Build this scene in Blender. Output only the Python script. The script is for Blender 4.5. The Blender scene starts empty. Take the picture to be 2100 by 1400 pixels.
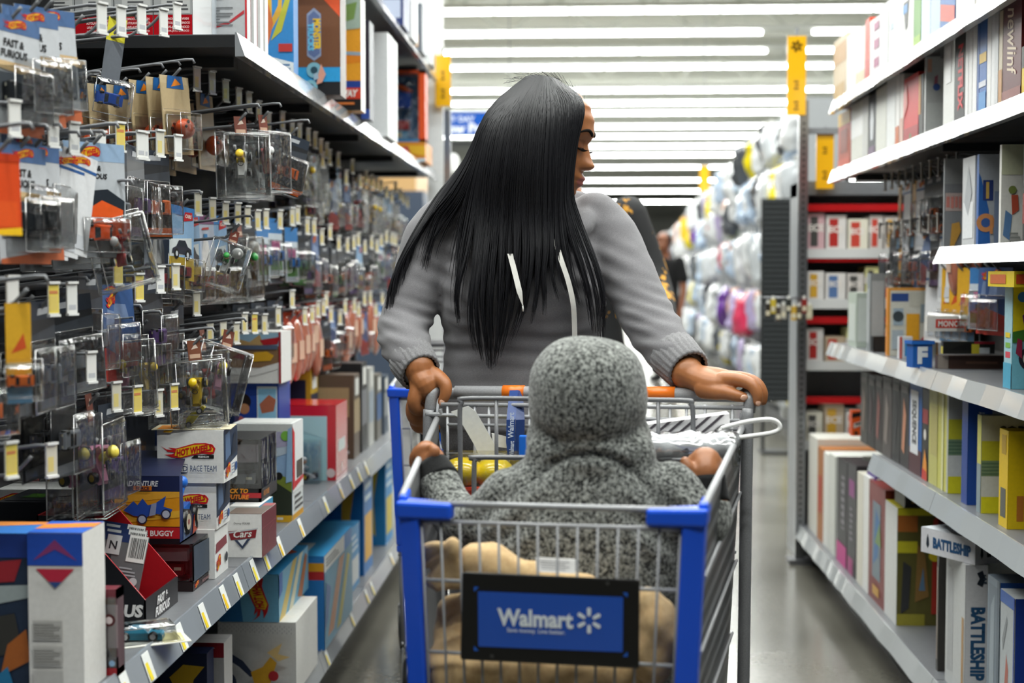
import bpy, bmesh, math, random
from mathutils import Vector, Matrix, Euler, noise
random.seed(7)
C = bpy.context.scene.collection
SC = bpy.context.scene
PI = math.pi

# ------------------------------------------------------------------ camera, world, lights, exposure
FPX = 2917.0                                   # 50 mm on a 36 mm wide frame of 2100 px
CAM = Vector((0.0, 0.0, 1.26))
YAW = math.atan(140.0 / FPX)
PITCH = math.atan(140.0 / FPX)
cam_data = bpy.data.cameras.new('camera')
cam = bpy.data.objects.new('camera', cam_data)
C.objects.link(cam)
cam_data.lens = 50.0
cam_data.sensor_width = 36.0
cam_data.clip_start = 0.05
cam_data.clip_end = 400
cam.location = CAM
cam.rotation_euler = (PI / 2 - PITCH, 0, YAW)
cam_data.dof.use_dof = True
cam_data.dof.focus_distance = 2.95
cam_data.dof.aperture_fstop = 3.1
cam_data.dof.aperture_blades = 0
SC.camera = cam

SC.view_settings.view_transform = 'Standard'
SC.view_settings.look = 'None'
SC.view_settings.gamma = 1.0
SC.view_settings.use_curve_mapping = False
SC.view_settings.exposure = 0.12
SC.cycles.transparent_max_bounces = 16
SC.cycles.max_bounces = 6
SC.cycles.diffuse_bounces = 3
SC.cycles.glossy_bounces = 3
SC.cycles.caustics_reflective = False
SC.cycles.caustics_refractive = False
SC.cycles.sample_clamp_indirect = 6.0

w = bpy.data.worlds.new('store_air')
SC.world = w
w.use_nodes = True
w.node_tree.nodes['Background'].inputs[0].default_value = (0.93, 0.97, 1.0, 1)
w.node_tree.nodes['Background'].inputs[1].default_value = 0.04

LAMP_Z = 5.46
ROW_STEP = 2.13
ROW_Y0 = 23.0
AREA_POWER = 280.0
TUBE_STRENGTH = 26.0
# the strip lights that hang over the aisle itself (out of the picture, same rows as the ones in view)
for k in range(1, 12):
    ld = bpy.data.lights.new('aisle_strip_light', 'AREA')
    ld.shape = 'RECTANGLE'
    ld.size = 9.0
    ld.size_y = 0.12
    ld.energy = AREA_POWER
    ld.color = (0.97, 1.0, 0.96)
    lo = bpy.data.objects.new('aisle_strip_light', ld)
    lo.location = (0.6, ROW_Y0 - ROW_STEP * k, LAMP_Z)
    C.objects.link(lo)

ROWS_FAR = [4.2 * FPX * v / 1000 for v in (1.887, 2.062, 2.232, 2.398, 2.70, 2.90, 3.08, 3.36, 3.60, 3.88, 4.17, 4.65, 5.3, 6.0, 6.9)]
for y in ROWS_FAR:
    ld = bpy.data.lights.new('far_strip_light', 'AREA')
    ld.shape = 'RECTANGLE'; ld.size = 9.0; ld.size_y = 0.05; ld.energy = 260.0; ld.color = (0.97, 1.0, 0.96)
    lo = bpy.data.objects.new('far_strip_light', ld)
    lo.location = (1.2, y, LAMP_Z - 0.03)
    C.objects.link(lo)

fwd = Vector((-math.sin(YAW) * math.cos(PITCH), math.cos(YAW) * math.cos(PITCH), -math.sin(PITCH)))
rgt = Vector((math.cos(YAW), math.sin(YAW), 0))
upv = rgt.cross(fwd)

def ray(px, py):
    return fwd + rgt * ((px - 1050) / FPX) + upv * ((700 - py) / FPX)
def PY(px, py, Y):
    """the point of the place that the photograph shows at (px, py) when it stands at distance Y down the aisle"""
    r = ray(px, py)
    return CAM + r * (Y / r.y)
def PX(px, py, X):
    r = ray(px, py)
    return CAM + r * (X / r.x)
def PZ(px, py, Z):
    r = ray(px, py)
    return CAM + r * ((Z - CAM.z) / r.z)
def yat(px, X):
    return PX(px, 600, X).y

# ------------------------------------------------------------------ colours and materials
def lin(h):
    if not isinstance(h, str):
        return tuple(h)
    h = h.lstrip('#')
    o = []
    for i in (0, 2, 4):
        c = int(h[i:i + 2], 16) / 255.0
        o.append(c / 12.92 if c <= 0.04045 else ((c + 0.055) / 1.055) ** 2.4)
    return tuple(o)

def new_mat(name):
    m = bpy.data.materials.new(name)
    m.use_nodes = True
    nt = m.node_tree
    return m, nt, nt.nodes['Principled BSDF']

def col_mat(name, rough=0.5, metal=0.0, spec=0.5, coat=0.0, grain=0.0, gscale=120.0):
    m, nt, b = new_mat(name)
    a = nt.nodes.new('ShaderNodeVertexColor')
    a.layer_name = 'Col'
    if grain > 0:
        tc = nt.nodes.new('ShaderNodeTexCoord')
        nz = nt.nodes.new('ShaderNodeTexNoise')
        nz.inputs['Scale'].default_value = gscale
        nz.inputs['Detail'].default_value = 3
        nt.links.new(tc.outputs['Object'], nz.inputs['Vector'])
        mr = nt.nodes.new('ShaderNodeMapRange')
        mr.inputs[1].default_value = 0.3; mr.inputs[2].default_value = 0.7
        mr.inputs[3].default_value = 1 - grain; mr.inputs[4].default_value = 1 + grain
        nt.links.new(nz.outputs['Fac'], mr.inputs[0])
        mx = nt.nodes.new('ShaderNodeVectorMath'); mx.operation = 'SCALE'
        nt.links.new(a.outputs['Color'], mx.inputs[0]); nt.links.new(mr.outputs[0], mx.inputs['Scale'])
        nt.links.new(mx.outputs[0], b.inputs['Base Color'])
    else:
        nt.links.new(a.outputs['Color'], b.inputs['Base Color'])
    b.inputs['Roughness'].default_value = rough
    b.inputs['Metallic'].default_value = metal
    b.inputs['Specular IOR Level'].default_value = spec
    b.inputs['Coat Weight'].default_value = coat
    return m

def fabric_mat(name, c1, c2, scale, rough=0.9, bump=0.15, contrast=(0.35, 0.65), stretch=(1, 1, 1), sheen=0.2, fine=None):
    m, nt, b = new_mat(name)
    tc = nt.nodes.new('ShaderNodeTexCoord')
    mp = nt.nodes.new('ShaderNodeMapping'); mp.inputs['Scale'].default_value = stretch
    nz = nt.nodes.new('ShaderNodeTexNoise'); nz.inputs['Scale'].default_value = scale; nz.inputs['Detail'].default_value = 4
    nz.inputs['Roughness'].default_value = 0.7
    cr = nt.nodes.new('ShaderNodeValToRGB')
    cr.color_ramp.elements[0].position = contrast[0]; cr.color_ramp.elements[1].position = contrast[1]
    cr.color_ramp.elements[0].color = (*lin(c1), 1); cr.color_ramp.elements[1].color = (*lin(c2), 1)
    nt.links.new(tc.outputs['Object'], mp.inputs[0]); nt.links.new(mp.outputs[0], nz.inputs['Vector'])
    nt.links.new(nz.outputs['Fac'], cr.inputs[0]); nt.links.new(cr.outputs[0], b.inputs['Base Color'])
    bp = nt.nodes.new('ShaderNodeBump'); bp.inputs['Strength'].default_value = bump; bp.inputs['Distance'].default_value = 0.003
    src = nz
    if fine:
        src = nt.nodes.new('ShaderNodeTexNoise'); src.inputs['Scale'].default_value = fine; src.inputs['Detail'].default_value = 2
        nt.links.new(tc.outputs['Object'], src.inputs['Vector'])
    nt.links.new(src.outputs['Fac'], bp.inputs['Height']); nt.links.new(bp.outputs[0], b.inputs['Normal'])
    b.inputs['Roughness'].default_value = rough
    b.inputs['Specular IOR Level'].default_value = 0.2
    b.inputs['Sheen Weight'].default_value = sheen
    return m

M = {}
M['card'] = col_mat('printed_card', 0.42, spec=0.45, grain=0.04)
M['plastic'] = col_mat('coloured_plastic', 0.3, spec=0.5)
M['gloss'] = col_mat('glossy_print', 0.16, spec=0.5, coat=0.4)
M['paint'] = col_mat('powder_coated_steel', 0.38, spec=0.45, grain=0.05, gscale=60)
M['metal'] = col_mat('bare_steel', 0.28, metal=0.85)
M['matte'] = col_mat('matte_stuff', 0.85, spec=0.2, grain=0.08, gscale=40)
M['tube_steel'] = col_mat('grey_coated_tube', 0.3, spec=0.6, grain=0.12, gscale=400)
M['hoodie'] = fabric_mat('grey_marl_jersey', '69686b', '878588', 420, bump=0.12, stretch=(1, 1, 3.0), contrast=(0.3, 0.7), fine=900)
M['rib'] = fabric_mat('grey_rib_knit', '6b6a6c', '868587', 300, bump=0.1, fine=600)
M['heather'] = fabric_mat('speckled_fleece', '0d0f0f', 'a3a6a1', 180, bump=0.6, contrast=(0.40, 0.66), sheen=0.3)
M['khaki'] = fabric_mat('khaki_cotton', 'b7976c', 'cdb083', 60, bump=0.1, fine=700)
M['black_fabric'] = fabric_mat('black_knit', '0b0b0c', '191a1b', 300, bump=0.2, sheen=0.1)
M['leggings'] = fabric_mat('dark_grey_jersey', '4b4b50', '5e5e63', 300, bump=0.1)

def clear_mat(name, tint=(0.97, 0.98, 0.98), rough=0.08, base=0.07, bump=0.25, bscale=30.0):
    m = bpy.data.materials.new(name); m.use_nodes = True
    nt = m.node_tree; nt.nodes.clear()
    out = nt.nodes.new('ShaderNodeOutputMaterial')
    tr = nt.nodes.new('ShaderNodeBsdfTransparent'); tr.inputs[0].default_value = (*tint, 1)
    gl = nt.nodes.new('ShaderNodeBsdfGlossy'); gl.inputs['Roughness'].default_value = rough
    mx = nt.nodes.new('ShaderNodeMixShader')
    lw = nt.nodes.new('ShaderNodeLayerWeight'); lw.inputs['Blend'].default_value = 0.35
    mr = nt.nodes.new('ShaderNodeMapRange'); mr.inputs[3].default_value = base; mr.inputs[4].default_value = 0.75
    nt.links.new(lw.outputs['Fresnel'], mr.inputs[0])
    tc = nt.nodes.new('ShaderNodeTexCoord')
    nz = nt.nodes.new('ShaderNodeTexNoise'); nz.inputs['Scale'].default_value = bscale
    bp = nt.nodes.new('ShaderNodeBump'); bp.inputs['Strength'].default_value = bump; bp.inputs['Distance'].default_value = 0.01
    nt.links.new(tc.outputs['Object'], nz.inputs['Vector']); nt.links.new(nz.outputs['Fac'], bp.inputs['Height'])
    nt.links.new(bp.outputs[0], gl.inputs['Normal'])
    nt.links.new(mr.outputs[0], mx.inputs[0]); nt.links.new(tr.outputs[0], mx.inputs[1]); nt.links.new(gl.outputs[0], mx.inputs[2])
    nt.links.new(mx.outputs[0], out.inputs[0])
    return m
M['clear'] = clear_mat('clear_plastic', rough=0.14, base=0.12, bump=0.5)
M['film'] = clear_mat('crinkled_film', rough=0.12, base=0.18, bump=0.8, bscale=22)

M['edge'] = clear_mat('clear_plastic_fold', rough=0.25, base=0.6, bump=0.1)

def emit_mat(name, col, s):
    m = bpy.data.materials.new(name); m.use_nodes = True
    nt = m.node_tree; nt.nodes.clear()
    out = nt.nodes.new('ShaderNodeOutputMaterial'); e = nt.nodes.new('ShaderNodeEmission')
    e.inputs[0].default_value = (*col, 1); e.inputs[1].default_value = s
    nt.links.new(e.outputs[0], out.inputs[0])
    return m
M['tube'] = emit_mat('lit_tube', (0.97, 1.0, 0.97), TUBE_STRENGTH)

# ------------------------------------------------------------------ mesh builder
_text_cache = {}
def text_mesh(s, bold, shear):
    key = (s, bold, shear)
    if key not in _text_cache:
        cu = bpy.data.curves.new('t', 'FONT')
        cu.body = s; cu.size = 1.0; cu.align_x = 'CENTER'; cu.align_y = 'CENTER'
        cu.offset = bold; cu.shear = shear; cu.resolution_u = 2; cu.space_line = 0.85
        o = bpy.data.objects.new('t', cu)
        C.objects.link(o)
        bpy.context.view_layer.update()
        me = bpy.data.meshes.new_from_object(o.evaluated_get(bpy.context.evaluated_depsgraph_get()))
        vs = [tuple(v.co) for v in me.vertices]
        fs = [tuple(p.vertices) for p in me.polygons]
        bpy.data.objects.remove(o); bpy.data.curves.remove(cu); bpy.data.meshes.remove(me)
        if vs:
            x0 = min(v[0] for v in vs); x1 = max(v[0] for v in vs); y0 = min(v[1] for v in vs); y1 = max(v[1] for v in vs)
        else:
            x0, x1, y0, y1 = 0, 1, 0, 1
        _text_cache[key] = (vs, fs, (x0, x1, y0, y1))
    return _text_cache[key]

class MB:
    def __init__(s):
        s.v = []; s.f = []; s.c = []; s.m = []; s.sm = []
    def add(s, vs, fs, col, mi=0, smooth=False):
        b = len(s.v)
        s.v.extend(tuple(p) for p in vs)
        col = lin(col)
        for f in fs:
            s.f.append(tuple(b + i for i in f)); s.c.append(col); s.m.append(mi); s.sm.append(smooth)
        return s
    def poly(s, pts, col, mi=0):
        return s.add(pts, [tuple(range(len(pts)))], col, mi)
    def box(s, x0, x1, y0, y1, z0, z1, col, mi=0, mat=None):
        vs = [Vector((x, y, z)) for x in (x0, x1) for y in (y0, y1) for z in (z0, z1)]
        if mat is not None:
            vs = [mat @ v for v in vs]
        return s.add(vs, [(0, 1, 3, 2), (4, 6, 7, 5), (0, 4, 5, 1), (2, 3, 7, 6), (0, 2, 6, 4), (1, 5, 7, 3)], col, mi)
    def hexa(s, b4, t4, col, mi=0):
        """a six-sided solid from four bottom and four top corners in the same turn"""
        return s.add(list(b4) + list(t4), [(3, 2, 1, 0), (4, 5, 6, 7), (0, 1, 5, 4), (1, 2, 6, 5), (2, 3, 7, 6), (3, 0, 4, 7)], col, mi)
    def tube(s, pts, r, col, n=8, mi=0, cap=True, flat=None, closed=False):
        pts = [Vector(p) for p in pts]
        k = len(pts)
        rs = r if isinstance(r, (list, tuple)) else [r] * k
        vs = []; prev = None
        for i, p in enumerate(pts):
            if closed:
                t = pts[(i + 1) % k] - pts[i - 1]
            else:
                t = pts[min(i + 1, k - 1)] - pts[max(i - 1, 0)]
            if t.length < 1e-9:
                t = Vector((0, 0, 1))
            t.normalize()
            if prev is None:
                a = Vector((0, 0, 1)) if abs(t.z) < 0.9 else Vector((1, 0, 0))
                u = t.cross(a).normalized()
            else:
                u = prev - t * prev.dot(t)
                u = u.normalized() if u.length > 1e-6 else t.orthogonal().normalized()
            prev = u
            w_ = t.cross(u)
            q = flat[i] if flat else 1.0
            for j in range(n):
                a = 2 * PI * j / n
                vs.append(p + u * (math.cos(a) * rs[i]) + w_ * (math.sin(a) * rs[i] * q))
        fs = []
        for i in range(k if closed else k - 1):
            i2 = (i + 1) % k
            for j in range(n):
                j2 = (j + 1) % n
                fs.append((i * n + j, i * n + j2, i2 * n + j2, i2 * n + j))
        if cap and not closed:
            fs.append(tuple(reversed(range(n)))); fs.append(tuple((k - 1) * n + j for j in range(n)))
        return s.add(vs, fs, col, mi, True)
    def ell(s, c, r, col, nu=16, nv=10, mat=None, mi=0):
        vs = []; c = Vector(c)
        r = (r, r, r) if not isinstance(r, (tuple, list)) else r
        for i in range(nv + 1):
            ph = -PI / 2 + PI * i / nv
            for j in range(nu):
                th = 2 * PI * j / nu
                p = Vector((math.cos(ph) * math.cos(th) * r[0], math.cos(ph) * math.sin(th) * r[1], math.sin(ph) * r[2]))
                if mat is not None:
                    p = mat @ p
                vs.append(c + p)
        fs = []
        for i in range(nv):
            for j in range(nu):
                j2 = (j + 1) % nu
                fs.append((i * nu + j, i * nu + j2, (i + 1) * nu + j2, (i + 1) * nu + j))
        return s.add(vs, fs, col, mi, True)
    def disc(s, c, axis, r, col, n=20, r2=0.0, mi=0):
        axis = Vector(axis).normalized(); u = axis.orthogonal().normalized(); w_ = axis.cross(u); c = Vector(c)
        o = [c + u * (math.cos(2 * PI * i / n) * r) + w_ * (math.sin(2 * PI * i / n) * r) for i in range(n)]
        if r2 <= 0:
            return s.add(o, [tuple(range(n))], col, mi)
        q = [c + u * (math.cos(2 * PI * i / n) * r2) + w_ * (math.sin(2 * PI * i / n) * r2) for i in range(n)]
        return s.add(o + q, [(i, (i + 1) % n, n + (i + 1) % n, n + i) for i in range(n)], col, mi)
    def cyl(s, a, b, r, col, n=16, mi=0):
        return s.tube([a, b], r, col, n, mi)
    def text(s, st, O, U, V, h, col, bold=0.02, shear=0.0, fit=None, mi=0):
        """lettering centred on O, reading along U with its top towards V; h is the letter block's height; fit the widest it may be"""
        vs, fs, (x0, x1, y0, y1) = text_mesh(st, bold, shear)
        O = Vector(O); U = Vector(U).normalized(); V = Vector(V).normalized()
        k = h / max(y1 - y0, 1e-6)
        kx = k
        if fit and (x1 - x0) * k > fit:
            kx = fit / (x1 - x0)
        cx, cy = (x0 + x1) / 2, (y0 + y1) / 2
        return s.add([O + U * ((x - cx) * kx) + V * ((y - cy) * k) for x, y, z in vs], fs, col, mi)
    def xf(s, mat):
        s.v = [tuple(mat @ Vector(p)) for p in s.v]
        return s
    def build(s, name, mat, parent=None, bevel=0.0, weld=False):
        me = bpy.data.meshes.new(name)
        me.from_pydata(s.v, [], s.f)
        ca = me.color_attributes.new('Col', 'FLOAT_COLOR', 'CORNER')
        buf = []
        for f, c in zip(s.f, s.c):
            buf.extend((c[0], c[1], c[2], 1.0) * len(f))
        ca.data.foreach_set('color', buf)
        me.polygons.foreach_set('use_smooth', s.sm)
        mats = mat if isinstance(mat, (list, tuple)) else [mat]
        for m_ in mats:
            me.materials.append(M[m_] if isinstance(m_, str) else m_)
        if len(mats) > 1:
            me.polygons.foreach_set('material_index', s.m)
        me.update()
        o = bpy.data.objects.new(name, me)
        C.objects.link(o)
        if bevel > 0:
            bv = o.modifiers.new('soft_edges', 'BEVEL')
            bv.width = bevel; bv.segments = 2; bv.limit_method = 'ANGLE'; bv.angle_limit = math.radians(50)
            me.polygons.foreach_set('use_smooth', [False] * len(s.f))
        if parent is not None:
            o.parent = parent
        return o

def tag(o, label=None, cat=None, group=None, kind=None):
    if label: o['label'] = label
    if cat: o['category'] = cat
    if group: o['group'] = group
    if kind: o['kind'] = kind
    return o
def thing(name, loc=(0, 0, 0), rz=0.0, label=None, cat=None, group=None):
    o = bpy.data.objects.new(name, None)
    o.empty_display_size = 0.05
    C.objects.link(o)
    o.location = loc; o.rotation_euler = (0, 0, rz)
    return tag(o, label, cat, group)
KIDS = {}
def kids(o):
    return list(o.children)
def dup(o, parent=None):
    """copy of a thing with its parts and their sub-parts"""
    c = o.copy()
    C.objects.link(c)
    if parent is not None:
        c.parent = parent
    for ch in kids(o):
        dup(ch, c)
    return c
def spline(pts, n=8):
    """Catmull-Rom through tuples of any length"""
    out = []
    k = len(pts)
    for i in range(k - 1):
        p0 = pts[max(i - 1, 0)]; p1 = pts[i]; p2 = pts[i + 1]; p3 = pts[min(i + 2, k - 1)]
        for j in range(n):
            t = j / n
            out.append(tuple(0.5 * (2 * b + (c_ - a) * t + (2 * a - 5 * b + 4 * c_ - d) * t * t + (3 * b - a - 3 * c_ + d) * t ** 3) for a, b, c_, d in zip(p0, p1, p2, p3)))
    out.append(tuple(pts[-1]))
    return out
def ordinal(n):
    base = ['first', 'second', 'third', 'fourth', 'fifth', 'sixth', 'seventh', 'eighth', 'ninth', 'tenth', 'eleventh', 'twelfth',
            'thirteenth', 'fourteenth', 'fifteenth', 'sixteenth', 'seventeenth', 'eighteenth', 'nineteenth', 'twentieth']
    if n < 20: return base[n]
    tens = {2: 'twenty', 3: 'thirty', 4: 'forty', 5: 'fifty', 6: 'sixty'}[(n + 1) // 10]
    return tens + '-' + base[(n + 1) % 10 - 1] if (n + 1) % 10 else tens.replace('ty', 'tieth')
# ------------------------------------------------------------------ the setting
def floor_material():
    m, nt, b = new_mat('polished_concrete')
    tc = nt.nodes.new('ShaderNodeTexCoord')
    n1 = nt.nodes.new('ShaderNodeTexNoise'); n1.inputs['Scale'].default_value = 1.3; n1.inputs['Detail'].default_value = 6
    n2 = nt.nodes.new('ShaderNodeTexNoise'); n2.inputs['Scale'].default_value = 60; n2.inputs['Detail'].default_value = 3
    cr = nt.nodes.new('ShaderNodeValToRGB')
    cr.color_ramp.elements[0].position = 0.3; cr.color_ramp.elements[1].position = 0.75
    cr.color_ramp.elements[0].color = (*lin('5a5850'), 1); cr.color_ramp.elements[1].color = (*lin('7b786f'), 1)
    mx = nt.nodes.new('ShaderNodeMix'); mx.data_type = 'RGBA'; mx.blend_type = 'MULTIPLY'; mx.inputs[0].default_value = 0.35
    nt.links.new(tc.outputs['Object'], n1.inputs['Vector']); nt.links.new(tc.outputs['Object'], n2.inputs['Vector'])
    nt.links.new(n1.outputs['Fac'], cr.inputs[0]); nt.links.new(cr.outputs[0], mx.inputs[6]); nt.links.new(n2.outputs['Fac'], mx.inputs[7])
    nt.links.new(mx.outputs[2], b.inputs['Base Color'])
    mr = nt.nodes.new('ShaderNodeMapRange'); mr.inputs[3].default_value = 0.15; mr.inputs[4].default_value = 0.28
    nt.links.new(n1.outputs['Fac'], mr.inputs[0]); nt.links.new(mr.outputs[0], b.inputs['Roughness'])
    b.inputs['Specular IOR Level'].default_value = 0.8
    return m
M['floor'] = floor_material()
fl = MB().box(-30, 40, -8, 110, -0.05, 0.0, '8d8a80').build('floor', 'floor'); tag(fl, kind='structure')
ce = MB().box(-30, 40, -8, 110, 6.6, 6.7, 'e4e6da').build('ceiling', 'matte'); tag(ce, kind='structure')
wf = MB().box(-30, 40, 108, 108.3, 0, 6.6, 'cfd0c8').build('wall_far', 'matte'); tag(wf, kind='structure')
wl = MB().box(-30.3, -30, -8, 110, 0, 6.6, 'd5d6ce').build('wall_left', 'matte'); tag(wl, kind='structure')
wr = MB().box(40, 40.3, -8, 110, 0, 6.6, 'd5d6ce').build('wall_right', 'matte'); tag(wr, kind='structure')

# roof trusses under the deck
def truss(y):
    t = thing('trim_roof_truss', (0, y, 0)); tag(t, kind='structure')
    b = MB()
    b.box(-14, 24, -0.06, 0.06, 6.42, 6.54, 'd9dbd0'); b.box(-14, 24, -0.06, 0.06, 5.72, 5.82, 'd9dbd0')
    x = -14.0; up = True
    while x < 24:
        b.tube([(x, 0, 5.77 if up else 6.48), (x + 0.9, 0, 6.48 if up else 5.77)], 0.045, 'd9dbd0', 6)
        x += 0.9; up = not up
    o = b.build('trim_truss_bars', 'paint', t); tag(o, kind='structure')
for y in (27.2, 33.9, 44, 56):
    truss(y)

# rows of ceiling strip lights
def light_row(y, k):
    x0, x1 = -6.5 - (y - 23) * 0.05, 6.5 + (y - 23) * 0.17
    t = thing('ceiling_strip_light', (0, y, LAMP_Z), 0, 'long white ceiling strip light, %s row counting down from the top of the picture' % ordinal(k), 'ceiling light', 'rows of ceiling strip lights')
    MB().box(x0, x1, -0.05, 0.05, 0.045, 0.12, 'e9ebe6').build('housing', 'paint', t)
    hx = x0 + 0.5
    while hx < x1:
        MB().cyl((hx, 0, 0.11), (hx, 0, 6.6 - LAMP_Z), 0.006, 'c8cac4', 6).build('hanger_rod', 'paint', t)
        hx += 3.0
    x = x0 + random.uniform(0, 0.9)
    proto = None
    while x < x1 - 1.2:
        if proto is None:
            o = proto = MB().tube([(0, 0, 0), (1.16, 0, 0)], 0.026, 'ffffff', 8).build('tube', 'tube', t)
        else:
            o = proto.copy(); C.objects.link(o)
        o.location = (x, 0, 0)
        x += 1.21
        if k in (1, 2) and 2.6 < x < 4.0:
            x = 4.05
for k, y in enumerate(ROWS_FAR):
    light_row(y, k)

# ------------------------------------------------------------------ gondola shelving
LX = -0.75          # front edge of the shelves on the left
LB = -1.20          # their back panel
RX = 0.957
RB = 1.42
STEEL = '55565a'; DARK = '2e2f31'; LIP = '8d9197'; LIPW = 'a9adb0'
def back_panel(y0, y1, x, t, side, z1):
    b = MB()
    b.box(min(x, x - 0.02 * side), max(x, x - 0.02 * side), y0, y1, 0.1, z1, '232426')
    nz = int((z1 - 0.2) / 0.1); ny = int((y1 - y0) / 0.05)
    for i in range(nz):
        for j in range(ny):                      # the slots of the pegboard
            z = 0.25 + i * 0.1; y = y0 + 0.03 + j * 0.05
            b.poly([(x + 0.001 * side, y, z), (x + 0.001 * side, y + 0.005, z), (x + 0.001 * side, y + 0.005, z + 0.022), (x + 0.001 * side, y, z + 0.022)], '101112')
    b.build('back_panel', 'paint', t)
def upright(y, x, t, side, z1):
    MB().box(min(x, x + 0.045 * side), max(x, x + 0.045 * side), y - 0.016, y + 0.016, 0.0, z1, '2f3033').build('upright', 'paint', t)
def shelf(y0, y1, z, xf, xb, t, side, lipcol, lip=0.045, wavy=0.0, deck='6c6e72', tags=(), slant=True):
    """a steel shelf whose top is at z, with a sloping price rail along its front edge"""
    b = MB()
    b.box(min(xf, xb), max(xf, xb), y0, y1, z - 0.028, z - 0.002, '252628'); b.box(min(xf, xb), max(xf, xb), y0, y1, z - 0.002, z, deck)  # underside coloured dark to stand for shade; thin top slab keeps the grey
    b.box(min(xf - 0.04 * side, xb), max(xf - 0.04 * side, xb), y0 + 0.15, y0 + 0.19, z - 0.05, z - 0.028, DARK)
    sh = b.build('shelf', 'paint', t)
    r = MB(); n = 8
    for i in range(n):
        ya, yb = y0 + (y1 - y0) * i / n, y0 + (y1 - y0) * (i + 1) / n
        wa = wavy * math.sin(i * 2.1 + y0 * 3) if 0 < i < n else 0; wb = wavy * math.sin((i + 1) * 2.1 + y0 * 3) if i + 1 < n else 0
        xo = 0.022 if slant else 0.004
        r.hexa([(xf, ya, z - lip), (xf + side * (xo + wa), ya, z - lip), (xf + side * (xo + wb), yb, z - lip), (xf, yb, z - lip)],
               [(xf, ya, z + 0.004), (xf + side * (0.004 + wa), ya, z + 0.004), (xf + side * (0.004 + wb), yb, z + 0.004), (xf, yb, z + 0.004)], lipcol)
    pr = r.build('price_rail', 'gloss', sh)
    for (yy, w_, col) in tags:
        q = MB(); q.hexa([(xf + side * 0.0225, yy, z - lip + 0.003), (xf + side * 0.0235, yy, z - lip + 0.003), (xf + side * 0.0235, yy + w_, z - lip + 0.003), (xf + side * 0.0225, yy + w_, z - lip + 0.003)],
                         [(xf + side * 0.0065, yy, z), (xf + side * 0.0075, yy, z), (xf + side * 0.0075, yy + w_, z), (xf + side * 0.0065, yy + w_, z)], 'eef0ee')
        q.hexa([(xf + side * 0.0236, yy + w_ * 0.1, z - lip + 0.006), (xf + side * 0.0242, yy + w_ * 0.1, z - lip + 0.006), (xf + side * 0.0242, yy + w_ * 0.5, z - lip + 0.006), (xf + side * 0.0236, yy + w_ * 0.5, z - lip + 0.006)],
               [(xf + side * 0.0076, yy + w_ * 0.1, z - 0.004), (xf + side * 0.0082, yy + w_ * 0.1, z - 0.004), (xf + side * 0.0082, yy + w_ * 0.5, z - 0.004), (xf + side * 0.0076, yy + w_ * 0.5, z - 0.004)], col)
        q.build('price_label', 'card', sh)
    return sh
def base_deck(y0, y1, xf, xb, t, side, lipcol, wavy=0.0, tags=()):
    MB().box(min(xf - 0.06 * side, xb), max(xf - 0.06 * side, xb), y0, y1, 0.0, 0.11, '1c1c1e').build('kick_plate', 'paint', t)
    return shelf(y0, y1, 0.165, xf, xb, t, side, lipcol, 0.05, wavy, tags=tags)

Y3 = [1.26, 2.17, 3.08, 3.99, 4.90, 5.81, 6.72, 7.30]
TAGC = ['f2d21f', 'f0c419', 'f4dc3a']
for i in range(7):
    y0, y1 = Y3[i] + 0.002, Y3[i + 1] - 0.002
    t = thing('gondola_shelving', (0, 0, 0), 0, 'grey slotted steel shelving bay behind the hanging toys, %s bay going away from the camera' % ordinal(i), 'shelving', 'shelving bays on the toy car side')
    ztop = 2.6 if i != 1 and i != 0 else 2.3
    back_panel(y0, y1, LB, t, 1, ztop)
    upright(y0 + 0.018, LB, t, 1, ztop)
    if i == 6: upright(y1 - 0.018, LB, t, 1, ztop)
    tg = []
    yy = y0 + 0.06
    while yy < y1 - 0.06:
        tg.append((yy, 0.035, random.choice(TAGC))); yy += random.choice((0.12, 0.16, 0.2, 0.26))
    base_deck(y0, y1, LX, LB, t, 1, LIP, 0.0, tg[::2])
    if i < 4:
        shelf(y0, y1, 0.612, LX, LB, t, 1, '8d939b', 0.05, 0.0, tags=tg)
    else:
        shelf(y0, y1, 0.60, LX, LB, t, 1, 'a7adb6', 0.05, 0.0)
    if i >= 2:
        shelf(y0, y1, 1.778, LX, LB, t, 1, '8d9094' , 0.048, 0.0, slant=True)
    if i >= 3:
        shelf(y0, y1, 2.28, LX, LB, t, 1, '9da0a4', 0.045)

YR = [1.40, 2.62, 3.84, 5.06, 5.47, 6.22]
for i in range(5):
    y0, y1 = YR[i] + 0.002, YR[i + 1] - 0.002
    t = thing('gondola_shelving', (0, 0, 0), 0, 'grey steel shelving bay full of board games, %s bay going away from the camera' % ordinal(i), 'shelving', 'shelving bays on the board game side')
    back_panel(y0, y1, RB, t, -1, 2.5 if i < 4 else 1.6)
    upright(y0 + 0.018, RB, t, -1, 2.5 if i < 4 else 1.6)
    base_deck(y0, y1, RX, RB, t, -1, LIPW, 0.003)
    if i == 4: continue
    if i < 3: shelf(y0, min(y1, 4.66), 0.67, RX, RB, t, -1, LIPW, 0.05, 0.002)
    shelf(y0, y1, 0.995, RX, RB, t, -1, LIPW, 0.045, 0.003)
    if i < 2: shelf(y0, y1, 1.325, RX, RB, t, -1, 'dcdedf', 0.04, 0.001)
    shelf(y0, y1, 1.645, RX, RB, t, -1, LIPW, 0.045, 0.002)
    shelf(y0, y1, 1.905, RX, RB, t, -1, LIPW, 0.045, 0.002)
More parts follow.
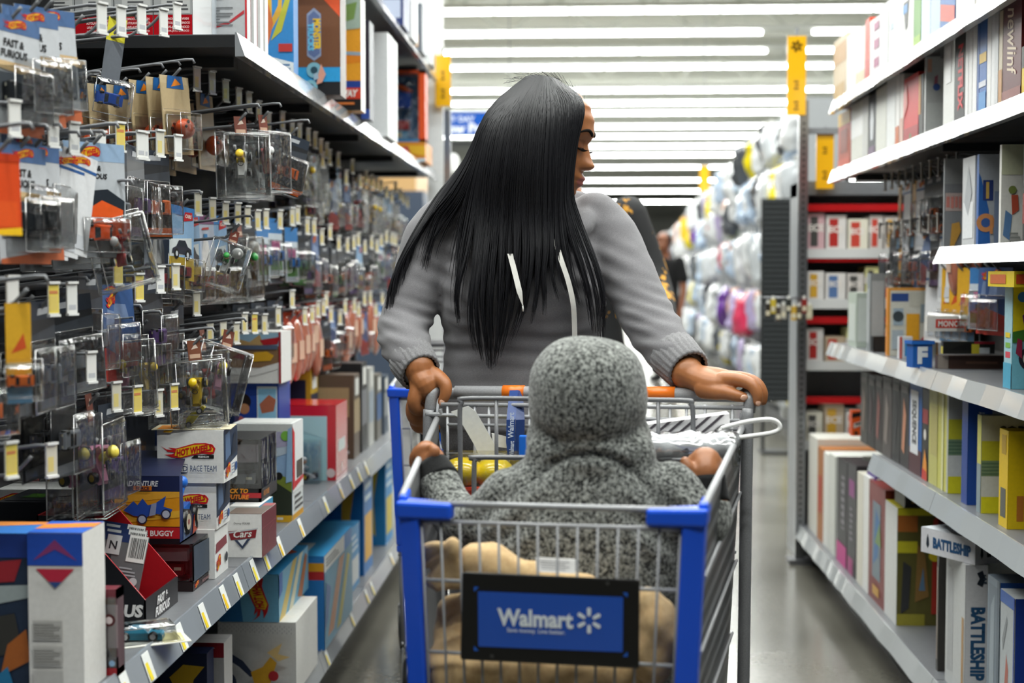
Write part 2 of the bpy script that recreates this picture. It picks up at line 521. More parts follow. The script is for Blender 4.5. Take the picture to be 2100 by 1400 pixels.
# ------------------------------------------------------------------ printed cartons
def flame_logo(mb, P, U, V, u0, v0, u1, v1, e, words='HOT WHEELS', small=None):
    """a red flame swoosh edged in white with slanting yellow lettering, inside the rectangle u0..v1 of a face"""
    w_, h_ = u1 - u0, v1 - v0
    def q(u, v, k): return P(u0 + u * w_, v0 + v * h_, e + k * 0.0003)
    red = [(0.0, 0.80), (0.10, 0.60), (0.22, 0.56), (0.13, 0.72), (0.28, 0.66), (0.45, 0.82), (0.62, 0.98), (0.82, 1.0), (0.95, 0.90), (1.0, 0.66), (0.97, 0.36), (0.9, 0.30),
           (0.75, 0.36), (0.55, 0.22), (0.35, 0.06), (0.2, 0.12), (0.06, 0.28), (0.2, 0.30), (0.27, 0.40), (0.12, 0.46)]
    mb.poly([q(u, v, 1) for u, v in red], 'd21f26')
    yel = [(0.25, 0.22), (0.36, 0.12), (0.58, 0.32), (0.78, 0.46), (0.95, 0.46), (0.96, 0.66), (0.9, 0.84), (0.78, 0.92), (0.6, 0.88), (0.45, 0.74), (0.28, 0.60)]
    mb.poly([q(u, v, 2) for u, v in yel], 'f6c51b')
    a = Vector(U).normalized(); b_ = Vector(V).normalized(); d = (a + b_ * 0.18).normalized(); dv = (b_ - a * 0.05).normalized()
    sx = (P(1, 0, 0) - P(0, 0, 0)).length; sy = (P(0, 1, 0) - P(0, 0, 0)).length
    mb.text(words, q(0.61, 0.56, 3), d, dv, h_ * sy * 0.42, 'c8161d', 0.05, 0.1, fit=w_ * sx * 0.66)
    if small:
        mb.poly([q(0.55, 0.06, 1), (q(0.97, 0.06, 1)), q(0.97, 0.28, 1), q(0.62, 0.26, 1)], '1a1a1a')
        mb.text(small, q(0.78, 0.15, 3), a, b_, h_ * sy * 0.12, 'f4f4f4', 0.02)

def car_picture(q, put, col, glass='202a33', wheel='161616', rim='c9ccd0', e=0):
    """an illustration of a toy car; q maps 0..1 to the face, put adds a polygon"""
    body = [(0.0, 0.22), (0.02, 0.42), (0.2, 0.52), (0.34, 0.8), (0.66, 0.82), (0.8, 0.56), (0.97, 0.48), (1.0, 0.24)]
    put([q(u, v, e + 1) for u, v in body], col)
    put([q(u, v, e + 2) for u, v in [(0.27, 0.53), (0.37, 0.75), (0.63, 0.77), (0.74, 0.55)]], glass)
    for cx in (0.22, 0.78):
        put([q(cx + 0.12 * math.cos(i * PI / 8), 0.22 + 0.22 * math.sin(i * PI / 8), e + 3) for i in range(16)], wheel)
        put([q(cx + 0.06 * math.cos(i * PI / 8), 0.22 + 0.11 * math.sin(i * PI / 8), e + 4) for i in range(16)], rim)

def prints(mb, face, w, d, h, spec):
    """print a face of a carton: F towards -y, B towards +y, L and R the sides, T the top"""
    fr = {'F': (Vector((-w / 2, 0, 0)), Vector((w, 0, 0)), Vector((0, 0, h)), Vector((0, -1, 0))),
          'B': (Vector((w / 2, d, 0)), Vector((-w, 0, 0)), Vector((0, 0, h)), Vector((0, 1, 0))),
          'R': (Vector((w / 2, 0, 0)), Vector((0, d, 0)), Vector((0, 0, h)), Vector((1, 0, 0))),
          'L': (Vector((-w / 2, d, 0)), Vector((0, -d, 0)), Vector((0, 0, h)), Vector((-1, 0, 0))),
          'T': (Vector((-w / 2, 0, h)), Vector((w, 0, 0)), Vector((0, d, 0)), Vector((0, 0, 1)))}[face]
    O, U, V, N = fr
    P = lambda u, v, e: O + U * u + V * v + N * e
    e = 0.0005
    for s in spec:
        e += 0.0004
        k = s[0]
        if k == 'r':
            _, u0, v0, u1, v1, c = s
            mb.poly([P(u0, v0, e), P(u1, v0, e), P(u1, v1, e), P(u0, v1, e)], c)
        elif k == 'p':
            mb.poly([P(u, v, e) for u, v in s[1]], s[2])
        elif k == 'c':
            _, u, v, r, c = s
            a = V.length / U.length
            mb.poly([P(u + r * a * math.cos(i * PI / 12), v + r * math.sin(i * PI / 12), e) for i in range(24)], c)
        elif k == 't':
            _, st, u, v, hh, c = s[:6]
            o = s[6] if len(s) > 6 else {}
            uu, vv = U.normalized(), V.normalized()
            if o.get('rot') == 90: uu, vv = vv, -uu
            if o.get('rot') == -90: uu, vv = -vv, uu
            if 'tilt' in o:
                uu = (uu + vv * o['tilt']).normalized(); vv = (vv - U.normalized() * o['tilt']).normalized()
            mb.text(st, P(u, v, e), uu, vv, hh * (U.length if 'rot' in o else V.length), c, o.get('bold', 0.02), o.get('shear', 0), o.get('fit'))
        elif k == 'flame':
            flame_logo(mb, P, U, V, s[1], s[2], s[3], s[4], e, *(s[5:]))
            e += 0.001
        elif k == 'flamev':            # the same logo set upright, reading upwards
            _, u0, v0, u1, v1, words = s
            P2 = lambda a, b, ee: P(u1 - b * (u1 - u0), v0 + a * (v1 - v0), ee)
            flame_logo(mb, P2, V, -U, 0, 0, 1, 1, e, words)
            e += 0.001
        elif k == 'car':
            _, u0, v0, u1, v1, c = s
            car_picture(lambda a, b, q: P(u0 + a * (u1 - u0), v0 + b * (v1 - v0), e + 0.0003 * q), mb.poly, c)
            e += 0.0016
        elif k == 'lines':             # rows of small print
            _, u0, v0, u1, v1, n, c = s
            for i in range(n):
                va = v0 + (v1 - v0) * (i + 0.2) / n; vb = v0 + (v1 - v0) * (i + 0.65) / n
                ue = u1 - (u1 - u0) * (0.25 if i % 3 == 2 else 0.05 * (i % 2))
                mb.poly([P(u0, va, e), P(ue, va, e), P(ue, vb, e), P(u0, vb, e)], c)
        elif k == 'bars':              # a bar code
            _, u0, v0, u1, v1 = s
            mb.poly([P(u0, v0, e), P(u1, v0, e), P(u1, v1, e), P(u0, v1, e)], 'f4f4f2')
            rr = random.Random(3)
            u = u0 + (u1 - u0) * 0.1
            while u < u1 - (u1 - u0) * 0.1:
                b_ = (u1 - u0) * rr.choice((0.02, 0.035, 0.05))
                mb.poly([P(u, v0 + (v1 - v0) * 0.15, e + 0.0003), P(u + b_, v0 + (v1 - v0) * 0.15, e + 0.0003), P(u + b_, v1 - (v1 - v0) * 0.1, e + 0.0003), P(u, v1 - (v1 - v0) * 0.1, e + 0.0003)], '1b1b1b')
                u += b_ + (u1 - u0) * rr.choice((0.025, 0.04))

def carton(name, frb, w, d, h, base, rz=0.0, F=(), R=(), L=(), T=(), label=None, cat='box', group=None, mat='card', parent=None):
    """a printed cardboard box; frb is the point where its front, right side and bottom meet"""
    mb = MB()
    c = 0.0012
    mb.box(-w / 2, w / 2, 0, d, 0, h, base)
    for f, s in (('F', F), ('R', R), ('L', L), ('T', T)):
        if s: prints(mb, f, w, d, h, s)
    # the folded flap's seam along the top and the tuck at the side
    mb.poly([Vector((-w / 2 + c, d * 0.5, h + 0.0004)), Vector((w / 2 - c, d * 0.5, h + 0.0004)), Vector((w / 2 - c, d * 0.5 + 0.0012, h + 0.0004)), Vector((-w / 2 + c, d * 0.5 + 0.0012, h + 0.0004))], [x * 0.5 for x in lin(base)])
    o = mb.build(name, mat, parent)
    m = Matrix.Rotation(rz, 4, 'Z')
    o.location = Vector(frb) - m @ Vector((w / 2, 0, 0))
    o.rotation_euler = (0, 0, rz)
    if label: tag(o, label, cat, group)
    return o

def spot(px, py, z):
    """where the picture's point lies on a level surface at height z, and the scale there"""
    p = PZ(px, py, z)
    return p, FPX / p.y

# ------------------------------------------------------------------ toys
def toy_car(parent, L=0.07, col='2f6fd0', glass='20262c', top=None):
    """die-cast car along y, wheels on z = 0"""
    b = MB(); W = L * 0.42; H = L * 0.3
    prof = [(-0.5, 0.10), (-0.5, 0.42), (-0.46, 0.55), (-0.2, 0.62), (-0.08, 0.98), (0.18, 1.0), (0.34, 0.66), (0.48, 0.56), (0.5, 0.14)]
    vs = []
    for s in (-1, 1):
        for (y, z) in prof:
            ww = W / 2 * (0.78 if z > 0.9 else 1.0) * (0.9 if abs(y) > 0.45 else 1)
            vs.append((s * ww, y * L, z * H))
    n = len(prof)
    b.add(vs, [tuple(range(n)), tuple(reversed(range(n, 2 * n)))] + [(i, n + i, n + (i + 1) % n, (i + 1) % n) for i in range(n)], col)
    for s in (-1, 1):
        b.poly([(s * W * 0.47, -0.17 * L, H * 0.64), (s * W * 0.40, -0.07 * L, H * 0.92), (s * W * 0.40, 0.16 * L, H * 0.93), (s * W * 0.47, 0.28 * L, H * 0.66)], glass)
    b.poly([(-W * 0.36, -0.195 * L, H * 0.66), (W * 0.36, -0.195 * L, H * 0.66), (W * 0.3, -0.09 * L, H * 0.96), (-W * 0.3, -0.09 * L, H * 0.96)], glass)
    b.poly([(-W * 0.36, 0.33 * L, H * 0.70), (W * 0.36, 0.33 * L, H * 0.70), (W * 0.3, 0.2 * L, H * 0.97), (-W * 0.3, 0.2 * L, H * 0.97)], glass)
    for s in (-0.32, 0.32):
        b.box(s * W - 0.08 * W, s * W + 0.08 * W, -0.508 * L, -0.5 * L, H * 0.3, H * 0.42, 'f3efd8')
    if top: b.box(-W * 0.2, W * 0.2, -0.08 * L, 0.17 * L, H, H * 1.04, top)
    o = b.build('toy_car', 'plastic', parent)
    for s in (-1, 1):
        for y in (-0.3, 0.3):
            q = MB(); r = H * 0.36
            q.cyl((s * W * 0.36, y * L, r), (s * W * 0.54, y * L, r), r, '131313', 14)
            q.disc((s * W * 0.545, y * L, r), (s, 0, 0), r * 0.6, 'c9c9cc', 12)
            q.build('wheel', 'plastic', o)
    return o
def toy_kart(parent, col, hat, L=0.075):
    b = MB(); W = L * 0.5
    b.hexa([(-W * 0.3, -L * 0.5, 0.006), (W * 0.3, -L * 0.5, 0.006), (W * 0.4, L * 0.5, 0.008), (-W * 0.4, L * 0.5, 0.008)],
           [(-W * 0.2, -L * 0.45, 0.016), (W * 0.2, -L * 0.45, 0.016), (W * 0.34, L * 0.45, 0.024), (-W * 0.34, L * 0.45, 0.024)], col)
    b.box(-W * 0.3, W * 0.3, L * 0.25, L * 0.33, 0.02, 0.045, col)
    b.tube([(-W * 0.4, L * 0.42, 0.04), (-W * 0.42, L * 0.5, 0.05)], 0.004, 'b8b9bc', 8); b.tube([(W * 0.4, L * 0.42, 0.04), (W * 0.42, L * 0.5, 0.05)], 0.004, 'b8b9bc', 8)
    b.ell((0, L * 0.08, 0.035), (0.009, 0.009, 0.014), hat, 10, 8)
    b.ell((0, L * 0.06, 0.056), (0.0105, 0.0105, 0.0105), 'e9b48c', 12, 8)
    b.ell((0, L * 0.07, 0.062), (0.0115, 0.0125, 0.008), hat, 12, 6)
    b.tube([(-0.008, L * 0.06, 0.04), (-0.008, -L * 0.1, 0.035)], 0.003, hat, 6); b.tube([(0.008, L * 0.06, 0.04), (0.008, -L * 0.1, 0.035)], 0.003, hat, 6)
    b.disc((0, -L * 0.12, 0.034), (0, -1, 0.6), 0.008, '222222', 12, 0.006)
    o = b.build('toy_kart', 'plastic', parent)
    for s in (-1, 1):
        for y, r in ((-0.32, 0.011), (0.32, 0.013)):
            q = MB()
            q.cyl((s * W * 0.42, y * L, r), (s * W * 0.66, y * L, r), r, '141414', 14)
            q.disc((s * W * 0.668, y * L, r), (s, 0, 0), r * 0.62, 'd7b52a' if col != 'f4f4f2' else 'd0d2d4', 10)
            q.build('wheel', 'plastic', o)
    return o

def shell(parent, x0, x1, y0, y1, z0, z1, taper=0.006, mat='clear', name='blister'):
    """a vacuum-formed clear bubble that stands off the card towards +x"""
    t = taper
    vs = [(x0, y0, z0), (x0, y1, z0), (x0, y1, z1), (x0, y0, z1),
          (x0 + (x1 - x0) * 0.85, y0 + t * 0.7, z0 + t * 0.7), (x0 + (x1 - x0) * 0.85, y1 - t * 0.7, z0 + t * 0.7), (x0 + (x1 - x0) * 0.85, y1 - t * 0.7, z1 - t * 0.7), (x0 + (x1 - x0) * 0.85, y0 + t * 0.7, z1 - t * 0.7),
          (x1, y0 + 2 * t, z0 + 2 * t), (x1, y1 - 2 * t, z0 + 2 * t), (x1, y1 - 2 * t, z1 - 2 * t), (x1, y0 + 2 * t, z1 - 2 * t)]
    fs = [(8, 9, 10, 11)]
    for a in (0, 4):
        for i in range(4):
            j = (i + 1) % 4
            fs.append((a + i, a + j, a + 4 + j, a + 4 + i))
    fl = 0.006
    vs += [(x0, y0 - fl, z0 - fl), (x0, y1 + fl, z0 - fl), (x0, y1 + fl, z1 + fl), (x0, y0 - fl, z1 + fl)]
    for i in range(4):
        j = (i + 1) % 4
        fs.append((i, 12 + i, 12 + j, j))
    mb = MB().add(vs, fs, 'ffffff')
    o = mb.build(name, mat, parent)
    if name == 'blister':
        e = MB()
        for ring in ([vs[i] for i in (4, 5, 6, 7)], [vs[i] for i in (12, 13, 14, 15)]):
            for i in range(4): e.tube([ring[i], ring[(i + 1) % 4]], 0.0010, 'ffffff', 4)
        eo = e.build('pressed_edge', 'edge', o)
    return o

def card_prints(mb, w, z1, z0, spec, x=0.0):
    """flat artwork on the +x face of a hanging card, u along -y to +y seen from the aisle, v upwards"""
    O = Vector((x + 0.0006, -w / 2, z0)); U = Vector((0, w, 0)); V = Vector((0, 0, z1 - z0))
    e = 0.0002
    for s in spec:
        e += 0.0003
        P = lambda u, v, ee=0.0: O + U * u + V * v + Vector((e + ee, 0, 0))
        if s[0] == 'r': mb.poly([P(s[1], s[2]), P(s[3], s[2]), P(s[3], s[4]), P(s[1], s[4])], s[5])
        elif s[0] == 'p': mb.poly([P(u, v) for u, v in s[1]], s[2])
        elif s[0] == 't': mb.text(s[1], P(s[2], s[3]), U.normalized(), V.normalized(), s[4] * V.length, s[5], 0.04, s[6] if len(s) > 6 else 0.0, fit=w * 0.9)
        elif s[0] == 'flame': flame_logo(mb, lambda u, v, ee: P(u, v, ee), U, V, s[1], s[2], s[3], s[4], 0.0)
        elif s[0] == 'car': car_picture(lambda a, b, q: P(s[1] + a * (s[3] - s[1]), s[2] + b * (s[4] - s[2]), 0.0002 * q), mb.poly, s[5])
    return mb
def hang_card(parent, w, z1, z0, base, spec, th=0.0008, name='card', mat='card'):
    mb = MB()
    mb.box(-th, th * 0.5, -w / 2, w / 2, z0, z1, base)
    card_prints(mb, w, z1, z0, spec, th * 0.5)
    o = mb.build(name, mat, parent)
    # the curl every hanging card has
    for v in o.data.vertices:
        v.co.x += 0.006 * ((v.co.z - z1) / (z1 - z0)) ** 2
    return o

PROTO_HOME = []
def pack(style):
    t = thing('blister_pack')
    if style == 'sand':
        hang_card(t, 0.125, 0.018, -0.165, 'cdb994', [('r', 0, 0, 1, 0.9, 'c4ae86'), ('p', [(0, 0.3), (1, 0.5), (1, 0.75), (0, 0.6)], 'd9c9a6'), ('p', [(0, 0), (1, 0), (1, 0.28), (0.4, 0.36), (0, 0.2)], 'b89c74'),
                  ('p', [(0.2, 0.84), (0.8, 0.84), (0.75, 1), (0.25, 1)], '1c62a8'), ('p', [(0.35, 0.86), (0.7, 0.9), (0.5, 0.97)], 'f08a1c')])
        b = MB().ell((0.024, 0.0, -0.105), (0.02, 0.032, 0.024), 'e2551c', 14, 10)
        for a in range(5): b.ell((0.04, -0.02 + a * 0.01, -0.10 + 0.012 * math.sin(a * 2)), 0.004, '2a1a12', 6, 5)
        b.build('toy_car', 'plastic', t)
        shell(t, 0.003, 0.048, -0.05, 0.05, -0.158, -0.065)
    elif style == 'fnf':
        hang_card(t, 0.135, 0.02, -0.165, 'c9ccd1', [('r', 0, 0.86, 1, 1, '4f6f9e'), ('flame', 0.3, 0.88, 0.75, 0.98), ('t', 'FAST &', 0.5, 0.77, 0.07, '17181b', 0.15), ('t', 'FURIOUS', 0.5, 0.68, 0.07, '17181b', 0.15),
                  ('p', [(0, 0), (1, 0), (1, 0.12), (0, 0.04)], 'c2663f'), ('p', [(0, 0.56), (1, 0.5), (1, 0.6), (0, 0.62)], 'd9b98a'), ('r', 0.05, 0.22, 0.95, 0.52, '5a6068')])
        c = toy_car(t, 0.075, '22262b'); c.rotation_euler = (PI / 2, 0, PI / 2); c.rotation_euler = Euler((0, PI / 2, 0)); c.location = (0.006, 0, -0.1)
        shell(t, 0.003, 0.045, -0.052, 0.052, -0.15, -0.06)
    elif style == 'fnf_orange':
        hang_card(t, 0.135, 0.02, -0.19, 'c3c8ce', [('r', 0, 0.84, 1, 1, '9db9d8'), ('flame', 0.1, 0.84, 0.6, 0.97), ('t', 'FAST &', 0.45, 0.78, 0.05, '17181b', 0.15), ('t', 'FURIOUS', 0.5, 0.71, 0.05, '17181b', 0.15),
                  ('p', [(0.1, 0.2), (0.95, 0.2), (0.98, 0.5), (0.7, 0.6), (0.15, 0.56)], '1c2530'), ('p', [(0.12, 0.2), (0.9, 0.18), (0.95, 0.42), (0.6, 0.5), (0.2, 0.36)], 'ee5c1a'), ('p', [(0.3, 0.26), (0.45, 0.3), (0.4, 0.42), (0.28, 0.36)], '241712')])
        c = toy_car(t, 0.07, 'e4561c'); c.rotation_euler = Euler((0, PI / 2, 0)); c.location = (0.006, 0, -0.145)
        shell(t, 0.003, 0.045, -0.055, 0.055, -0.185, -0.115)
    elif style.startswith('kart'):
        cols = {'kartY': ('e6bf1e', 'e8c520', '7f4a34'), 'kartW': ('f4f4f2', 'e9c63b', '7d4436'), 'kartR': ('cf2b2a', 'd8d8d8', '7d4436'), 'kartG': ('f4f4f2', '3aa04a', '7f3a2c'), 'kartP': ('e9a0c0', 'f2dc5a', '7d4436')}[style]
        hang_card(t, 0.034, 0.03, -0.02, cols[2], [('r', 0.1, 0.1, 0.9, 0.45, 'c9a58c'), ('p', [(0.2, 0.5), (0.8, 0.6), (0.6, 0.85)], 'e2cfc0')])
        k = toy_kart(t, cols[0], cols[1]); k.location = (0.008, 0.0, -0.105); k.rotation_euler = Euler((math.radians(62), 0, math.radians(60)))
        if style in ('kartG',):
            MB().ell((0.032, 0.02, -0.05), 0.021, 'f2f2f0', 16, 12).build('balloon', 'plastic', t)
        shell(t, 0.0, 0.052, -0.066, 0.066, -0.185, -0.018, 0.004)
        mb = MB(); mb.poly([(0.0, -0.072, -0.191), (0.0, 0.072, -0.191), (0.0, 0.072, -0.012), (0.0, -0.072, -0.012)], 'ffffff')
        for zz in (-0.188, -0.176):
            mb.tube([(0.004, -0.07, zz), (0.05, -0.064, zz), (0.05, 0.064, zz), (0.004, 0.07, zz)], 0.0012, 'ffffff', 5)
        mb.build('clear_back', 'clear', t)
        mb = MB()
        for yy in (-0.067, 0.067):
            mb.tube([(0.0, yy * 1.06, -0.19), (0.002, yy * 1.06, -0.014)], 0.0011, 'ffffff', 5); mb.tube([(0.046, yy * 0.96, -0.182), (0.046, yy * 0.96, -0.022)], 0.0012, 'ffffff', 5)
        for zz in (-0.185, -0.019):
            mb.tube([(0.046, -0.064, zz), (0.046, 0.064, zz)], 0.0012, 'ffffff', 5); mb.tube([(0.0, -0.07, zz), (0.0, 0.07, zz)], 0.0011, 'ffffff', 5)
        mb.build('pressed_edge', 'edge', t)
    elif style == 'sky':
        hang_card(t, 0.11, 0.02, -0.16, '8fb4d8', [('p', [(0, 0), (1, 0), (1, 0.4), (0, 0.4)], 'e9c44a'), ('p', [(0, 0.3), (1, 0.38), (1, 0.62), (0, 0.6)], 'd9dfe0'), ('r', 0, 0.88, 1, 1, '3f86c9'),
                  ('p', [(0.55, 0.8), (0.95, 0.84), (0.9, 0.94), (0.6, 0.93)], 'c2202a'), ('t', 'CARS', 0.75, 0.88, 0.05, 'f4e9dc', 0.2), ('car', 0.1, 0.28, 0.9, 0.6, '2b2d3a')])
        c = toy_car(t, 0.06, '7c2a34'); c.rotation_euler = Euler((0, PI / 2, 0)); c.location = (0.006, 0, -0.14)
        shell(t, 0.003, 0.05, -0.05, 0.05, -0.19, -0.105)
    elif style == 'sky_white':
        hang_card(t, 0.11, 0.02, -0.16, 'c4cfe2', [('p', [(0, 0), (1, 0), (1, 0.3), (0, 0.35)], '7d5a86'), ('r', 0, 0.88, 1, 1, '8a5a80'), ('p', [(0.3, 0.15), (0.7, 0.15), (0.72, 0.5), (0.6, 0.72), (0.4, 0.72), (0.28, 0.5)], 'f6f4f2'),
                  ('p', [(0.38, 0.66), (0.62, 0.66), (0.6, 0.75), (0.4, 0.75)], '3d8fd0'), ('p', [(0.3, 0.8), (0.7, 0.81), (0.68, 0.84), (0.33, 0.83)], 'c23a3a')])
        c = toy_car(t, 0.06, 'c03a4a'); c.rotation_euler = Euler((0, PI / 2, 0)); c.location = (0.006, 0, -0.14)
        shell(t, 0.003, 0.05, -0.05, 0.05, -0.19, -0.105)
    elif style in ('dark', 'dark_purple', 'dark_green', 'dark_orange'):
        ac = {'dark': '8b8f96', 'dark_purple': '6a4d8a', 'dark_green': '4f8f3f', 'dark_orange': 'e46a1e'}[style]
        hang_card(t, 0.13, 0.02, -0.165, '202226', [('r', 0, 0.84, 1, 1, '2a3340'), ('p', [(0, 0.56), (1, 0.64), (1, 0.78), (0, 0.7)], '3a3f47'), ('p', [(0.3, 0.88), (0.7, 0.89), (0.72, 0.95), (0.34, 0.94)], 'b8bbc0'), ('r', 0.06, 0.02, 0.94, 0.12, ac)])
        c = toy_car(t, 0.075, ac); c.rotation_euler = Euler((0, PI / 2, 0)); c.location = (0.006, 0, -0.1)
        shell(t, 0.003, 0.045, -0.055, 0.055, -0.16, -0.05)
    elif style == 'white_fold':
        hang_card(t, 0.12, 0.02, -0.21, 'e6e7ea', [('flame', 0.2, 0.88, 0.8, 0.98), ('r', 0, 0.84, 1, 0.87, '2f5f9e'), ('r', 0.1, 0.06, 0.9, 0.2, 'cfd2d8')])
    elif style == 'orange':
        hang_card(t, 0.1, 0.02, -0.19, 'e04a14', [('p', [(0, 0.5), (1, 0.55), (1, 0.68), (0, 0.62)], 'f3b61c'), ('r', 0.1, 0.1, 0.9, 0.45, 'e8561a'), ('p', [(0, 0), (1, 0), (1, 0.1), (0, 0.06)], 'f3c21c'), ('r', 0, 0.9, 1, 1, 'c63a0e')], th=0.01)
    elif style == 'yellow_blue':
        hang_card(t, 0.055, 0.02, -0.2, 'e2a62c', [('r', 0, 0.0, 1, 0.35, '7fb0d8'), ('r', 0, 0.35, 1, 0.55, 'cfcfb0'), ('r', 0, 0.55, 1, 1, 'e4ae2e'), ('p', [(0.2, 0.5), (0.8, 0.55), (0.7, 0.7)], 'd3552a')])
        c = toy_car(t, 0.06, 'e7712a'); c.rotation_euler = Euler((0, PI / 2, 0)); c.location = (0.006, 0, -0.15)
        shell(t, 0.003, 0.045, -0.045, 0.045, -0.19, -0.11)
    elif style == 'red_blue':
        hang_card(t, 0.12, 0.02, -0.16, '3f5f95', [('p', [(0, 0), (1, 0), (1, 0.35), (0, 0.55)], 'b83a32'), ('p', [(0.1, 0.55), (0.9, 0.5), (0.8, 0.75), (0.2, 0.8)], '7f95bd'), ('flame', 0.1, 0.8, 0.6, 0.98)])
        shell(t, 0.003, 0.04, -0.05, 0.05, -0.15, -0.06)
    elif style == 'peach':
        b = MB()
        b.ell((0.0, 0, -0.09), (0.02, 0.06, 0.1), 'b9725c', 14, 10)
        b.box(-0.004, 0.004, -0.05, 0.05, -0.02, 0.02, 'a9402a')
        b.build('pouch', 'gloss', t)
        MB().box(0.019, 0.021, -0.025, 0.025, -0.12, -0.06, 'd9b49c').build('sticker', 'card', t)
    elif style == 'bluewhite':
        hang_card(t, 0.11, 0.02, -0.15, 'd5e0ea', [('r', 0, 0.7, 1, 1, '3f86c9'), ('p', [(0.1, 0.1), (0.9, 0.1), (0.9, 0.3), (0.1, 0.4)], '64a34a'), ('r', 0.2, 0.45, 0.8, 0.6, 'e37fae')])
        c = toy_car(t, 0.07, '2f7bd0'); c.rotation_euler = Euler((0, PI / 2, 0)); c.location = (0.006, 0, -0.09)
        shell(t, 0.003, 0.04, -0.05, 0.05, -0.145, -0.05)
    elif style == 'single_blue':
        mb = MB()
        for (a, b_, c0) in ((0.0, 0.05, 'e8dd3a'), (-0.09, 0.0, '6b7078')):
            mb.box(-0.001, 0.001, -0.02, 0.02, a, b_, c0)
        o = mb.build('card', 'card', t)
        c = toy_car(t, 0.06, '2b56b4'); c.rotation_euler = Euler((0, PI / 2, 0)); c.location = (0.004, 0, -0.125)
        shell(t, 0.0, 0.045, -0.045, 0.045, -0.165, -0.085)
    return t
PACKS = {}
PACK_WORDS = {'sand': 'sand-coloured toy card', 'fnf': 'grey and blue car card', 'fnf_orange': 'pale orange-car card', 'kartY': 'clear yellow kart pack', 'kartW': 'clear white kart pack', 'kartR': 'clear red kart pack',
              'kartG': 'clear green-driver kart pack', 'kartP': 'clear pink kart pack', 'sky': 'sky-blue car card', 'sky_white': 'pale purple figure card', 'dark': 'black grey-car card', 'dark_purple': 'black purple-car card', 'dark_green': 'black green-car card',
              'dark_orange': 'black orange-car card', 'white_fold': 'plain white card', 'orange': 'thick orange pack', 'yellow_blue': 'narrow yellow-blue card', 'red_blue': 'red and blue toy card', 'peach': 'peach-coloured hanging pouch',
              'bluewhite': 'blue and white toy card', 'single_blue': 'loose blue-car card'}
def hang(style, p, yaw, lab, group, roll=0.0, s=1.0, pitch=0.0):
    if style not in PACKS:
        t = PACKS[style] = pack(style)
    else:
        t = dup(PACKS[style])
    t.location = p
    t.rotation_euler = Euler((roll, pitch, yaw))
    t.scale = (s, s, s)
    tag(t, lab, 'toy', group)
    return t

# ------------------------------------------------------------------ wire hooks with price plates
HOOKP = {}
SLOPE = 0.10
def hook_proto(kind, L):
    t = thing('peg_hook')
    b = MB()
    b.tube(spline([(-L, 0, -0.045 - L * SLOPE), (-0.10, 0, -0.055), (-0.06, 0, -0.05), (-0.03, 0, -0.022)], 4), 0.0032, '6e7073', 8)
    b.tube([(-L, 0, -0.012 - L * SLOPE), (-0.02, 0, -0.004), (-0.004, 0, -0.004), (0.0, 0, -0.012)], 0.0030, '7a7c80', 8)
    b.box(-L - 0.004, -L, -0.018, 0.018, -0.065 - L * SLOPE, 0.0 - L * SLOPE, '5a5b5e')
    b.build('wire', 'paint', t)
    if kind == 'bare':
        return t
    col = {'white': 'f1f1ee', 'yellow': 'f2dc6a', 'cream': 'ddd8c8'}[kind]
    W = 0.0115
    m = Matrix.Translation((0.002, 0, 0)) @ Matrix.Rotation(math.radians(-26), 4, 'Z')
    q = MB(); q.box(0, 0.0022, -W, W, -0.054, 0.0, 'e8e8e4', mat=m)
    q.box(-0.001, 0.006, -W, W, -0.003, 0.001, 'f6f6f4', mat=m); q.box(-0.001, 0.006, -W, W, -0.056, -0.052, 'f6f6f4', mat=m)
    q.box(0.0022, 0.0028, -W + 0.001, W - 0.001, -0.05, -0.005, col, mat=m)
    if kind == 'yellow':
        q.box(0.0028, 0.0031, -W + 0.002, W - 0.004, -0.046, -0.022, 'ecd478', mat=m); q.box(0.0028, 0.0031, -W + 0.002, W - 0.004, -0.019, -0.014, 'dd9060', mat=m)
    elif kind == 'cream':
        q.box(0.0028, 0.0031, -W + 0.003, W - 0.008, -0.046, -0.022, 'e6d48a', mat=m)
    else:
        q.box(0.0028, 0.0031, -W + 0.004, W - 0.004, -0.046, -0.038, 'c9cbd0', mat=m)
    q.build('price_plate', 'gloss', t)
    return t
def hook(p, kind, lab, L=0.3):
    key = (kind, round(L, 2))
    if key not in HOOKP:
        t = HOOKP[key] = hook_proto(kind, round(L, 2))
    else:
        t = dup(HOOKP[key])
    t.location = p
    return tag(t, lab, 'display hook', 'wire hooks on the toy pegboard')

class Row:
    def __init__(s, words): s.words = words; s.n = 0
ROWS = {k: Row(v) for k, v in {'a': 'under-shelf peg row', 'b': 'head-height peg row', 'c': 'chest-height peg row', 'z': 'topmost front peg row', 'e': 'upper front peg row', 'f': 'middle front peg row',
                               'g': 'low front peg row', 'h': 'bottom front peg row'}.items()}
def peg(row, px, py, tip=0.86, kind='cream', style=None, n=0, gap=0.052, yaw=0.0, roll=0.0, s=1.0, start=0.05):
    p = PX(px, py, -tip)
    r = ROWS[row]; r.n += 1
    wh = '%s hook, %s' % (ordinal(r.n - 1), r.words)
    L = -LB - tip - 0.006
    hook(p, kind, 'wire hook with a %s price plate, %s' % (kind, wh), L)
    for i in range(n):
        x = start + i * gap
        if x > L - 0.03: break
        q = p + Vector((-x, 0, -0.048 - x * SLOPE))
        rr = random.Random(px * 7 + py + i)
        if i == 0: lab = '%s, front one on %s' % (PACK_WORDS[style], wh)
        else: lab = '%s, behind the front one on %s' % (PACK_WORDS[style], wh)
        hang(style, q, yaw + rr.uniform(-0.05, 0.05), lab, 'packs on the %s' % wh, roll + rr.uniform(-0.03, 0.03), s)
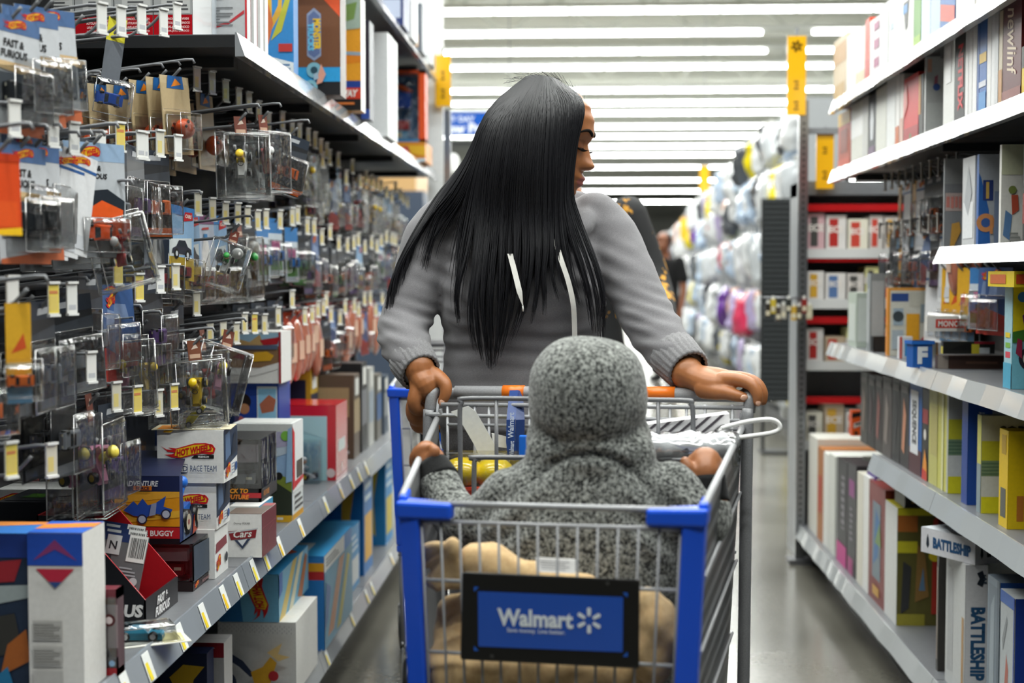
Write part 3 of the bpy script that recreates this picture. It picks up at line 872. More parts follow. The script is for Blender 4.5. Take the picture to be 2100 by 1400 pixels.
# ---- the hooks the picture shows in focus, then the rows that run away from the camera
for px, py, k, st, n, yw in [(205, 5, 'white', None, 0, 0), (245, 12, 'white', None, 0, 0), (287, 10, 'white', None, 0, 0), (332, 18, 'white', None, 0, 0), (360, 6, 'white', None, 0, 0)]:
    peg('z', px, py, 0.84, k, st, n)
for px, py, k, st, n, yw in [(25, 205, 'white', 'white_fold', 0, 0), (105, 232, 'white', 'fnf', 4, -0.15), (148, 250, 'white', 'dark', 4, 0), (203, 268, 'white', 'fnf_orange', 2, -0.3), (243, 250, 'yellow', 'dark', 3, 0), (285, 268, 'white', 'dark', 2, 0), (292, 270, 'white', None, 0, 0),
                             (325, 266, 'cream', 'dark_purple', 3, 0), (362, 276, 'white', 'dark_orange', 2, -0.2)]:
    peg('e', px, py, 0.85, k, st, n, yaw=yw)
for px, py, k, st, n, yw in [(21, 565, 'white', 'yellow_blue', 1, -0.5), (105, 578, 'yellow', 'dark', 2, 0), (143, 578, 'white', 'dark', 3, 0), (238, 524, 'yellow', 'dark', 2, 0), (282, 560, 'yellow', 'red_blue', 2, 0), (325, 545, 'white', None, 0, 0), (357, 540, 'cream', 'dark_purple', 2, 0)]:
    peg('f', px, py, 0.85, k, st, n, yaw=yw)
for px, py, k, st, n, yw in [(183, 720, 'white', 'dark', 2, 0), (235, 782, 'cream', 'kartP', 2, 0), (278, 790, 'yellow', 'dark_purple', 2, 0), (322, 798, 'cream', None, 0, 0), (354, 786, 'yellow', None, 0, 0)]:
    peg('g', px, py, 0.85, k, st, n, yaw=yw)
for px, py, k in [(18, 905, 'yellow'), (101, 908, 'cream')]:
    peg('h', px, py, 0.85, k)
ra = [(401, 137, None), (432, 145, None), (460, 163, 'sand'), (487, 180, None), (508, 188, None), (528, 206, None), (548, 230, 'kartW'), (577, 228, 'dark'), (597, 245, 'dark_orange'), (612, 252, None), (630, 262, 'dark'), (644, 270, 'kartY'), (656, 284, 'dark_purple'), (668, 292, 'sky')]
for px, py, st in ra:
    peg('a', px, py, 0.86, 'cream', st, 2 if st in ('kartW', 'dark', 'kartY', 'dark_orange') else (3 if st else 0), yaw=-0.1)
rb = [(403, 392, None), (433, 405, 'sky'), (460, 413, 'sky_white'), (485, 415, 'sky'), (505, 422, None), (526, 430, 'kartG'), (543, 428, 'dark'), (572, 430, 'bluewhite'), (597, 425, 'bluewhite'), (608, 422, None), (628, 445, 'bluewhite'), (642, 447, 'dark_green')]
for px, py, st in rb:
    peg('b', px, py, 0.86, 'cream', st, {'kartG': 2, 'bluewhite': 4}.get(st, 2) if st else 0, yaw=-0.12)
rc = [(400, 597, 'dark'), (428, 658, None), (455, 656, 'kartR'), (482, 660, None), (499, 640, None), (519, 641, None), (540, 643, None), (568, 628, None), (597, 594, 'dark'), (623, 630, 'peach'), (638, 626, 'peach'), (650, 616, 'peach'), (667, 598, 'peach')]
for px, py, st in rc:
    peg('c', px, py, 0.86, 'yellow' if px in (519,) else 'cream', st, 3 if st else 0, yaw=-0.1)
# the receding rows
STY = ['dark', 'dark_purple', 'dark_green', 'dark_orange', 'bluewhite', 'kartY', 'red_blue', 'sky', 'kartR']
rr = random.Random(11)
y = 4.72
while y < 7.2:
    for row, z, pool in (('a', 1.66, STY), ('b', 1.42, STY), ('c', 1.16, ['peach', 'peach', 'red_blue', 'dark_orange'])):
        if row == 'c' and y > 6.3: pool = STY
        p = Vector((-0.86, y + rr.uniform(-0.03, 0.03), z + rr.uniform(-0.03, 0.03)))
        r = ROWS[row]; r.n += 1
        wh = '%s hook, %s' % (ordinal(r.n - 1), r.words)
        hook(p, 'cream', 'wire hook with a cream price plate, %s' % wh, 0.33)
        st = rr.choice(pool)
        for i in range(rr.choice((1, 2, 3, 3))):
            x = 0.05 + i * 0.055
            lab = '%s, %s on %s' % (PACK_WORDS[st], 'front one' if i == 0 else 'behind the front one', wh)
            hang(st, p + Vector((-x, 0, -0.05 - x * SLOPE)), rr.uniform(-0.12, 0.02), lab, 'packs on the %s' % wh, rr.uniform(-0.05, 0.05))
    y += 0.155

# ---- packs that hang askew or stand out, placed one by one: (style, x, y of the hole in the picture, distance, yaw, roll, scale, words)
rs = random.Random(5)
def lone(style, px, py, Y, yaw=0.0, roll=0.0, s=1.0, words=''):
    p = PY(px, py, Y)
    hang(style, p, yaw, words, 'toy packs hanging at the front of the pegboard', roll, s)
    # each hangs on a bare hook of its own
    L = p.x - LB + 0.03
    q = Vector((p.x + 0.045, p.y, p.z + 0.052 + 0.004))
    hook(q, 'bare', 'bare hook of the ' + ' '.join(words.split()[:12]).rstrip(','), max(0.08, math.floor((q.x - LB) * 20) / 20 - 0.006))
lone('fnf', 25, 60, 2.20, -0.25, 0.0, 1.0, 'grey and blue toy car card at the picture edge, top corner')
lone('fnf', 62, 45, 2.25, -0.3, 0.05, 1.0, 'grey and blue toy car card, middle of three in the top corner')
lone('fnf', 92, 42, 2.32, -0.4, 0.05, 1.0, 'grey and blue toy car card, inner one of three in the top corner')
lone('single_blue', 236, 85, 2.85, -0.9, -0.15, 0.95, 'blue toy car pack on a bent yellow strip')
for i, (px, py, Y) in enumerate([(166, 198, 2.98), (206, 190, 3.0), (246, 192, 3.02), (293, 182, 3.04), (328, 176, 3.06), (357, 172, 3.06)]):
    lone('sand', px, py, Y, -0.12 - 0.03 * i, 0.06, 0.92, 'sand-coloured toy card, %s in the row of six under the overhead shelf' % ordinal(i))
lone('kartW', 492, 262, 3.18, -0.95, 0.03, 0.84, 'clear pack with a white toy kart turned to the aisle')
lone('kartR', 538, 258, 3.34, -0.55, 0.02, 0.84, 'clear pack with a red toy kart edge-on behind the white kart')
lone('dark_orange', 598, 290, 3.5, -0.75, -0.25, 0.8, 'black card with orange toy car swinging askew in a clear shell')
lone('kartG', 478, 490, 3.2, -0.95, -0.32, 0.62, 'tilted clear pack with a white balloon and kart')
lone('sky', 275, 450, 3.0, -0.22, 0.03, 0.9, 'sky-blue toy card with a dark car, outermost of three')
lone('sky_white', 322, 445, 3.05, -0.3, -0.03, 0.95, 'pale purple toy card with a white figure, middle of three')
lone('sky', 372, 440, 3.1, -0.28, -0.08, 0.9, 'sky-blue toy card, innermost of three and bent')
lone('kartY', 398, 722, 3.0, -1.0, 0.06, 0.84, 'clear pack with a yellow and black toy kart over the white cartons')
lone('kartP', 465, 700, 3.18, -0.75, -0.3, 0.84, 'clear pack with a pale kart tilted beside the yellow kart')
lone('kartP', 245, 680, 2.75, -0.8, 0.05, 0.84, 'clear pack with a pink and white kart in the front bay')
lone('kartY', 288, 690, 2.9, -0.3, 0.0, 0.84, 'clear pack with a yellow kart seen edge-on in the front bay')
lone('fnf_orange', 192, 315, 2.46, -0.6, 0.0, 0.95, 'pale toy car card with an orange car picture in the front bay')
for i, (px, py) in enumerate([(110, 335), (137, 333), (163, 332)]):
    lone('white_fold', px, py, 2.34 + i * 0.03, -0.35, -0.12 - 0.05 * i, 0.75, 'white folded card hanging in the front bay, %s of three' % ordinal(i))
for i, (px, py) in enumerate([(42, 325), (72, 322)]):
    lone('fnf', px, py, 2.2 + i * 0.06, -0.2, 0.0, 1.0, 'grey and blue toy car card behind the orange pack, %s of two' % ordinal(i))
lone('orange', 4, 330, 1.98, -0.5, 0.0, 0.55, 'thick orange and yellow pack at the picture edge')
lone('kartR', 222, 430, 2.5, -0.9, 0.25, 0.75, 'orange and white toy in a clear pack under the pale card')
lone('yellow_blue', 36, 640, 2.02, -0.9, 0.0, 0.66, 'narrow yellow and blue card with an orange toy at the picture edge')
lone('dark', 130, 630, 2.45, -0.5, 0.1, 0.95, 'black toy car card in the front bay beside the yellow card')
lone('red_blue', 228, 602, 2.7, -0.5, 0.05, 0.9, 'red and blue toy card alone on a front bay hook')
# ------------------------------------------------------------------ cartons on the left shelves
ZM = 0.6125; ZB = 0.1655; ZT = 1.7785; ZU = 2.2805
def box_at(name, px, py, z, wpx, hpx, sidepx, base, label, group=None, rz=0.0, cat='toy box', mat='card', wmin=0, **kw):
    """front-right-bottom corner shown at (px, py) on level z; wpx, hpx the front's size in the picture; sidepx where its right side ends"""
    p, k = spot(px, py, z)
    w_ = max(wpx / k, wmin); h = hpx / k
    d = 0.12
    if sidepx: d = p.y * (1190 - px) / (1190 - sidepx) - p.y
    return carton(name, p, w_, d, h, base, rz, label=label, group=group, cat=cat, mat=mat, **kw), p, w_, d, h

HWF = [('flame', 0.06, 0.45, 0.88, 0.76, 'HOT WHEELS', 'PREMIUM'), ('r', 0.06, 0.2, 0.18, 0.36, '1f3566'), ('r', 0.18, 0.2, 0.46, 0.36, '1f3566'), ('r', 0.185, 0.21, 0.455, 0.35, 'f4f4f2'),
       ('t', 'FORD', 0.32, 0.28, 0.10, '1f3566', {'bold': 0.0}), ('t', 'RACE TEAM', 0.70, 0.28, 0.115, '28406e', {'bold': 0.0, 'fit': 0.056}), ('p', [(0.1, 0.96), (0.22, 0.96), (0.26, 1.0), (0.12, 1.0)], 'e8b024')]
HWR = [('p', [(0, 0.25), (1, 0.42), (1, 1), (0, 1)], '27364d'), ('p', [(0.1, 0.4), (0.5, 0.5), (0.4, 0.95), (0.1, 0.9)], '5a7396'), ('p', [(0.5, 0.45), (0.9, 0.5), (0.9, 0.9), (0.7, 0.85)], '16202e'), ('c', 0.85, 0.22, 0.09, '2a4f8a'), ('flame', 0.05, 0.06, 0.4, 0.36), ('lines', 0.45, 0.1, 0.7, 0.34, 4, '9aa3b5')]
p3, k3 = spot(441, 1187, ZM)
h3 = 0.105
carton('toy_carton', p3, 0.135, 0.112, h3, 'f3f3f1', 0.0, HWF, [('p', [(0.05, 0.5), (0.9, 0.56), (0.85, 0.75), (0.1, 0.7)], '8a3a44'), ('flame', 0.05, 0.1, 0.4, 0.45), ('c', 0.8, 0.3, 0.1, '2b2f3a')], label='white toy car carton at the bottom of the pile of three', cat='toy box', group='white cartons in a pile')
carton('toy_carton', p3 + Vector((0.004, 0.002, h3)), 0.135, 0.112, 0.1, 'f3f3f1', 0.0, HWF, HWR, label='white toy car carton in the middle of the pile of three', cat='toy box', group='white cartons in a pile')
carton('toy_carton', p3 + Vector((0.022, -0.004, h3 + 0.1)), 0.142, 0.117, 0.112, 'f4f4f2', 0.0, HWF, HWR, label='white toy car carton on top of the pile, showing its whole front', cat='toy box', group='white cartons in a pile')
# the yellow car still on its card, lying on the pile
t = thing('blister_pack', p3 + Vector((-0.045, 0.045, h3 + 0.213)), 0.12, 'yellow toy car on a card lying on the pile of white cartons', 'toy')
hb = MB(); hb.box(-0.09, 0.075, -0.05, 0.05, 0, 0.0012, 'd9cfb0'); hb.poly([(-0.08, -0.045, 0.0015), (-0.03, -0.045, 0.0015), (-0.04, 0.03, 0.0015), (-0.08, 0.03, 0.0015)], 'e8902c'); hb.build('card', 'card', t)
yc = toy_car(t, 0.062, 'ecd81f', '1a1a16', '7a1f1c'); yc.location = (0.0, -0.01, 0.018); yc.rotation_euler = Euler((math.radians(-52), 0, math.radians(90)))
sb = shell(t, 0.002, 0.034, -0.035, 0.035, -0.045, 0.04); sb.rotation_euler = (0, -PI / 2, 0)

CARSF = [('t', 'Disney PIXAR', 0.42, 0.78, 0.06, '3a3a3a', {'bold': 0.0, 'shear': 0.2}), ('p', [(0.02, 0.60), (0.86, 0.66), (0.82, 0.46), (0.1, 0.40)], '8f1722'), ('p', [(0.0, 0.58), (0.90, 0.69), (0.88, 0.655), (0.02, 0.55)], 'c9cdd2'),
         ('t', 'Cars', 0.45, 0.55, 0.17, 'f4f2ee', {'shear': 0.3, 'bold': 0.02, 'tilt': 0.06}), ('p', [(0.2, 0.40), (0.68, 0.44), (0.44, 0.2)], '33405c'), ('p', [(0.3, 0.40), (0.58, 0.43), (0.44, 0.27)], 'e8eaee')]
box_at('toy_carton', 537, 1143, ZM, 72, 91, 567, 'f1f0ee', 'small white and maroon toy carton overhanging the shelf edge', F=CARSF,
       R=[('r', 0, 0, 1, 1, '6d1a24'), ('r', 0, 0.66, 1, 0.67, 'a8555c'), ('p', [(0.2, 0.1), (0.5, 0.3), (0.4, 0.5), (0.8, 0.6), (0.78, 0.62), (0.38, 0.52), (0.47, 0.31), (0.18, 0.12)], '8f3a42')], T=[('r', 0, 0, 1, 0.8, '6a5f58'), ('r', 0, 0.75, 1, 1, 'a8595c')])
# black window box with a grey car, on a small white carton
zz = 0.715
box_at('toy_carton', 531, 1128, ZM, 62, 92, 560, 'e4e6e4', 'pale carton under the black window box', F=[('r', 0.0, 0.5, 1, 0.9, 'f0f1ef'), ('r', 0.6, 0.2, 1.0, 0.6, '4aa0c8')], R=[('r', 0, 0, 1, 1, '3f9ac4')])
def window_box(frb, w_, d, h, frame, label, carcol, F=(), R=(), band=0.22, foam=None, rz=0.0, topcol=None):
    """a card tray with a clear front and side, a toy car inside"""
    t = thing('window_box', Vector(frb), rz, label, 'toy box')
    b = MB()
    b.box(-w_, 0, 0, d, 0, 0.003, frame); b.box(-w_, 0, d - 0.002, d, 0, h, frame); b.box(-w_, -w_ + 0.002, 0, d, 0, h, frame)
    b.box(-w_, 0, 0, d, h - 0.002, h, topcol or frame)
    b.box(-w_, 0, 0, 0.002, 0, h * band, frame); b.box(-0.002, 0, 0, d, 0, h * band * 0.9, frame)
    b.box(-0.006, 0, 0, 0.006, 0, h, frame)
    q = MB(); prints(q, 'F', w_, d, h, F); prints(q, 'R', w_, d, h, R); q.xf(Matrix.Translation((-w_ / 2, 0, 0)))
    b.v += [] ; off = len(b.v); b.v += q.v; b.f += [tuple(i + off for i in f) for f in q.f]; b.c += q.c; b.m += q.m; b.sm += q.sm
    b.build('tray', 'card', t)
    if foam: MB().box(-w_ * 0.8, -w_ * 0.1, 0.01, d * 0.6, h * 0.62, h * 0.9, foam).build('foam_block', 'matte', t)
    c = toy_car(t, d * 0.8, carcol); c.location = (-w_ * 0.5, d * 0.5, h * band + 0.003); c.scale = (min(1.6, w_ * 0.85 / (d * 0.8 * 0.46)),) + (1, 1.25)
    g = MB(); g.poly([(-w_, -0.001, h * band), (-0.0, -0.001, h * band), (-0.0, -0.001, h), (-w_, -0.001, h)], 'ffffff'); g.poly([(0.001, 0, h * band * 0.9), (0.001, d, h * band * 0.9), (0.001, d, h), (0.001, 0, h)], 'ffffff')
    g.build('window', 'clear', t)
    return t
p, k = spot(536, 1030, zz)
window_box(p, 0.125, 0.17, 0.152, '17181b', 'black window box with a grey car and orange lettering', '6b7076',
           F=[('r', 0.62, 0.07, 1.0, 0.15, 'b3222b'), ('t', 'BACK TO', 0.5, 0.18, 0.075, 'f0a028', {'bold': 0.04, 'shear': 0.2}), ('t', 'THE FUTURE', 0.45, 0.085, 0.075, 'f08a24', {'bold': 0.04, 'shear': 0.2, 'fit': 0.08})],
           R=[('p', [(0, 0.02), (1, 0.02), (1, 0.2), (0, 0.2)], '2a2524'), ('t', 'FUTURE', 0.3, 0.12, 0.08, 'd88a3c', {'shear': 0.2}), ('c', 0.72, 0.72, 0.13, '0e0f12')], foam='a39aa3')
box_at('toy_carton', 600, 1070, ZM, 125, 205, 622, 'dfe3e2', 'tall picture carton with a green track and yellow base', F=[('r', 0, 0.07, 1, 0.97, '9dbfe6'), ('r', 0, 0.9, 1, 1, 'd6dad9'), ('p', [(0, 0.5), (0.45, 0.6), (1, 0.72), (1, 0.9), (0, 0.9)], 'c9d9ea'), ('p', [(0.35, 0.72), (0.98, 0.78), (0.95, 0.92), (0.4, 0.92)], 'b9b5d3'),
       ('c', 0.1, 0.84, 0.04, '5fae3c'), ('c', 0.3, 0.86, 0.05, '6cb545'), ('c', 0.55, 0.87, 0.04, '64ad40'), ('c', 0.9, 0.88, 0.05, '86c653'), ('p', [(0.4, 0.66), (0.62, 0.68), (0.66, 0.76), (0.5, 0.8), (0.38, 0.74)], 'c8242a'),
       ('p', [(0.3, 0.07), (1, 0.07), (1, 0.3), (0.7, 0.42), (0.5, 0.34)], '2d3527'), ('p', [(0.5, 0.34), (0.7, 0.42), (1, 0.3), (1, 0.44), (0.8, 0.48)], '7b8a34'), ('c', 0.78, 0.47, 0.04, '1d1d1a'), ('r', 0, 0, 1, 0.07, 'e3ae1f'), ('r', 0.75, 0.025, 0.85, 0.05, 'f4efdd'), ('p', [(0.9, 0.4), (1, 0.42), (1, 0.97), (0.94, 0.95)], '9cc2e8')],
       R=[('r', 0, 0, 1, 0.07, 'd79c1e'), ('r', 0, 0.3, 1, 1, 'e6e8e8'), ('p', [(0, 0.32), (1, 0.38), (1, 0.42), (0.2, 0.4), (0.2, 0.9), (0, 0.97)], 'c52a30'), ('r', 0.35, 0.42, 0.9, 0.6, '4a4138'), ('lines', 0.15, 0.1, 0.9, 0.28, 3, '4d4a4a')], T=[('r', 0.05, 0.1, 0.95, 0.9, 'c8cac8')])
o, p, w_, d, h = box_at('toy_carton', 689, 985, ZM, 150, 156, 712, 'd6202c', 'red open-front carton with a pale blue inside and a small clear pack', F=[('r', 0.0, 0.0, 0.88, 0.86, 'a9d3da'), ('p', [(0.02, 0.6), (0.4, 0.7), (0.88, 0.55), (0.88, 0.86), (0.02, 0.86)], 'b7dbe0'), ('r', 0.08, 0.45, 0.3, 0.6, '94c6d4'), ('c', 0.93, 0.1, 0.06, 'e8d4d2')],
       R=[('r', 0, 0.0, 1, 1, 'd21f2b'), ('r', 0.2, 0.36, 0.8, 0.52, 'cfe4e6'), ('c', 0.5, 0.12, 0.09, 'e9b9ba')], mat='gloss', T=[('r', 0, 0, 1, 1, 'cf1f2c')])
t = thing('blister_pack', p + Vector((-0.09, -0.075, 0)), 0, 'small clear pack standing in front of the red carton', 'toy')
k_ = toy_kart(t, 'c9ccce', 'e9ecec'); k_.location = (0, 0.03, 0.01); k_.rotation_euler = (0, 0, 1.0)
g = MB(); g.box(-0.05, 0.05, 0.0, 0.06, 0, 0.13, 'ffffff'); g.build('clear_box', 'clear', t)

# Adventure box on the clear car box
p = Vector((-0.787, 2.835, ZM))
window_box(p, 0.13, 0.17, 0.097, '1a1b1f', 'dark window box with a red car under the blue adventure box', '7d1b20', F=[('r', 0.0, 0.0, 1, 0.2, '22181a')],
           R=[('r', 0, 0.0, 1, 0.16, '2a1a1c'), ('flame', 0.04, 0.03, 0.25, 0.17), ('t', 'FAST & FURIOUS', 0.55, 0.08, 0.06, 'b98a8a', {'fit': 0.09}), ('p', [(0.0, 0.2), (0.93, 0.2), (0.93, 0.9), (0.0, 0.96)], '3d4a5a'), ('r', 0.94, 0.0, 1, 1, '54191e')], foam='a79ca4', topcol='2a2a30')
p = Vector((-0.812, 2.835, ZM + 0.0975))
t = thing('display_box', p, 0.0, 'blue and orange adventure toy box with a blue buggy, its side open', 'toy box')
W_, D_, H_ = 0.134, 0.17, 0.137
b = MB()
b.box(-W_, 0, 0, 0.022, 0, H_, '1d2f66')
q = MB(); prints(q, 'F', W_, 0.022, H_, [('r', 0, 0.78, 1, 1, '1f2a56'), ('r', 0, 0.26, 1, 0.78, 'f0a01e'), ('p', [(0, 0.6), (1, 0.7), (1, 0.78), (0, 0.78)], 'f3b23a'), ('p', [(0, 0.3), (1, 0.4), (1, 0.5), (0, 0.42)], 'f6bd3c'), ('r', 0, 0.08, 1, 0.25, 'c2232c'), ('r', 0, 0, 1, 0.08, '14141c'),
   ('t', 'ADVENTURE', 0.42, 0.9, 0.085, 'e6e9ef', {'bold': 0.03, 'shear': 0.2, 'fit': 0.07}), ('r', 0.3, 0.8, 0.58, 0.865, 'e27d22'), ('t', 'FORCE', 0.44, 0.832, 0.05, '2a2440', {'bold': 0.03}),
   ('p', [(0.14, 0.5), (0.3, 0.64), (0.36, 0.58), (0.44, 0.68), (0.52, 0.58), (0.62, 0.6), (0.8, 0.72), (0.76, 0.56), (0.9, 0.52), (0.84, 0.42), (0.6, 0.46), (0.5, 0.4), (0.3, 0.42)], '2a55b8'), ('c', 0.43, 0.37, 0.075, '2b2f4c'), ('c', 0.43, 0.37, 0.055, 'c3cbe0'), ('c', 0.8, 0.45, 0.075, '2b2f4c'), ('c', 0.8, 0.45, 0.055, 'c3cbe0'), ('p', [(0.54, 0.42), (0.64, 0.44), (0.66, 0.62), (0.58, 0.6)], '98a4c8'),
   ('t', 'BITE BUGGY', 0.62, 0.165, 0.085, 'f4eff0', {'bold': 0.03, 'fit': 0.08})])
q.xf(Matrix.Translation((-W_ / 2, 0, 0)))
off = len(b.v); b.v += q.v; b.f += [tuple(i + off for i in f) for f in q.f]; b.c += q.c; b.m += q.m; b.sm += q.sm
b.box(-W_, 0, 0, D_, 0, 0.003, '1b2448'); b.box(-0.002, 0, 0.02, D_, 0, 0.045, '1b2350')
b.poly([(0.001, 0.02, 0.004), (0.001, 0.07, 0.004), (0.001, 0.07, 0.04), (0.001, 0.02, 0.04)], '54688c'); b.poly([(0.0015, 0.09, 0.004), (0.0015, 0.15, 0.012), (0.0015, D_, 0.045), (0.0015, 0.10, 0.042)], 'd8502a')
b.text('ADVENTURE FORCE', (0.0025, 0.045, 0.024), (0, 1, 0), (0, 0, 1), 0.012, 'e5e8f0', 0.02, 0.1, fit=0.045); b.text('BITE BUGGY', (0.0025, 0.13, 0.024), (0, 1, 0), (0, 0, 1), 0.012, 'f0eef0', 0.02, 0.1, fit=0.055)
b.hexa([(-W_, D_ - 0.003, 0), (0.01, D_ - 0.003, 0), (0.01, D_, 0), (-W_, D_, 0)], [(-W_, D_ - 0.003, H_ + 0.03), (-0.045, D_ - 0.003, H_ + 0.03), (-0.045, D_, H_ + 0.03), (-W_, D_, H_ + 0.03)], 'ef9d22')
b.hexa([(-0.047, D_ - 0.004, 0.03), (0.012, D_ - 0.004, 0.03), (0.012, D_, 0.03), (-0.047, D_, 0.03)], [(-0.049, D_ - 0.004, H_ + 0.028), (-0.045, D_ - 0.004, H_ + 0.028), (-0.045, D_, H_ + 0.028), (-0.049, D_, H_ + 0.028)], 'f0a023')
b.hexa([(-W_, 0.0, H_), (0, 0.0, H_), (-0.03, D_, H_ + 0.03), (-W_, D_, H_ + 0.03)], [(-W_, 0.0, H_ + 0.002), (0, 0.0, H_ + 0.002), (-0.03, D_, H_ + 0.032), (-W_, D_, H_ + 0.032)], '232a48')
b.poly([(-0.06, 0.08, H_ + 0.0135), (-0.02, 0.08, H_ + 0.0135), (-0.04, 0.16, H_ + 0.0235), (-0.08, 0.16, H_ + 0.0235)], 'd85a2c')
b.build('card_sleeve', 'card', t)
bg = MB(); bg.hexa([(-0.07, 0.04, 0.03), (-0.008, 0.04, 0.03), (-0.008, 0.155, 0.03), (-0.07, 0.155, 0.03)], [(-0.06, 0.06, 0.06), (-0.012, 0.06, 0.06), (-0.012, 0.14, 0.07), (-0.06, 0.14, 0.07)], '2f74d8')
bg.tube([(-0.02, 0.06, 0.05), (-0.018, 0.05, 0.09), (-0.012, 0.055, 0.118)], [0.012, 0.01, 0.011], '2f74d8', 10); bg.ell((-0.012, 0.055, 0.118), 0.014, '2f74d8', 12, 8)
bo = bg.build('toy_buggy', 'plastic', t)
for yy in (0.05, 0.13):
    q = MB(); q.cyl((-0.012, yy, 0.037), (0.004, yy, 0.037), 0.026, '1a1a1a', 20); q.disc((0.0045, yy, 0.037), (1, 0, 0), 0.017, 'c7b9a0', 14); q.disc((0.005, yy, 0.037), (1, 0, 0), 0.006, '9a2a2a', 10)
    q.build('wheel', 'plastic', bo)

# the black and red counter tray with leaning cards
p, k = spot(299, 1286, ZM)
t = thing('display_tray', p, 0.0, 'black sloping display tray, red inside, full of grey car cards', 'display tray')
D_ = 0.205; LW = 0.2
def slope_wall(y, col_in, col_out):
    b = MB()
    pr = [(0, 0), (0, 0.05), (-0.135, 0.205), (-LW, 0.205), (-LW, 0)]
    n = len(pr)
    b.add([(x, y, z) for x, z in pr] + [(x, y + 0.003, z) for x, z in pr], [tuple(range(n))], col_out)
    b.add([(x, y + 0.003, z) for x, z in pr], [tuple(reversed(range(n)))], col_in)
    b.add([(x, y, z) for x, z in pr] + [(x, y + 0.003, z) for x, z in pr], [(i, (i + 1) % n, n + (i + 1) % n, n + i) for i in range(n)], 'b8202c')
    return b
b = slope_wall(0, 'b3141f', '15161c')
b.text('FURIOUS', (-0.065, -0.001, 0.03), (1, 0, 0), (0, 0, 1), 0.024, 'eceaea', 0.05, 0.15)
b.build('side_wall', 'card', t)
slope_wall(D_, 'a01520', 'c21824').build('side_wall', 'card', t)
b = MB(); b.box(-LW, -LW + 0.003, 0, D_, 0, 0.205, 'b3141f'); b.box(-LW, 0, 0, D_, 0, 0.003, '1a1a1f'); b.box(-0.003, 0.001, 0, D_, 0, 0.05, '17151c')
b.text('FAST &', (0.002, 0.1, 0.034), (0, 1, 0), (0, 0, 1), 0.017, 'f0efef', 0.05, 0.2); b.text('FURIOUS', (0.002, 0.1, 0.014), (0, 1, 0), (0, 0, 1), 0.018, 'f0efef', 0.05, 0.2)
b.build('tray', 'card', t)
for i in range(3):
    c = thing('blister_pack', p + Vector((-0.088 - 0.02 * i, 0.03 + 0.055 * i, 0.012)), 0.0, 'grey car card with a bar code leaning in the display tray, %s of three' % ordinal(i), 'toy', 'grey cards in the display tray')
    b = MB(); prints(b, 'F', 0.11, 0.002, 0.155, [('r', 0, 0, 1, 1, '6b6d70'), ('r', 0, 0.9, 1, 1, '2a3b6a'), ('r', 0.3, 0.0, 0.42, 0.8, '303338'), ('bars', 0.68, 0.68, 1.0, 1.0), ('r', 0.3, 0.74, 0.55, 0.97, 'd9dcde'), ('t', 'N', 0.42, 0.85, 0.1, '2b2f36'), ('c', 0.88, 0.45, 0.05, 'c9ccd0'), ('lines', 0.6, 0.5, 0.9, 0.62, 3, 'aeb2b8'), ('lines', 0.6, 0.12, 0.85, 0.4, 5, '8d9096')])
    b.box(-0.055, 0.055, 0, 0.002, 0, 0.155, '77797c')
    b.xf(Matrix.Rotation(math.radians(-14), 4, 'X') @ Matrix.Rotation(math.radians(8), 4, 'Y')); b.build('card', 'card', c)
    q = toy_car(c, 0.07, '3a3d44'); q.location = (0, 0.02, 0.06); q.rotation_euler = (PI / 2 - 0.2, 0, 0)

# near boxes at the bottom corner
p = PX(172, 1300, -0.76); p.z = ZM
k = FPX / p.y
carton('toy_carton', p, 118 / k, 0.10, 0.25, 'eceae6', 0.0, [('r', 0, 0.8, 1, 1, '2350b8'), ('p', [(0.1, 0.83), (0.5, 0.96), (0.9, 0.83), (0.5, 0.9)], '8a3b74'), ('p', [(0.15, 0.78), (0.85, 0.78), (0.62, 0.7), (0.38, 0.7)], 'c22a44'), ('p', [(0.38, 0.7), (0.62, 0.7), (0.5, 0.66)], '34508c'),
       ('r', 0.08, 0.34, 0.62, 0.46, 'c4c2be'), ('r', 0.08, 0.18, 0.62, 0.3, 'c6c4c0'), ('r', 0.08, 0.04, 0.62, 0.15, 'c6c4c0'), ('lines', 0.1, 0.35, 0.6, 0.45, 6, 'aeaca8'), ('lines', 0.1, 0.19, 0.6, 0.29, 6, 'aeaca8')], T=[('r', 0, 0, 1, 1, '2f62c4'), ('p', [(0, 0.3), (1, 0.5), (1, 0.9), (0, 0.7)], 'e08a3a')], label='white-fronted carton with a blue band at the lower picture corner', cat='toy box')
carton('toy_carton', p + Vector((-118 / k - 0.002, 0.012, 0)), 0.12, 0.10, 0.246, '27364d', 0.0, [('r', 0, 0.85, 1, 1, '1f3a86'), ('p', [(0.1, 0.8), (0.9, 0.84), (0.8, 0.7), (0.3, 0.68)], 'a12a34'), ('p', [(0, 0.5), (1, 0.6), (1, 0.68), (0, 0.66)], 'a8b3b4'), ('p', [(0.2, 0.2), (0.9, 0.25), (0.8, 0.5), (0.3, 0.45)], '3b3a36'), ('p', [(0.6, 0.1), (1, 0.2), (0.95, 0.4), (0.7, 0.3)], 'b5662c'), ('p', [(0.3, 0.0), (0.8, 0.0), (0.7, 0.16)], '2c7fae')],
       T=[('r', 0, 0, 1, 1, '3d7cc9'), ('p', [(0, 0.5), (1, 0.8), (1, 1), (0, 1)], 'e9944a')], label='dark picture carton at the picture edge beside the white-fronted one', cat='toy box')
p, k = spot(243, 1385, ZM)
t = thing('window_box', p, 0.0, 'maroon window box with an orange backing and a small grey figure', 'toy box')
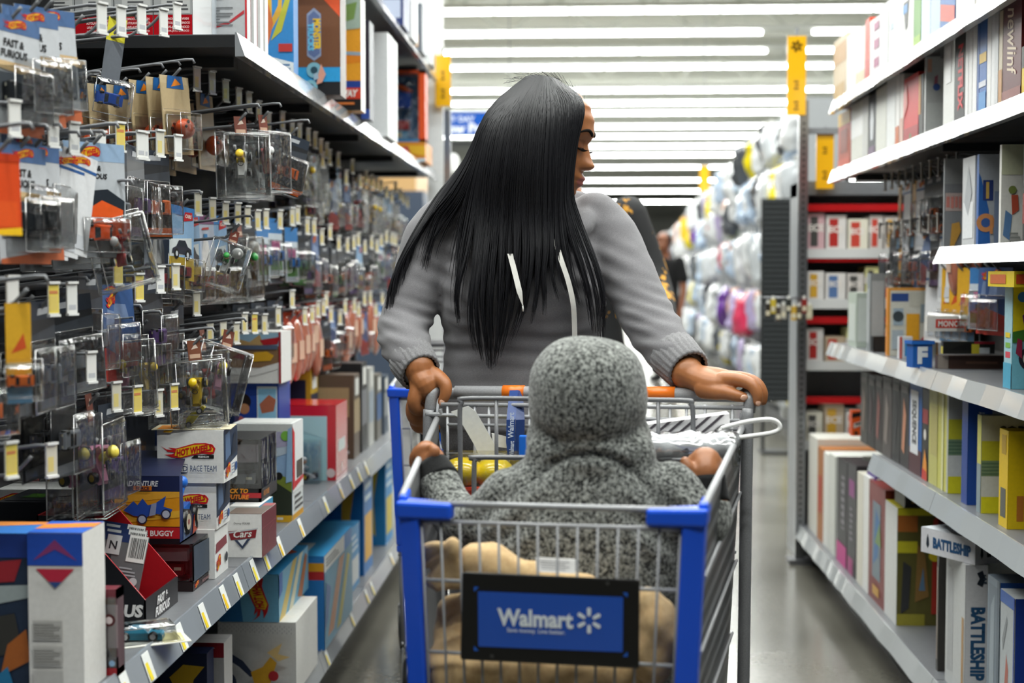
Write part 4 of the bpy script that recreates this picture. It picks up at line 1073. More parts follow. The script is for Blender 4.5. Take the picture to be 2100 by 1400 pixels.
b = MB(); b.box(-0.06, 0, 0.03, 0.032, 0, 0.14, '8a5428'); b.box(-0.06, 0, 0, 0.032, 0, 0.012, 'a8232c'); b.box(-0.06, 0, 0, 0.032, 0.125, 0.14, '6a2230'); b.box(-0.003, 0, 0, 0.032, 0, 0.14, '5a4048'); b.box(-0.024, 0, -0.0005, 0.0005, 0.045, 0.115, '8f7f84'); b.disc((-0.014, -0.001, 0.09), (0, -1, 0), 0.01, 'b84a4e', 16); b.disc((-0.014, -0.0015, 0.09), (0, -1, 0), 0.006, 'd9c9cb', 16); b.box(-0.06, 0, 0, 0.001, 0.012, 0.03, '3c3038'); b.disc((-0.01, -0.0015, 0.02), (0, -1, 0), 0.005, '8fb4d8', 14)
b.build('tray', 'card', t)
b = MB(); b.tube([(-0.03, 0.014, 0.014), (-0.03, 0.014, 0.04)], [0.006, 0.009], 'b9b4c2', 10); b.ell((-0.03, 0.014, 0.047), 0.0065, 'c9c2ba', 12, 8); b.tube([(-0.042, 0.014, 0.026), (-0.036, 0.014, 0.04), (-0.024, 0.014, 0.04), (-0.018, 0.014, 0.026)], 0.003, '8a84a4', 8); b.build('toy_figure', 'plastic', t)
MB().poly([(-0.058, -0.001, 0.014), (-0.003, -0.001, 0.014), (-0.003, -0.001, 0.128), (-0.058, -0.001, 0.128)], 'ffffff').build('window', 'clear', t)
p, k = spot(300, 1312, ZM)
t = thing('blister_pack', p, 0.5, 'teal toy car on a white card lying by the tray', 'toy')
b = MB(); b.box(-0.06, 0.07, -0.045, 0.045, 0.0, 0.0015, 'e4e3da'); b.poly([(0.02, -0.04, 0.002), (0.06, -0.04, 0.002), (0.065, 0.02, 0.002), (0.03, 0.03, 0.002)], 'd8cf9a'); b.build('card', 'card', t)
c = toy_car(t, 0.08, '1f7f9e', '14323c'); c.location = (-0.01, 0, 0.002); c.rotation_euler = (0, 0, 1.2)
s_ = shell(t, 0.002, 0.032, -0.03, 0.03, -0.05, 0.05); s_.rotation_euler = (0, -PI / 2, 0)
# boxes behind the tray
def behind(px, py, Y, wpx, hpx, d, base, label, F=(), T=(), R=(), **kw):
    p = PY(px, py, Y); k = FPX / Y
    p.z = ZM
    h = (PY(px, py - hpx, Y).z - ZM)
    return carton('toy_carton', p, wpx / k, d, h, base, 0, F, R, (), T, label=label, cat='toy box', **kw)
behind(118, 1060, 2.85, 150, 55, 0.12, 'f2f2f0', 'white toy car carton half hidden behind the black tray', F=[('flame', 0.05, 0.82, 0.55, 0.97), ('r', 0.62, 0.84, 0.74, 0.95, '1f3566'), ('t', 'FORD', 0.85, 0.895, 0.06, '1f3566', {'bold': 0})])
behind(147, 1100, 2.62, 160, 70, 0.16, '2a2d33', 'dark clear-topped car box in front of the half-hidden white carton', F=[('r', 0, 0.62, 1, 0.8, 'b9b2ba'), ('r', 0.7, 0.3, 1, 0.75, '574a68')], T=[('r', 0.05, 0.1, 0.95, 0.9, '33363b'), ('p', [(0.2, 0.3), (0.5, 0.3), (0.45, 0.6), (0.25, 0.6)], '4c7a2c'), ('c', 0.7, 0.5, 0.1, '5a5c60')], mat='gloss')
behind(482, 838 + 120, 3.95, 180, 120, 0.05, '17294f', 'navy text carton standing behind the pile of white cartons', F=[('r', 0, 0.0, 1, 0.6, '8f9299'), ('lines', 0.03, 0.1, 0.9, 0.5, 6, '6d7077'), ('t', 'CONTENU', 0.12, 0.93, 0.035, 'd6dbe4', {'bold': 0}), ('t', '1 COFFRET DE JEU', 0.22, 0.86, 0.035, 'd6dbe4', {'bold': 0}), ('t', '2 VEHICULES', 0.17, 0.79, 0.035, 'd6dbe4', {'bold': 0}), ('p', [(0.5, 0.8), (0.7, 0.84), (0.68, 0.95), (0.55, 0.92)], '3577b8')])
o = behind(572, 785 + 100, 4.0, 100, 100, 0.16, '1e3f95', 'tall blue carton behind the pile with a pale blue panel', F=[('r', 0, 0, 1, 1, '1f4196'), ('p', [(0.0, 0.62), (0.2, 0.72), (0.42, 0.66), (0.5, 0.55), (0.5, 0.4), (0, 0.4)], 'c46a68'), ('c', 0.25, 0.84, 0.07, '1f1512'), ('c', 0.28, 0.78, 0.045, 'b9835e'), ('r', 0.55, 0.35, 0.97, 0.97, 'e9eef2'), ('r', 0.57, 0.4, 0.95, 0.95, '8fc4e2'), ('p', [(0.6, 0.82), (0.8, 0.9), (0.95, 0.86), (0.9, 0.76), (0.65, 0.74)], 'b0664c'), ('r', 0.57, 0.62, 0.95, 0.7, '1f5f9e'), ('t', 'CAR WASH', 0.76, 0.58, 0.035, 'e9f2f8')])
zt = o.location.z + max(v.co.z for v in o.data.vertices)
p = PY(577, 785, 3.98); k = FPX / 3.98
carton('toy_carton', Vector((p.x, p.y, zt)), 0.2, 0.14, 107 / k, 'e9e7e4', 0.0, [('r', 0, 0.3, 1, 0.98, '8a6a4c'), ('r', 0, 0.72, 1, 0.98, '9cc0d8'), ('p', [(0, 0.7), (0.3, 0.9), (0.55, 0.8), (0.7, 0.95), (0.75, 0.72)], 'c3a06a'), ('p', [(0, 0.3), (0.5, 0.22), (1, 0.42), (1, 0.3), (0.6, 0.14), (0, 0.2)], 'e4e2e0'), ('p', [(0.7, 0.84), (0.98, 0.9), (0.95, 0.76), (0.75, 0.74)], 'b3222b'), ('p', [(0.55, 0.5), (0.62, 0.6), (0.8, 0.62), (0.9, 0.54), (0.85, 0.44), (0.6, 0.42)], 'd9a52a'), ('p', [(0.3, 0.5), (0.4, 0.58), (0.5, 0.54), (0.48, 0.46)], '7d2a2c'), ('r', 0.97, 0, 1, 1, 'a82630'), ('r', 0.3, 0.66, 0.95, 0.74, '54607a'), ('lines', 0.1, 0.04, 0.5, 0.14, 2, 'c2bfba')], label='brown desert picture carton on top of the blue one', cat='toy box')
# little clear boxes towards the back
for px, py, Y, c1, hat, words in [(70, 985, 3.0, '3a3d44', 'b3242c', 'small clear box with a red figure by the back panel'), (215, 985, 3.2, 'c9b13a', 'e0a03a', 'small clear tray of gold and red toys by the back panel'), (255, 990, 3.25, 'b8b9bc', 'e6bf1e', 'small clear tray of silver toys by the back panel')]:
    p = PY(px, py, Y); p.z = ZM + 0.001
    t = thing('toy_pack', p, 0.3, words, 'toy')
    k_ = toy_kart(t, c1, hat); k_.location = (0, 0, 0.165)
    b = MB(); b.box(-0.045, 0.045, -0.045, 0.045, 0, 0.155, '33363b'); b.build('stand_box', 'card', t)
    MB().box(-0.05, 0.05, -0.05, 0.05, 0.157, 0.25, 'ffffff').build('clear_box', 'clear', t)

# base shelf
p0 = PX(614, 1400, -0.72)
p, k = PX(607, 1318, -0.735), None
p.z = ZB
k = FPX / p.y
carton('toy_carton', p, 165 / k, 0.3, 0.19, 'dddcd8', 0.0, [('r', 0, 0, 1, 0.98, 'd4d4d2')] + [('r', 0.03 * i, 0.98 - 0.028 * (j + 1), 0.03 * i + 0.015, 0.98 - 0.028 * j, 'bdbdbd') for i in range(33) for j in range(4) if (i + j) % 2] + [('p', [(0.0, 0.55), (0.2, 0.6), (0.35, 0.5), (0.5, 0.3), (0.44, 0.28), (0.3, 0.42), (0.15, 0.52), (0, 0.48)], '2a3550'), ('p', [(0.45, 0.35), (0.6, 0.42), (0.7, 0.56), (0.78, 0.48), (0.7, 0.2), (0.5, 0.16)], 'd9a324'), ('p', [(0.66, 0.62), (0.85, 0.75), (0.8, 0.6), (0.95, 0.56), (0.8, 0.5)], 'e6c684'), ('c', 0.12, 0.2, 0.16, '2d3a52'), ('c', 0.74, 0.3, 0.07, 'b3242c')],
       label='white chequered carton on the bottom shelf under the blue one', cat='toy box')
zt = ZB + 0.19
p2 = p + Vector((-0.045, 0.0, 0.19))
carton('toy_carton', p2, 0.155, 0.40, 0.125, '3f9ad0', 0.0, [('p', [(0, 0), (1, 0), (1, 1), (0, 1)], '79bfe4'), ('p', [(0, 0), (0.4, 0), (0.3, 1), (0, 1)], '2c78b8'), ('flamev', 0.48, 0.02, 0.86, 1.0, 'HOT WHEELS')], [('r', 0, 0, 1, 1, '6fa8c4'), ('p', [(0, 0.0), (0.2, 0), (0.6, 1), (0.45, 1)], 'c9b05a'), ('p', [(0.3, 0.0), (0.45, 0), (0.8, 1), (0.68, 1)], 'd7d2b4'), ('p', [(0.6, 0.1), (0.75, 0.0), (0.95, 0.8), (0.88, 0.9)], 'b0714a'), ('p', [(0, 0.5), (0.1, 0.6), (0.1, 1), (0, 1)], '2f5fa8')],
       T=[('r', 0.0, 0.0, 1, 1, '3a94cc'), ('c', 0.3, 0.25, 0.2, '8fc63c'), ('c', 0.3, 0.25, 0.14, 'd8582a'), ('p', [(0.5, 0.5), (0.75, 0.6), (0.95, 0.72), (0.8, 0.8), (0.6, 0.66)], 'd2562a')], label='light blue racing carton with an upright flame logo', cat='toy box')
p = PX(664, 1128, -0.74); p.z = ZB; k = FPX / p.y
carton('toy_carton', p, 0.2, 0.5, 0.275, '2b7cc4', 0.0, [('r', 0, 0.84, 1, 0.93, 'e0a01e'), ('r', 0, 0.75, 1, 0.84, 'b8292c'), ('r', 0, 0.0, 1, 0.75, '2a79c0'), ('c', 0.2, 0.45, 0.1, '143a6c'), ('p', [(0.5, 0.3), (0.8, 0.5), (0.7, 0.6)], 'a8b83a'), ('lines', 0.1, 0.6, 0.6, 0.7, 3, 'a9c9e6'), ('flame', 0.2, 0.03, 0.9, 0.16)],
       [('r', 0, 0.82, 0.7, 1, 'e4e6e4'), ('lines', 0.06, 0.86, 0.5, 0.96, 3, '55585c'), ('r', 0, 0, 1, 0.82, '4d8fae'), ('p', [(0.1, 0.1), (0.3, 0.1), (0.7, 0.8), (0.5, 0.8)], 'b77a4a'), ('p', [(0.4, 0.05), (0.55, 0.05), (0.9, 0.7), (0.8, 0.76)], 'b9b24a'), ('p', [(0.0, 0.2), (0.1, 0.3), (0.2, 0.6), (0.05, 0.7)], '2a5f9c')], T=[('r', 0, 0, 1, 1, '2f9ad6'), ('r', 0.2, 0.05, 0.7, 0.4, 'c9d2d4')], label='big blue carton with a yellow and red band on the bottom shelf', cat='toy box')
p = PX(424, 1340, -0.86); p.z = ZB; k = FPX / p.y
h = PY(424, 1340, p.y).z - ZB
carton('toy_carton', p, 0.11, 0.06, h, '1a2444', 0.0, [('p', [(0.2, 0.4), (0.5, 0.3), (0.75, 0.34), (0.62, 0.5), (0.72, 0.72), (0.95, 0.86), (0.5, 0.88), (0.2, 0.74), (0.34, 0.6)], 'e0b42a'), ('p', [(0.2, 0.4), (0.6, 0.26), (0.75, 0.34), (0.5, 0.38)], 'c23a2a')], label='navy carton with a gold flame on the bottom shelf', cat='toy box')
p = PX(459, 1318, -0.84); p.z = ZB
carton('toy_carton', p, 0.075, 0.08, PY(459, 1318, p.y).z - ZB, 'c7c5c4', 0.0, [('r', 0, 0.84, 1, 1, 'a31f2c'), ('t', 'KART', 0.4, 0.92, 0.06, 'd8d4d4'), ('p', [(0.3, 0.0), (0.5, 0.0), (0.5, 0.84), (0.3, 0.84)], 'aeb0b4')], label='white and red carton beside the navy one on the bottom shelf', cat='toy box')
for i, (px, py, w0, c1, c2) in enumerate([(745, 940, 40, '1f6fb4', 'd9a52a'), (790, 930, 44, '2b86c4', 'c9b53a'), (716, 1090, 30, '3a8fc8', 'd8dde0')]):
    p = PX(px, py, -0.78); p.z = ZB; k = FPX / p.y
    carton('toy_carton', p, 0.16, 0.22, PY(px, py, p.y).z - ZB, c1, 0.0, [('p', [(0.5, 0.2), (0.75, 0.1), (0.7, 0.5), (0.85, 0.9), (0.6, 0.95), (0.5, 0.6)], c2), ('r', 0, 0.75, 0.4, 0.9, 'dfe6ea'), ('lines', 0.05, 0.1, 0.4, 0.5, 4, '9cc4e0')], [('r', 0.1, 0.1, 0.9, 0.5, c2), ('lines', 0.1, 0.6, 0.8, 0.9, 3, 'cfe0ea')], label='blue carton far along the bottom shelf, %s from the crossing aisle' % ordinal(i), cat='toy box')

# overhead shelf
for i in range(4):
    xr = (392 - 82 * (3 - i) - 1190) / 941.0
    carton('toy_carton', (xr, 3.1, ZT), 0.085, 0.27, 0.3, '8f9296', 0.0, [('r', 0, 0.0, 1, 0.152, 'b3121e'), ('r', 0.0, 0.152, 1, 1, 'a9abac'), ('r', 0.2, 0.16, 0.95, 0.36, 'c6c7c6'), ('lines', 0.35, 0.18, 0.9, 0.34, 6, '5a5b5d'), ('t', 'DINOCO CAR WASH', 0.62, 0.122, 0.018, 'f4dede', {'fit': 0.05}), ('t', 'AUTOLAVADO DINOCO', 0.62, 0.092, 0.018, 'f4dede', {'fit': 0.055}), ('t', 'LAVE-AUTO DINOCO', 0.62, 0.062, 0.018, 'f4dede', {'fit': 0.052}), ('t', 'LAVA JATO DINOCO', 0.62, 0.032, 0.018, 'f4dede', {'fit': 0.052})],
           [('r', 0, 0, 1, 1, 'f2f3f4'), ('r', 0.6, 0.0, 0.9, 0.5, 'd9e2ea'), ('r', 0.7, 0.02, 0.95, 0.1, 'd45a4a')], label='grey and red car wash carton on the overhead shelf, %s from the pegboard' % ordinal(i), cat='toy box', mat='gloss')
def over(px, X, wmin, d, h, base, label, F=(), R=(), z=ZT, mat='card', rz=0.0):
    p = PX(px, 200, X); p.z = z
    return carton('toy_carton', p, wmin, d, h, base, rz, F, R, label=label, cat='toy box', mat=mat)
over(508, -0.775, 0.22, 0.035, 0.42, 'b9bbbd', 'grey carton with a red curved line on the overhead shelf', [('p', [(0, 0.08), (0.5, 0.1), (0.8, 0.14), (0.97, 0.2), (0.97, 0.22), (0.8, 0.155), (0.5, 0.115), (0, 0.09)], 'b8303a'), ('r', 0.98, 0.05, 1, 1, 'c8222c'), ('lines', 0.3, 0.13, 0.85, 0.24, 7, '6f7173'), ('r', 0.35, 0.28, 0.75, 0.5, '8a8c8e'), ('r', 0.4, 0.4, 0.6, 0.48, '4c4e50'), ('t', 'ANGLE', 0.4, 0.26, 0.016, '4c4e50', {'bold': 0}), ('r', 0.66, 0.01, 0.94, 0.07, 'e2e3e3')])
for i, px in enumerate((522, 535, 545)):
    over(px, -0.775, 0.24, 0.03, 0.4, 'e9e9e8', 'thin white carton standing on edge, %s behind the grey one overhead' % ordinal(i), [('r', 0.95, 0, 0.97, 1, 'c9505a')])
over(603, -0.765, 0.16, 0.06, 0.42, '2a7fc4', 'blue track-set carton overhead with a loop picture', [('r', 0, 0, 1, 1, '2f86ca'), ('p', [(0.55, 0.35), (0.62, 0.3), (0.8, 0.42), (0.88, 0.9), (0.82, 0.9), (0.74, 0.46), (0.64, 0.38), (0.62, 0.9), (0.55, 0.9)], 'd8a83a'), ('p', [(0.48, 0.2), (0.58, 0.22), (0.66, 0.35), (0.5, 0.6), (0.46, 0.9), (0.4, 0.9), (0.46, 0.5)], 'd2703a'), ('p', [(0.62, 0.24), (0.8, 0.3), (0.95, 0.5), (1, 0.9), (0.94, 0.9), (0.86, 0.5), (0.7, 0.32)], 'b8b83a'), ('p', [(0.4, 0.05), (0.6, 0.1), (0.52, 0.25), (0.42, 0.2)], 'b8405a'), ('p', [(0.5, 0.0), (1.0, 0.0), (1, 0.1), (0.6, 0.14)], 'dfe6ea'), ('lines', 0.7, 0.05, 0.95, 0.1, 2, '3a6fa0'), ('r', 0.75, 0.17, 0.98, 0.22, 'b8302c'), ('p', [(0.5, 0.8), (0.8, 0.86), (0.8, 0.96), (0.5, 0.9)], 'e8cf2a')])
over(698, -0.70, 0.138, 0.10, 0.30, '6b4630', 'brown monster truck carton standing on end overhead', [('r', 0, 0, 1, 0.13, '1e1c1c'), ('r', 0, 0.13, 1, 0.27, '2f9cd6'), ('r', 0, 0.27, 1, 1, '74492c'), ('p', [(0.6, 0.95), (1, 0.75), (1, 1), (0.6, 1)], 'e4592a'), ('p', [(0.3, 0.38), (0.45, 0.33), (0.6, 0.38), (0.6, 0.78), (0.45, 0.84), (0.3, 0.78)], '8d99b4'), ('p', [(0.33, 0.4), (0.45, 0.36), (0.57, 0.4), (0.57, 0.76), (0.45, 0.81), (0.33, 0.76)], '5f6f98'),
     ('t', 'MONSTER', 0.51, 0.585, 0.17, 'f0c32a', {'rot': -90, 'bold': 0.05, 'fit': 0.09}), ('t', 'TRUCKS', 0.385, 0.56, 0.13, '6fc4ea', {'rot': -90, 'bold': 0.05, 'fit': 0.08}), ('c', 0.45, 0.24, 0.075, '7fb4c4'), ('c', 0.45, 0.24, 0.035, '2b4a58'), ('c', 0.38, 0.08, 0.065, '86bccb'), ('c', 0.38, 0.08, 0.03, '2b4a58'), ('p', [(0.5, 0.1), (0.62, 0.12), (0.7, 0.2), (0.6, 0.3), (0.54, 0.2)], 'e0a08a'), ('p', [(0.45, 0.14), (0.55, 0.16), (0.52, 0.22), (0.44, 0.2)], '9fb8c8')], [('r', 0, 0, 1, 1, '4a3222')])
over(740, -0.70, 0.2, 0.09, 0.36, 'e9a52a', 'orange and yellow speedway carton overhead', [('r', 0, 0, 1, 0.1, '1c1b1c'), ('r', 0, 0.1, 1, 0.2, 'd8402c'), ('r', 0, 0.2, 1, 0.26, '24459a'), ('p', [(0, 0.26), (1, 0.26), (1, 0.72), (0, 0.66)], 'f0a52c'), ('p', [(0, 0.36), (1, 0.42), (1, 0.5), (0, 0.46)], 'e98a22'), ('p', [(0.3, 0.5), (1, 0.48), (1, 0.51), (0.3, 0.53)], '9ab0c0'), ('p', [(0, 0.66), (1, 0.72), (1, 1), (0, 1)], 'a9bcae'), ('p', [(0.5, 0.74), (0.9, 0.8), (0.95, 0.95), (0.6, 0.9)], '7d9c54'), ('t', 'SPEEDWAY', 0.66, 0.15, 0.065, 'f2ece6', {'shear': 0.2, 'bold': 0.05, 'fit': 0.12}), ('r', 0.62, 0.05, 0.9, 0.07, 'd87a3a')], [('r', 0, 0, 1, 1, 'e8e8e6')])
over(758, -0.71, 0.2, 0.1, 0.33, '1b2138', 'narrow navy carton overhead beside the orange one', [('r', 0.86, 0.0, 1, 0.1, '2a50a8')])
over(795, -0.73, 0.2, 0.28, 0.39, 'eef1f2', 'plain white carton overhead under the upper shelf', [], [('r', 0.0, 0.0, 1, 1, 'f1f3f3')])
over(872, -0.72, 0.27, 0.3, 0.09, 'd98a2a', 'flat orange and yellow carton overhead near the aisle end', [('p', [(0, 0.2), (0.5, 0.5), (1, 0.3), (1, 0.8), (0, 0.9)], 'e8b42c'), ('p', [(0.4, 0.3), (0.75, 0.4), (0.7, 0.8), (0.42, 0.7)], 'c25048'), ('r', 0, 0, 1, 0.15, 'c9dbe6')])
p = PX(872, 200, -0.72); zt = ZT + 0.091
t = thing('window_box', (p.x, p.y, zt), 0, 'orange-framed window box with a blue track toy, overhead near the aisle end', 'toy box')
b = MB(); b.box(-0.27, 0, 0.1, 0.11, 0, 0.33, '3f8fd0'); b.box(-0.27, 0, 0, 0.11, 0.315, 0.33, 'e2531e'); b.box(-0.03, 0, 0, 0.11, 0, 0.33, 'e2531e'); b.box(-0.27, 0, 0, 0.11, 0, 0.012, '4a90c8'); b.box(-0.27, -0.25, 0, 0.11, 0, 0.33, 'd6dce0'); b.box(-0.2, -0.08, -0.001, 0, 0.012, 0.05, '58a8d8'); b.box(-0.17, -0.11, -0.002, 0, 0.02, 0.045, 'c9b98a')
b.build('tray', 'card', t)
b = MB(); b.box(-0.22, -0.07, 0.02, 0.08, 0.16, 0.23, '1f55c4'); b.tube(spline([(-0.2, 0.05, 0.22), (-0.14, 0.05, 0.26), (-0.07, 0.05, 0.23)], 6), 0.014, 'e2612a', 8); b.box(-0.24, -0.08, 0.02, 0.08, 0.06, 0.1, 'cf2a34'); b.box(-0.16, -0.14, 0.03, 0.06, 0.1, 0.16, 'c9d0d6')
b.build('toy_launcher', 'plastic', t)
MB().poly([(-0.25, -0.003, 0.012), (-0.03, -0.003, 0.012), (-0.03, -0.003, 0.315), (-0.25, -0.003, 0.315)], 'ffffff').build('window', 'film', t)
for i, (px, w0, h, c1, c2) in enumerate([(828, 0.12, 0.3, '1c2f66', 'b9c2d8'), (846, 0.18, 0.2, 'e8eaea', '8a5a4a'), (866, 0.18, 0.22, '5d646e', 'd8a878'), (884, 0.16, 0.32, 'eef0f0', 'dfe3e6')]):
    over(px, -0.73, w0, 0.2, h, c1, 'carton on the high upper shelf, %s going away from the camera' % ordinal(i), [('r', 0.1, 0.1, 0.9, 0.35, c2), ('lines', 0.2, 0.5, 0.8, 0.8, 4, c2)], z=ZU)
over(889, -0.73, 0.05, 0.05, 0.25, '1f6a3c', 'narrow green and orange carton at the end of the high shelf', [('r', 0, 0, 1, 0.2, 'e08a2a'), ('r', 0, 0.2, 1, 0.4, '2a8fb0')], z=ZU)
# goods standing on the far bays, colours dimmed to stand for shade there
rr = random.Random(21)
for i, (px, ztop, c1, c2, xx) in enumerate([(638, 0.945, 'b8962c', '1f2a44', -0.92), (668, 0.94, '6f8ea4', 'b2902a', -0.92), (700, 0.955, '8a5f36', '2f5a90', -0.92), (726, 0.90, '5b4d40', 'a08c6a', -0.8), (742, 0.93, '1d1e21', '6d6f74', -0.8), (757, 0.90, 'b9bab6', '98a4b0', -0.8), (773, 0.86, '6d6a62', '2f5a90', -0.8), (788, 0.84, '3a4a5c', '8a8f94', -0.8)]):
    p = PX(px, 900, xx); p.z = 0.613 if p.y < 4.9 else 0.601
    carton('toy_carton', p, 0.17, 0.13, ztop - p.z, c1, 0.0, [('r', 0.1, 0.5, 0.9, 0.85, c2), ('p', [(0.2, 0.1), (0.6, 0.15), (0.5, 0.45), (0.25, 0.4)], 'd8c23a'), ('lines', 0.1, 0.05, 0.9, 0.2, 2, 'c9ccd0')], [('r', 0, 0.3, 1, 0.7, c2), ('r', 0.2, 0.75, 0.8, 0.95, 'dcdcd8')], label='carton crowded at the far end of the middle shelf, %s after the red carton' % ordinal(i), cat='toy box')
# ------------------------------------------------------------------ board games on the right
GX = 0.985
def rbox(xfar, xc, xright, ytop, z, base, label, L=(), F=(), T=(), w_=None, X=GX, zb=None, name='board_game', mat='card', rz=0.0):
    """corner nearest the camera shown at xc; its aisle side runs back to xfar, its front to xright"""
    yn = yat(xc, X); yf = yat(xfar, X) if xfar else yn + 0.27
    w2 = w_ or (max(0.05, (xright - xc) * yn / FPX) if xright else 0.26)
    h = PY(xc, ytop, yn).z - z
    if X + w2 > RB - 0.005: w2 = RB - 0.005 - X
    return carton(name, (X + w2, yn, z), w2, max(0.012, yf - yn), h, base, rz, F, (), L, T, label=label, cat='board game', mat=mat)
Z2 = 0.6705; Z3 = 0.9955; Z4 = 1.3255; Z5 = 1.6455; Z6 = 1.9055
V = lambda st, u, v, hh, c, b=0.03, fit=0.15: ('t', st, u, v, hh, c, {'rot': -90, 'bold': b, 'fit': fit})
# top shelf
for a in [(1705, 1730, 65, 'd9c7a8', 'cream and tan game box, far end of the top game shelf', [('r', 0, 0.6, 1, 0.9, 'c8a070'), ('r', 0.1, 0.05, 0.9, 0.3, 'c9a870')]),
          (1731, 1750, 60, 'f0efec', 'plain white game box next to the cream and tan one', []), (1751, 1768, 50, 'e9e7e2', 'off-white game box behind the red-striped one', [('r', 0, 0.1, 1, 0.3, 'e0c9a8')]),
          (1769, 1777, 35, 'e8431f', 'thin red game box on the top game shelf', [('r', 0, 0.1, 1, 0.4, 'c52a1c')]), (1778, 1786, 38, 'f4f3f1', 'thin white game box beside the thin red one', []),
          (1787, 1797, 30, 'e9e2e6', 'white game box with magenta squares', [('r', 0, 0.2, 1, 0.35, '9a2a6a'), ('r', 0, 0.5, 1, 0.65, '9a2a6a'), ('r', 0, 0.8, 1, 0.92, '9a2a6a')]),
          (1798, 1816, 0, 'f3f3f2', 'glossy white game box with a grey edge on the top game shelf', [('r', 0.8, 0, 1, 1, 'd3d5d6')]), (1817, 1836, -5, 'f1f1ef', 'white game box, second before the green one', [('r', 0.1, 0.6, 0.5, 0.7, 'b8c9d8')]),
          (1837, 1866, -10, 'efeeea', 'white game box with a black drip mark beside the green one', [('p', [(0.3, 1), (0.7, 1), (0.6, 0.55), (0.45, 0.5)], '1b1b1d'), ('r', 0.3, 0.8, 0.6, 0.95, '2f7fc0')]),
          (1867, 1881, -14, '5d9a2c', 'narrow green game box on the top game shelf', [('r', 0, 0, 1, 0.3, '8fb82c')]), (1882, 1900, -30, 'c9d9ec', 'pale blue game box next to the green one', []), (1901, 1920, -40, 'b9cbe2', 'pale blue game box, second after the green one', []),
          (1921, 1950, -60, '3a6fb4', 'blue and red game box on the top game shelf', [('p', [(0, 0.3), (1, 0.1), (1, 0.4), (0, 0.6)], 'c8402c')]), (1952, 1990, -80, 'e2e2df', 'white game box at the picture top edge', []), (1992, 2040, -110, 'd9d4c8', 'cream game box at the picture top edge', [])]:
    rbox(a[0], a[1], None, a[2], Z6, a[3], a[4], a[5])
# second shelf from the top
for a in [(1716, 1740, 222, 'b5461f', 'brown-red game box with a yellow top', [('r', 0, 0.78, 1, 1, 'd9a92c'), ('r', 0, 0.0, 1, 0.2, 'c9502f'), ('r', 0.2, 0.3, 0.8, 0.7, '8a3418')]), (1742, 1777, 195, 'dcdcd2', 'grey-cream game box beside the brown-red one', [('r', 0, 0.45, 1, 0.75, 'f4f4f2'), ('r', 0.7, 0, 1, 1, 'c9c9c4')]),
          (1778, 1791, 190, '2a2b33', 'dark game box with a white bottle shape', [('p', [(0.3, 0.3), (0.7, 0.3), (0.8, 0.6), (0.5, 0.9), (0.2, 0.6)], 'd9dde2'), ('r', 0, 0.0, 1, 0.2, '6a4f6f')]), (1792, 1813, 172, 'dfe0d6', 'pale cream game box under the top shelf', []),
          (1814, 1831, 150, 'eef0ef', 'shiny white game box, third before the red one', []), (1832, 1840, 146, 'f1efec', 'white game box with an orange foot', [('r', 0, 0.0, 1, 0.3, 'cc6a2a')]), (1841, 1848, 150, 'e9e4de', 'thin white game box touching the red one', [('r', 0, 0, 1, 0.4, 'd9b0a0')]),
          (1849, 1878, 146, 'd81f1c', 'bright red game box in a row of white ones', [('r', 0, 0, 1, 0.25, 'b01f24'), ('c', 0.5, 0.1, 0.06, '5f7f4a'), ('p', [(0, 0.4), (0.3, 0.6), (0.2, 0.9), (0, 0.8)], 'e8847a')]), (1879, 1888, 150, '26201c', 'thin black and orange game box beside the red one', [('r', 0, 0.4, 0.5, 1, 'd08a2a')])]:
    rbox(a[0], a[1], None, a[2], Z5, a[3], a[4], a[5])
rbox(1890, 1893, 1931, 103, Z5, 'c2c4c2', 'grey game box turned with its front to the camera', [], [('r', 0, 0, 1, 1, 'c0c2c0'), ('r', 0.08, 0.75, 0.3, 0.9, 'd8a890'), ('p', [(0.4, 0.55), (0.6, 0.6), (0.62, 0.72), (0.45, 0.7)], 'b06a7a'), ('c', 0.55, 0.58, 0.04, '4a68b0'), ('r', 0.05, 0.05, 0.9, 0.4, 'cdd0cd')])
for a in [(1929, 1951, 68, 'e9eae6', 'tall white game box beside the black one', [('r', 0.2, 0.5, 0.7, 0.9, 'fbfbfa')]), (1952, 1972, 56, '141416', 'black game box with red upright lettering', [V('NETFLIX', 0.6, 0.5, 0.5, 'd8202c', 0.05, 0.17)]), (1973, 1979, 44, 'f2f2f1', 'thin white game box, first of four after the black one', []),
          (1980, 1987, 42, 'ededec', 'thin white game box, second of four after the black one', []), (1988, 1996, 36, 'f4f4f4', 'thin white game box, third of four after the black one', []), (1997, 2001, 34, '2f5fa8', 'very thin blue game box in the white row', []), (2002, 2016, 34, '2467b4', 'blue game box with yellow and white patches', [('r', 0, 0.55, 1, 0.65, 'e0b93a'), ('r', 0, 0.3, 1, 0.36, 'd9dde6'), ('r', 0, 0, 1, 0.25, '3f8fd0')]),
          (2017, 2025, 28, 'f0f0ef', 'thin white game box just after the blue patched one', []), (2026, 2040, 22, 'e8e9ea', 'wider white game box before the maroon one', [('r', 0.5, 0, 1, 1, 'd2d4d6')]), (2041, 2048, 20, 'cfc0a4', 'thin beige game box touching the maroon one', [('r', 0, 0, 1, 0.4, 'c08a4a')]),
          (2049, 2086, -15, '5f2228', 'tall maroon game box with cream handwritten lettering', [('t', 'newlinf', 0.5, 0.6, 0.5, 'e3cfb4', {'rot': -90, 'shear': 0.3, 'bold': 0.01, 'fit': 0.16}), ('r', 0, 0, 1, 0.15, '8a4a44')]), (2088, 2120, 80, 'e3c21a', 'yellow and black game box at the picture edge, upper shelf', [('r', 0, 0.6, 1, 1, '28261c'), ('r', 0.4, 0.1, 1, 0.5, '3a3620')])]:
    rbox(a[0], a[1], None, a[2], Z5, a[3], a[4], a[5])
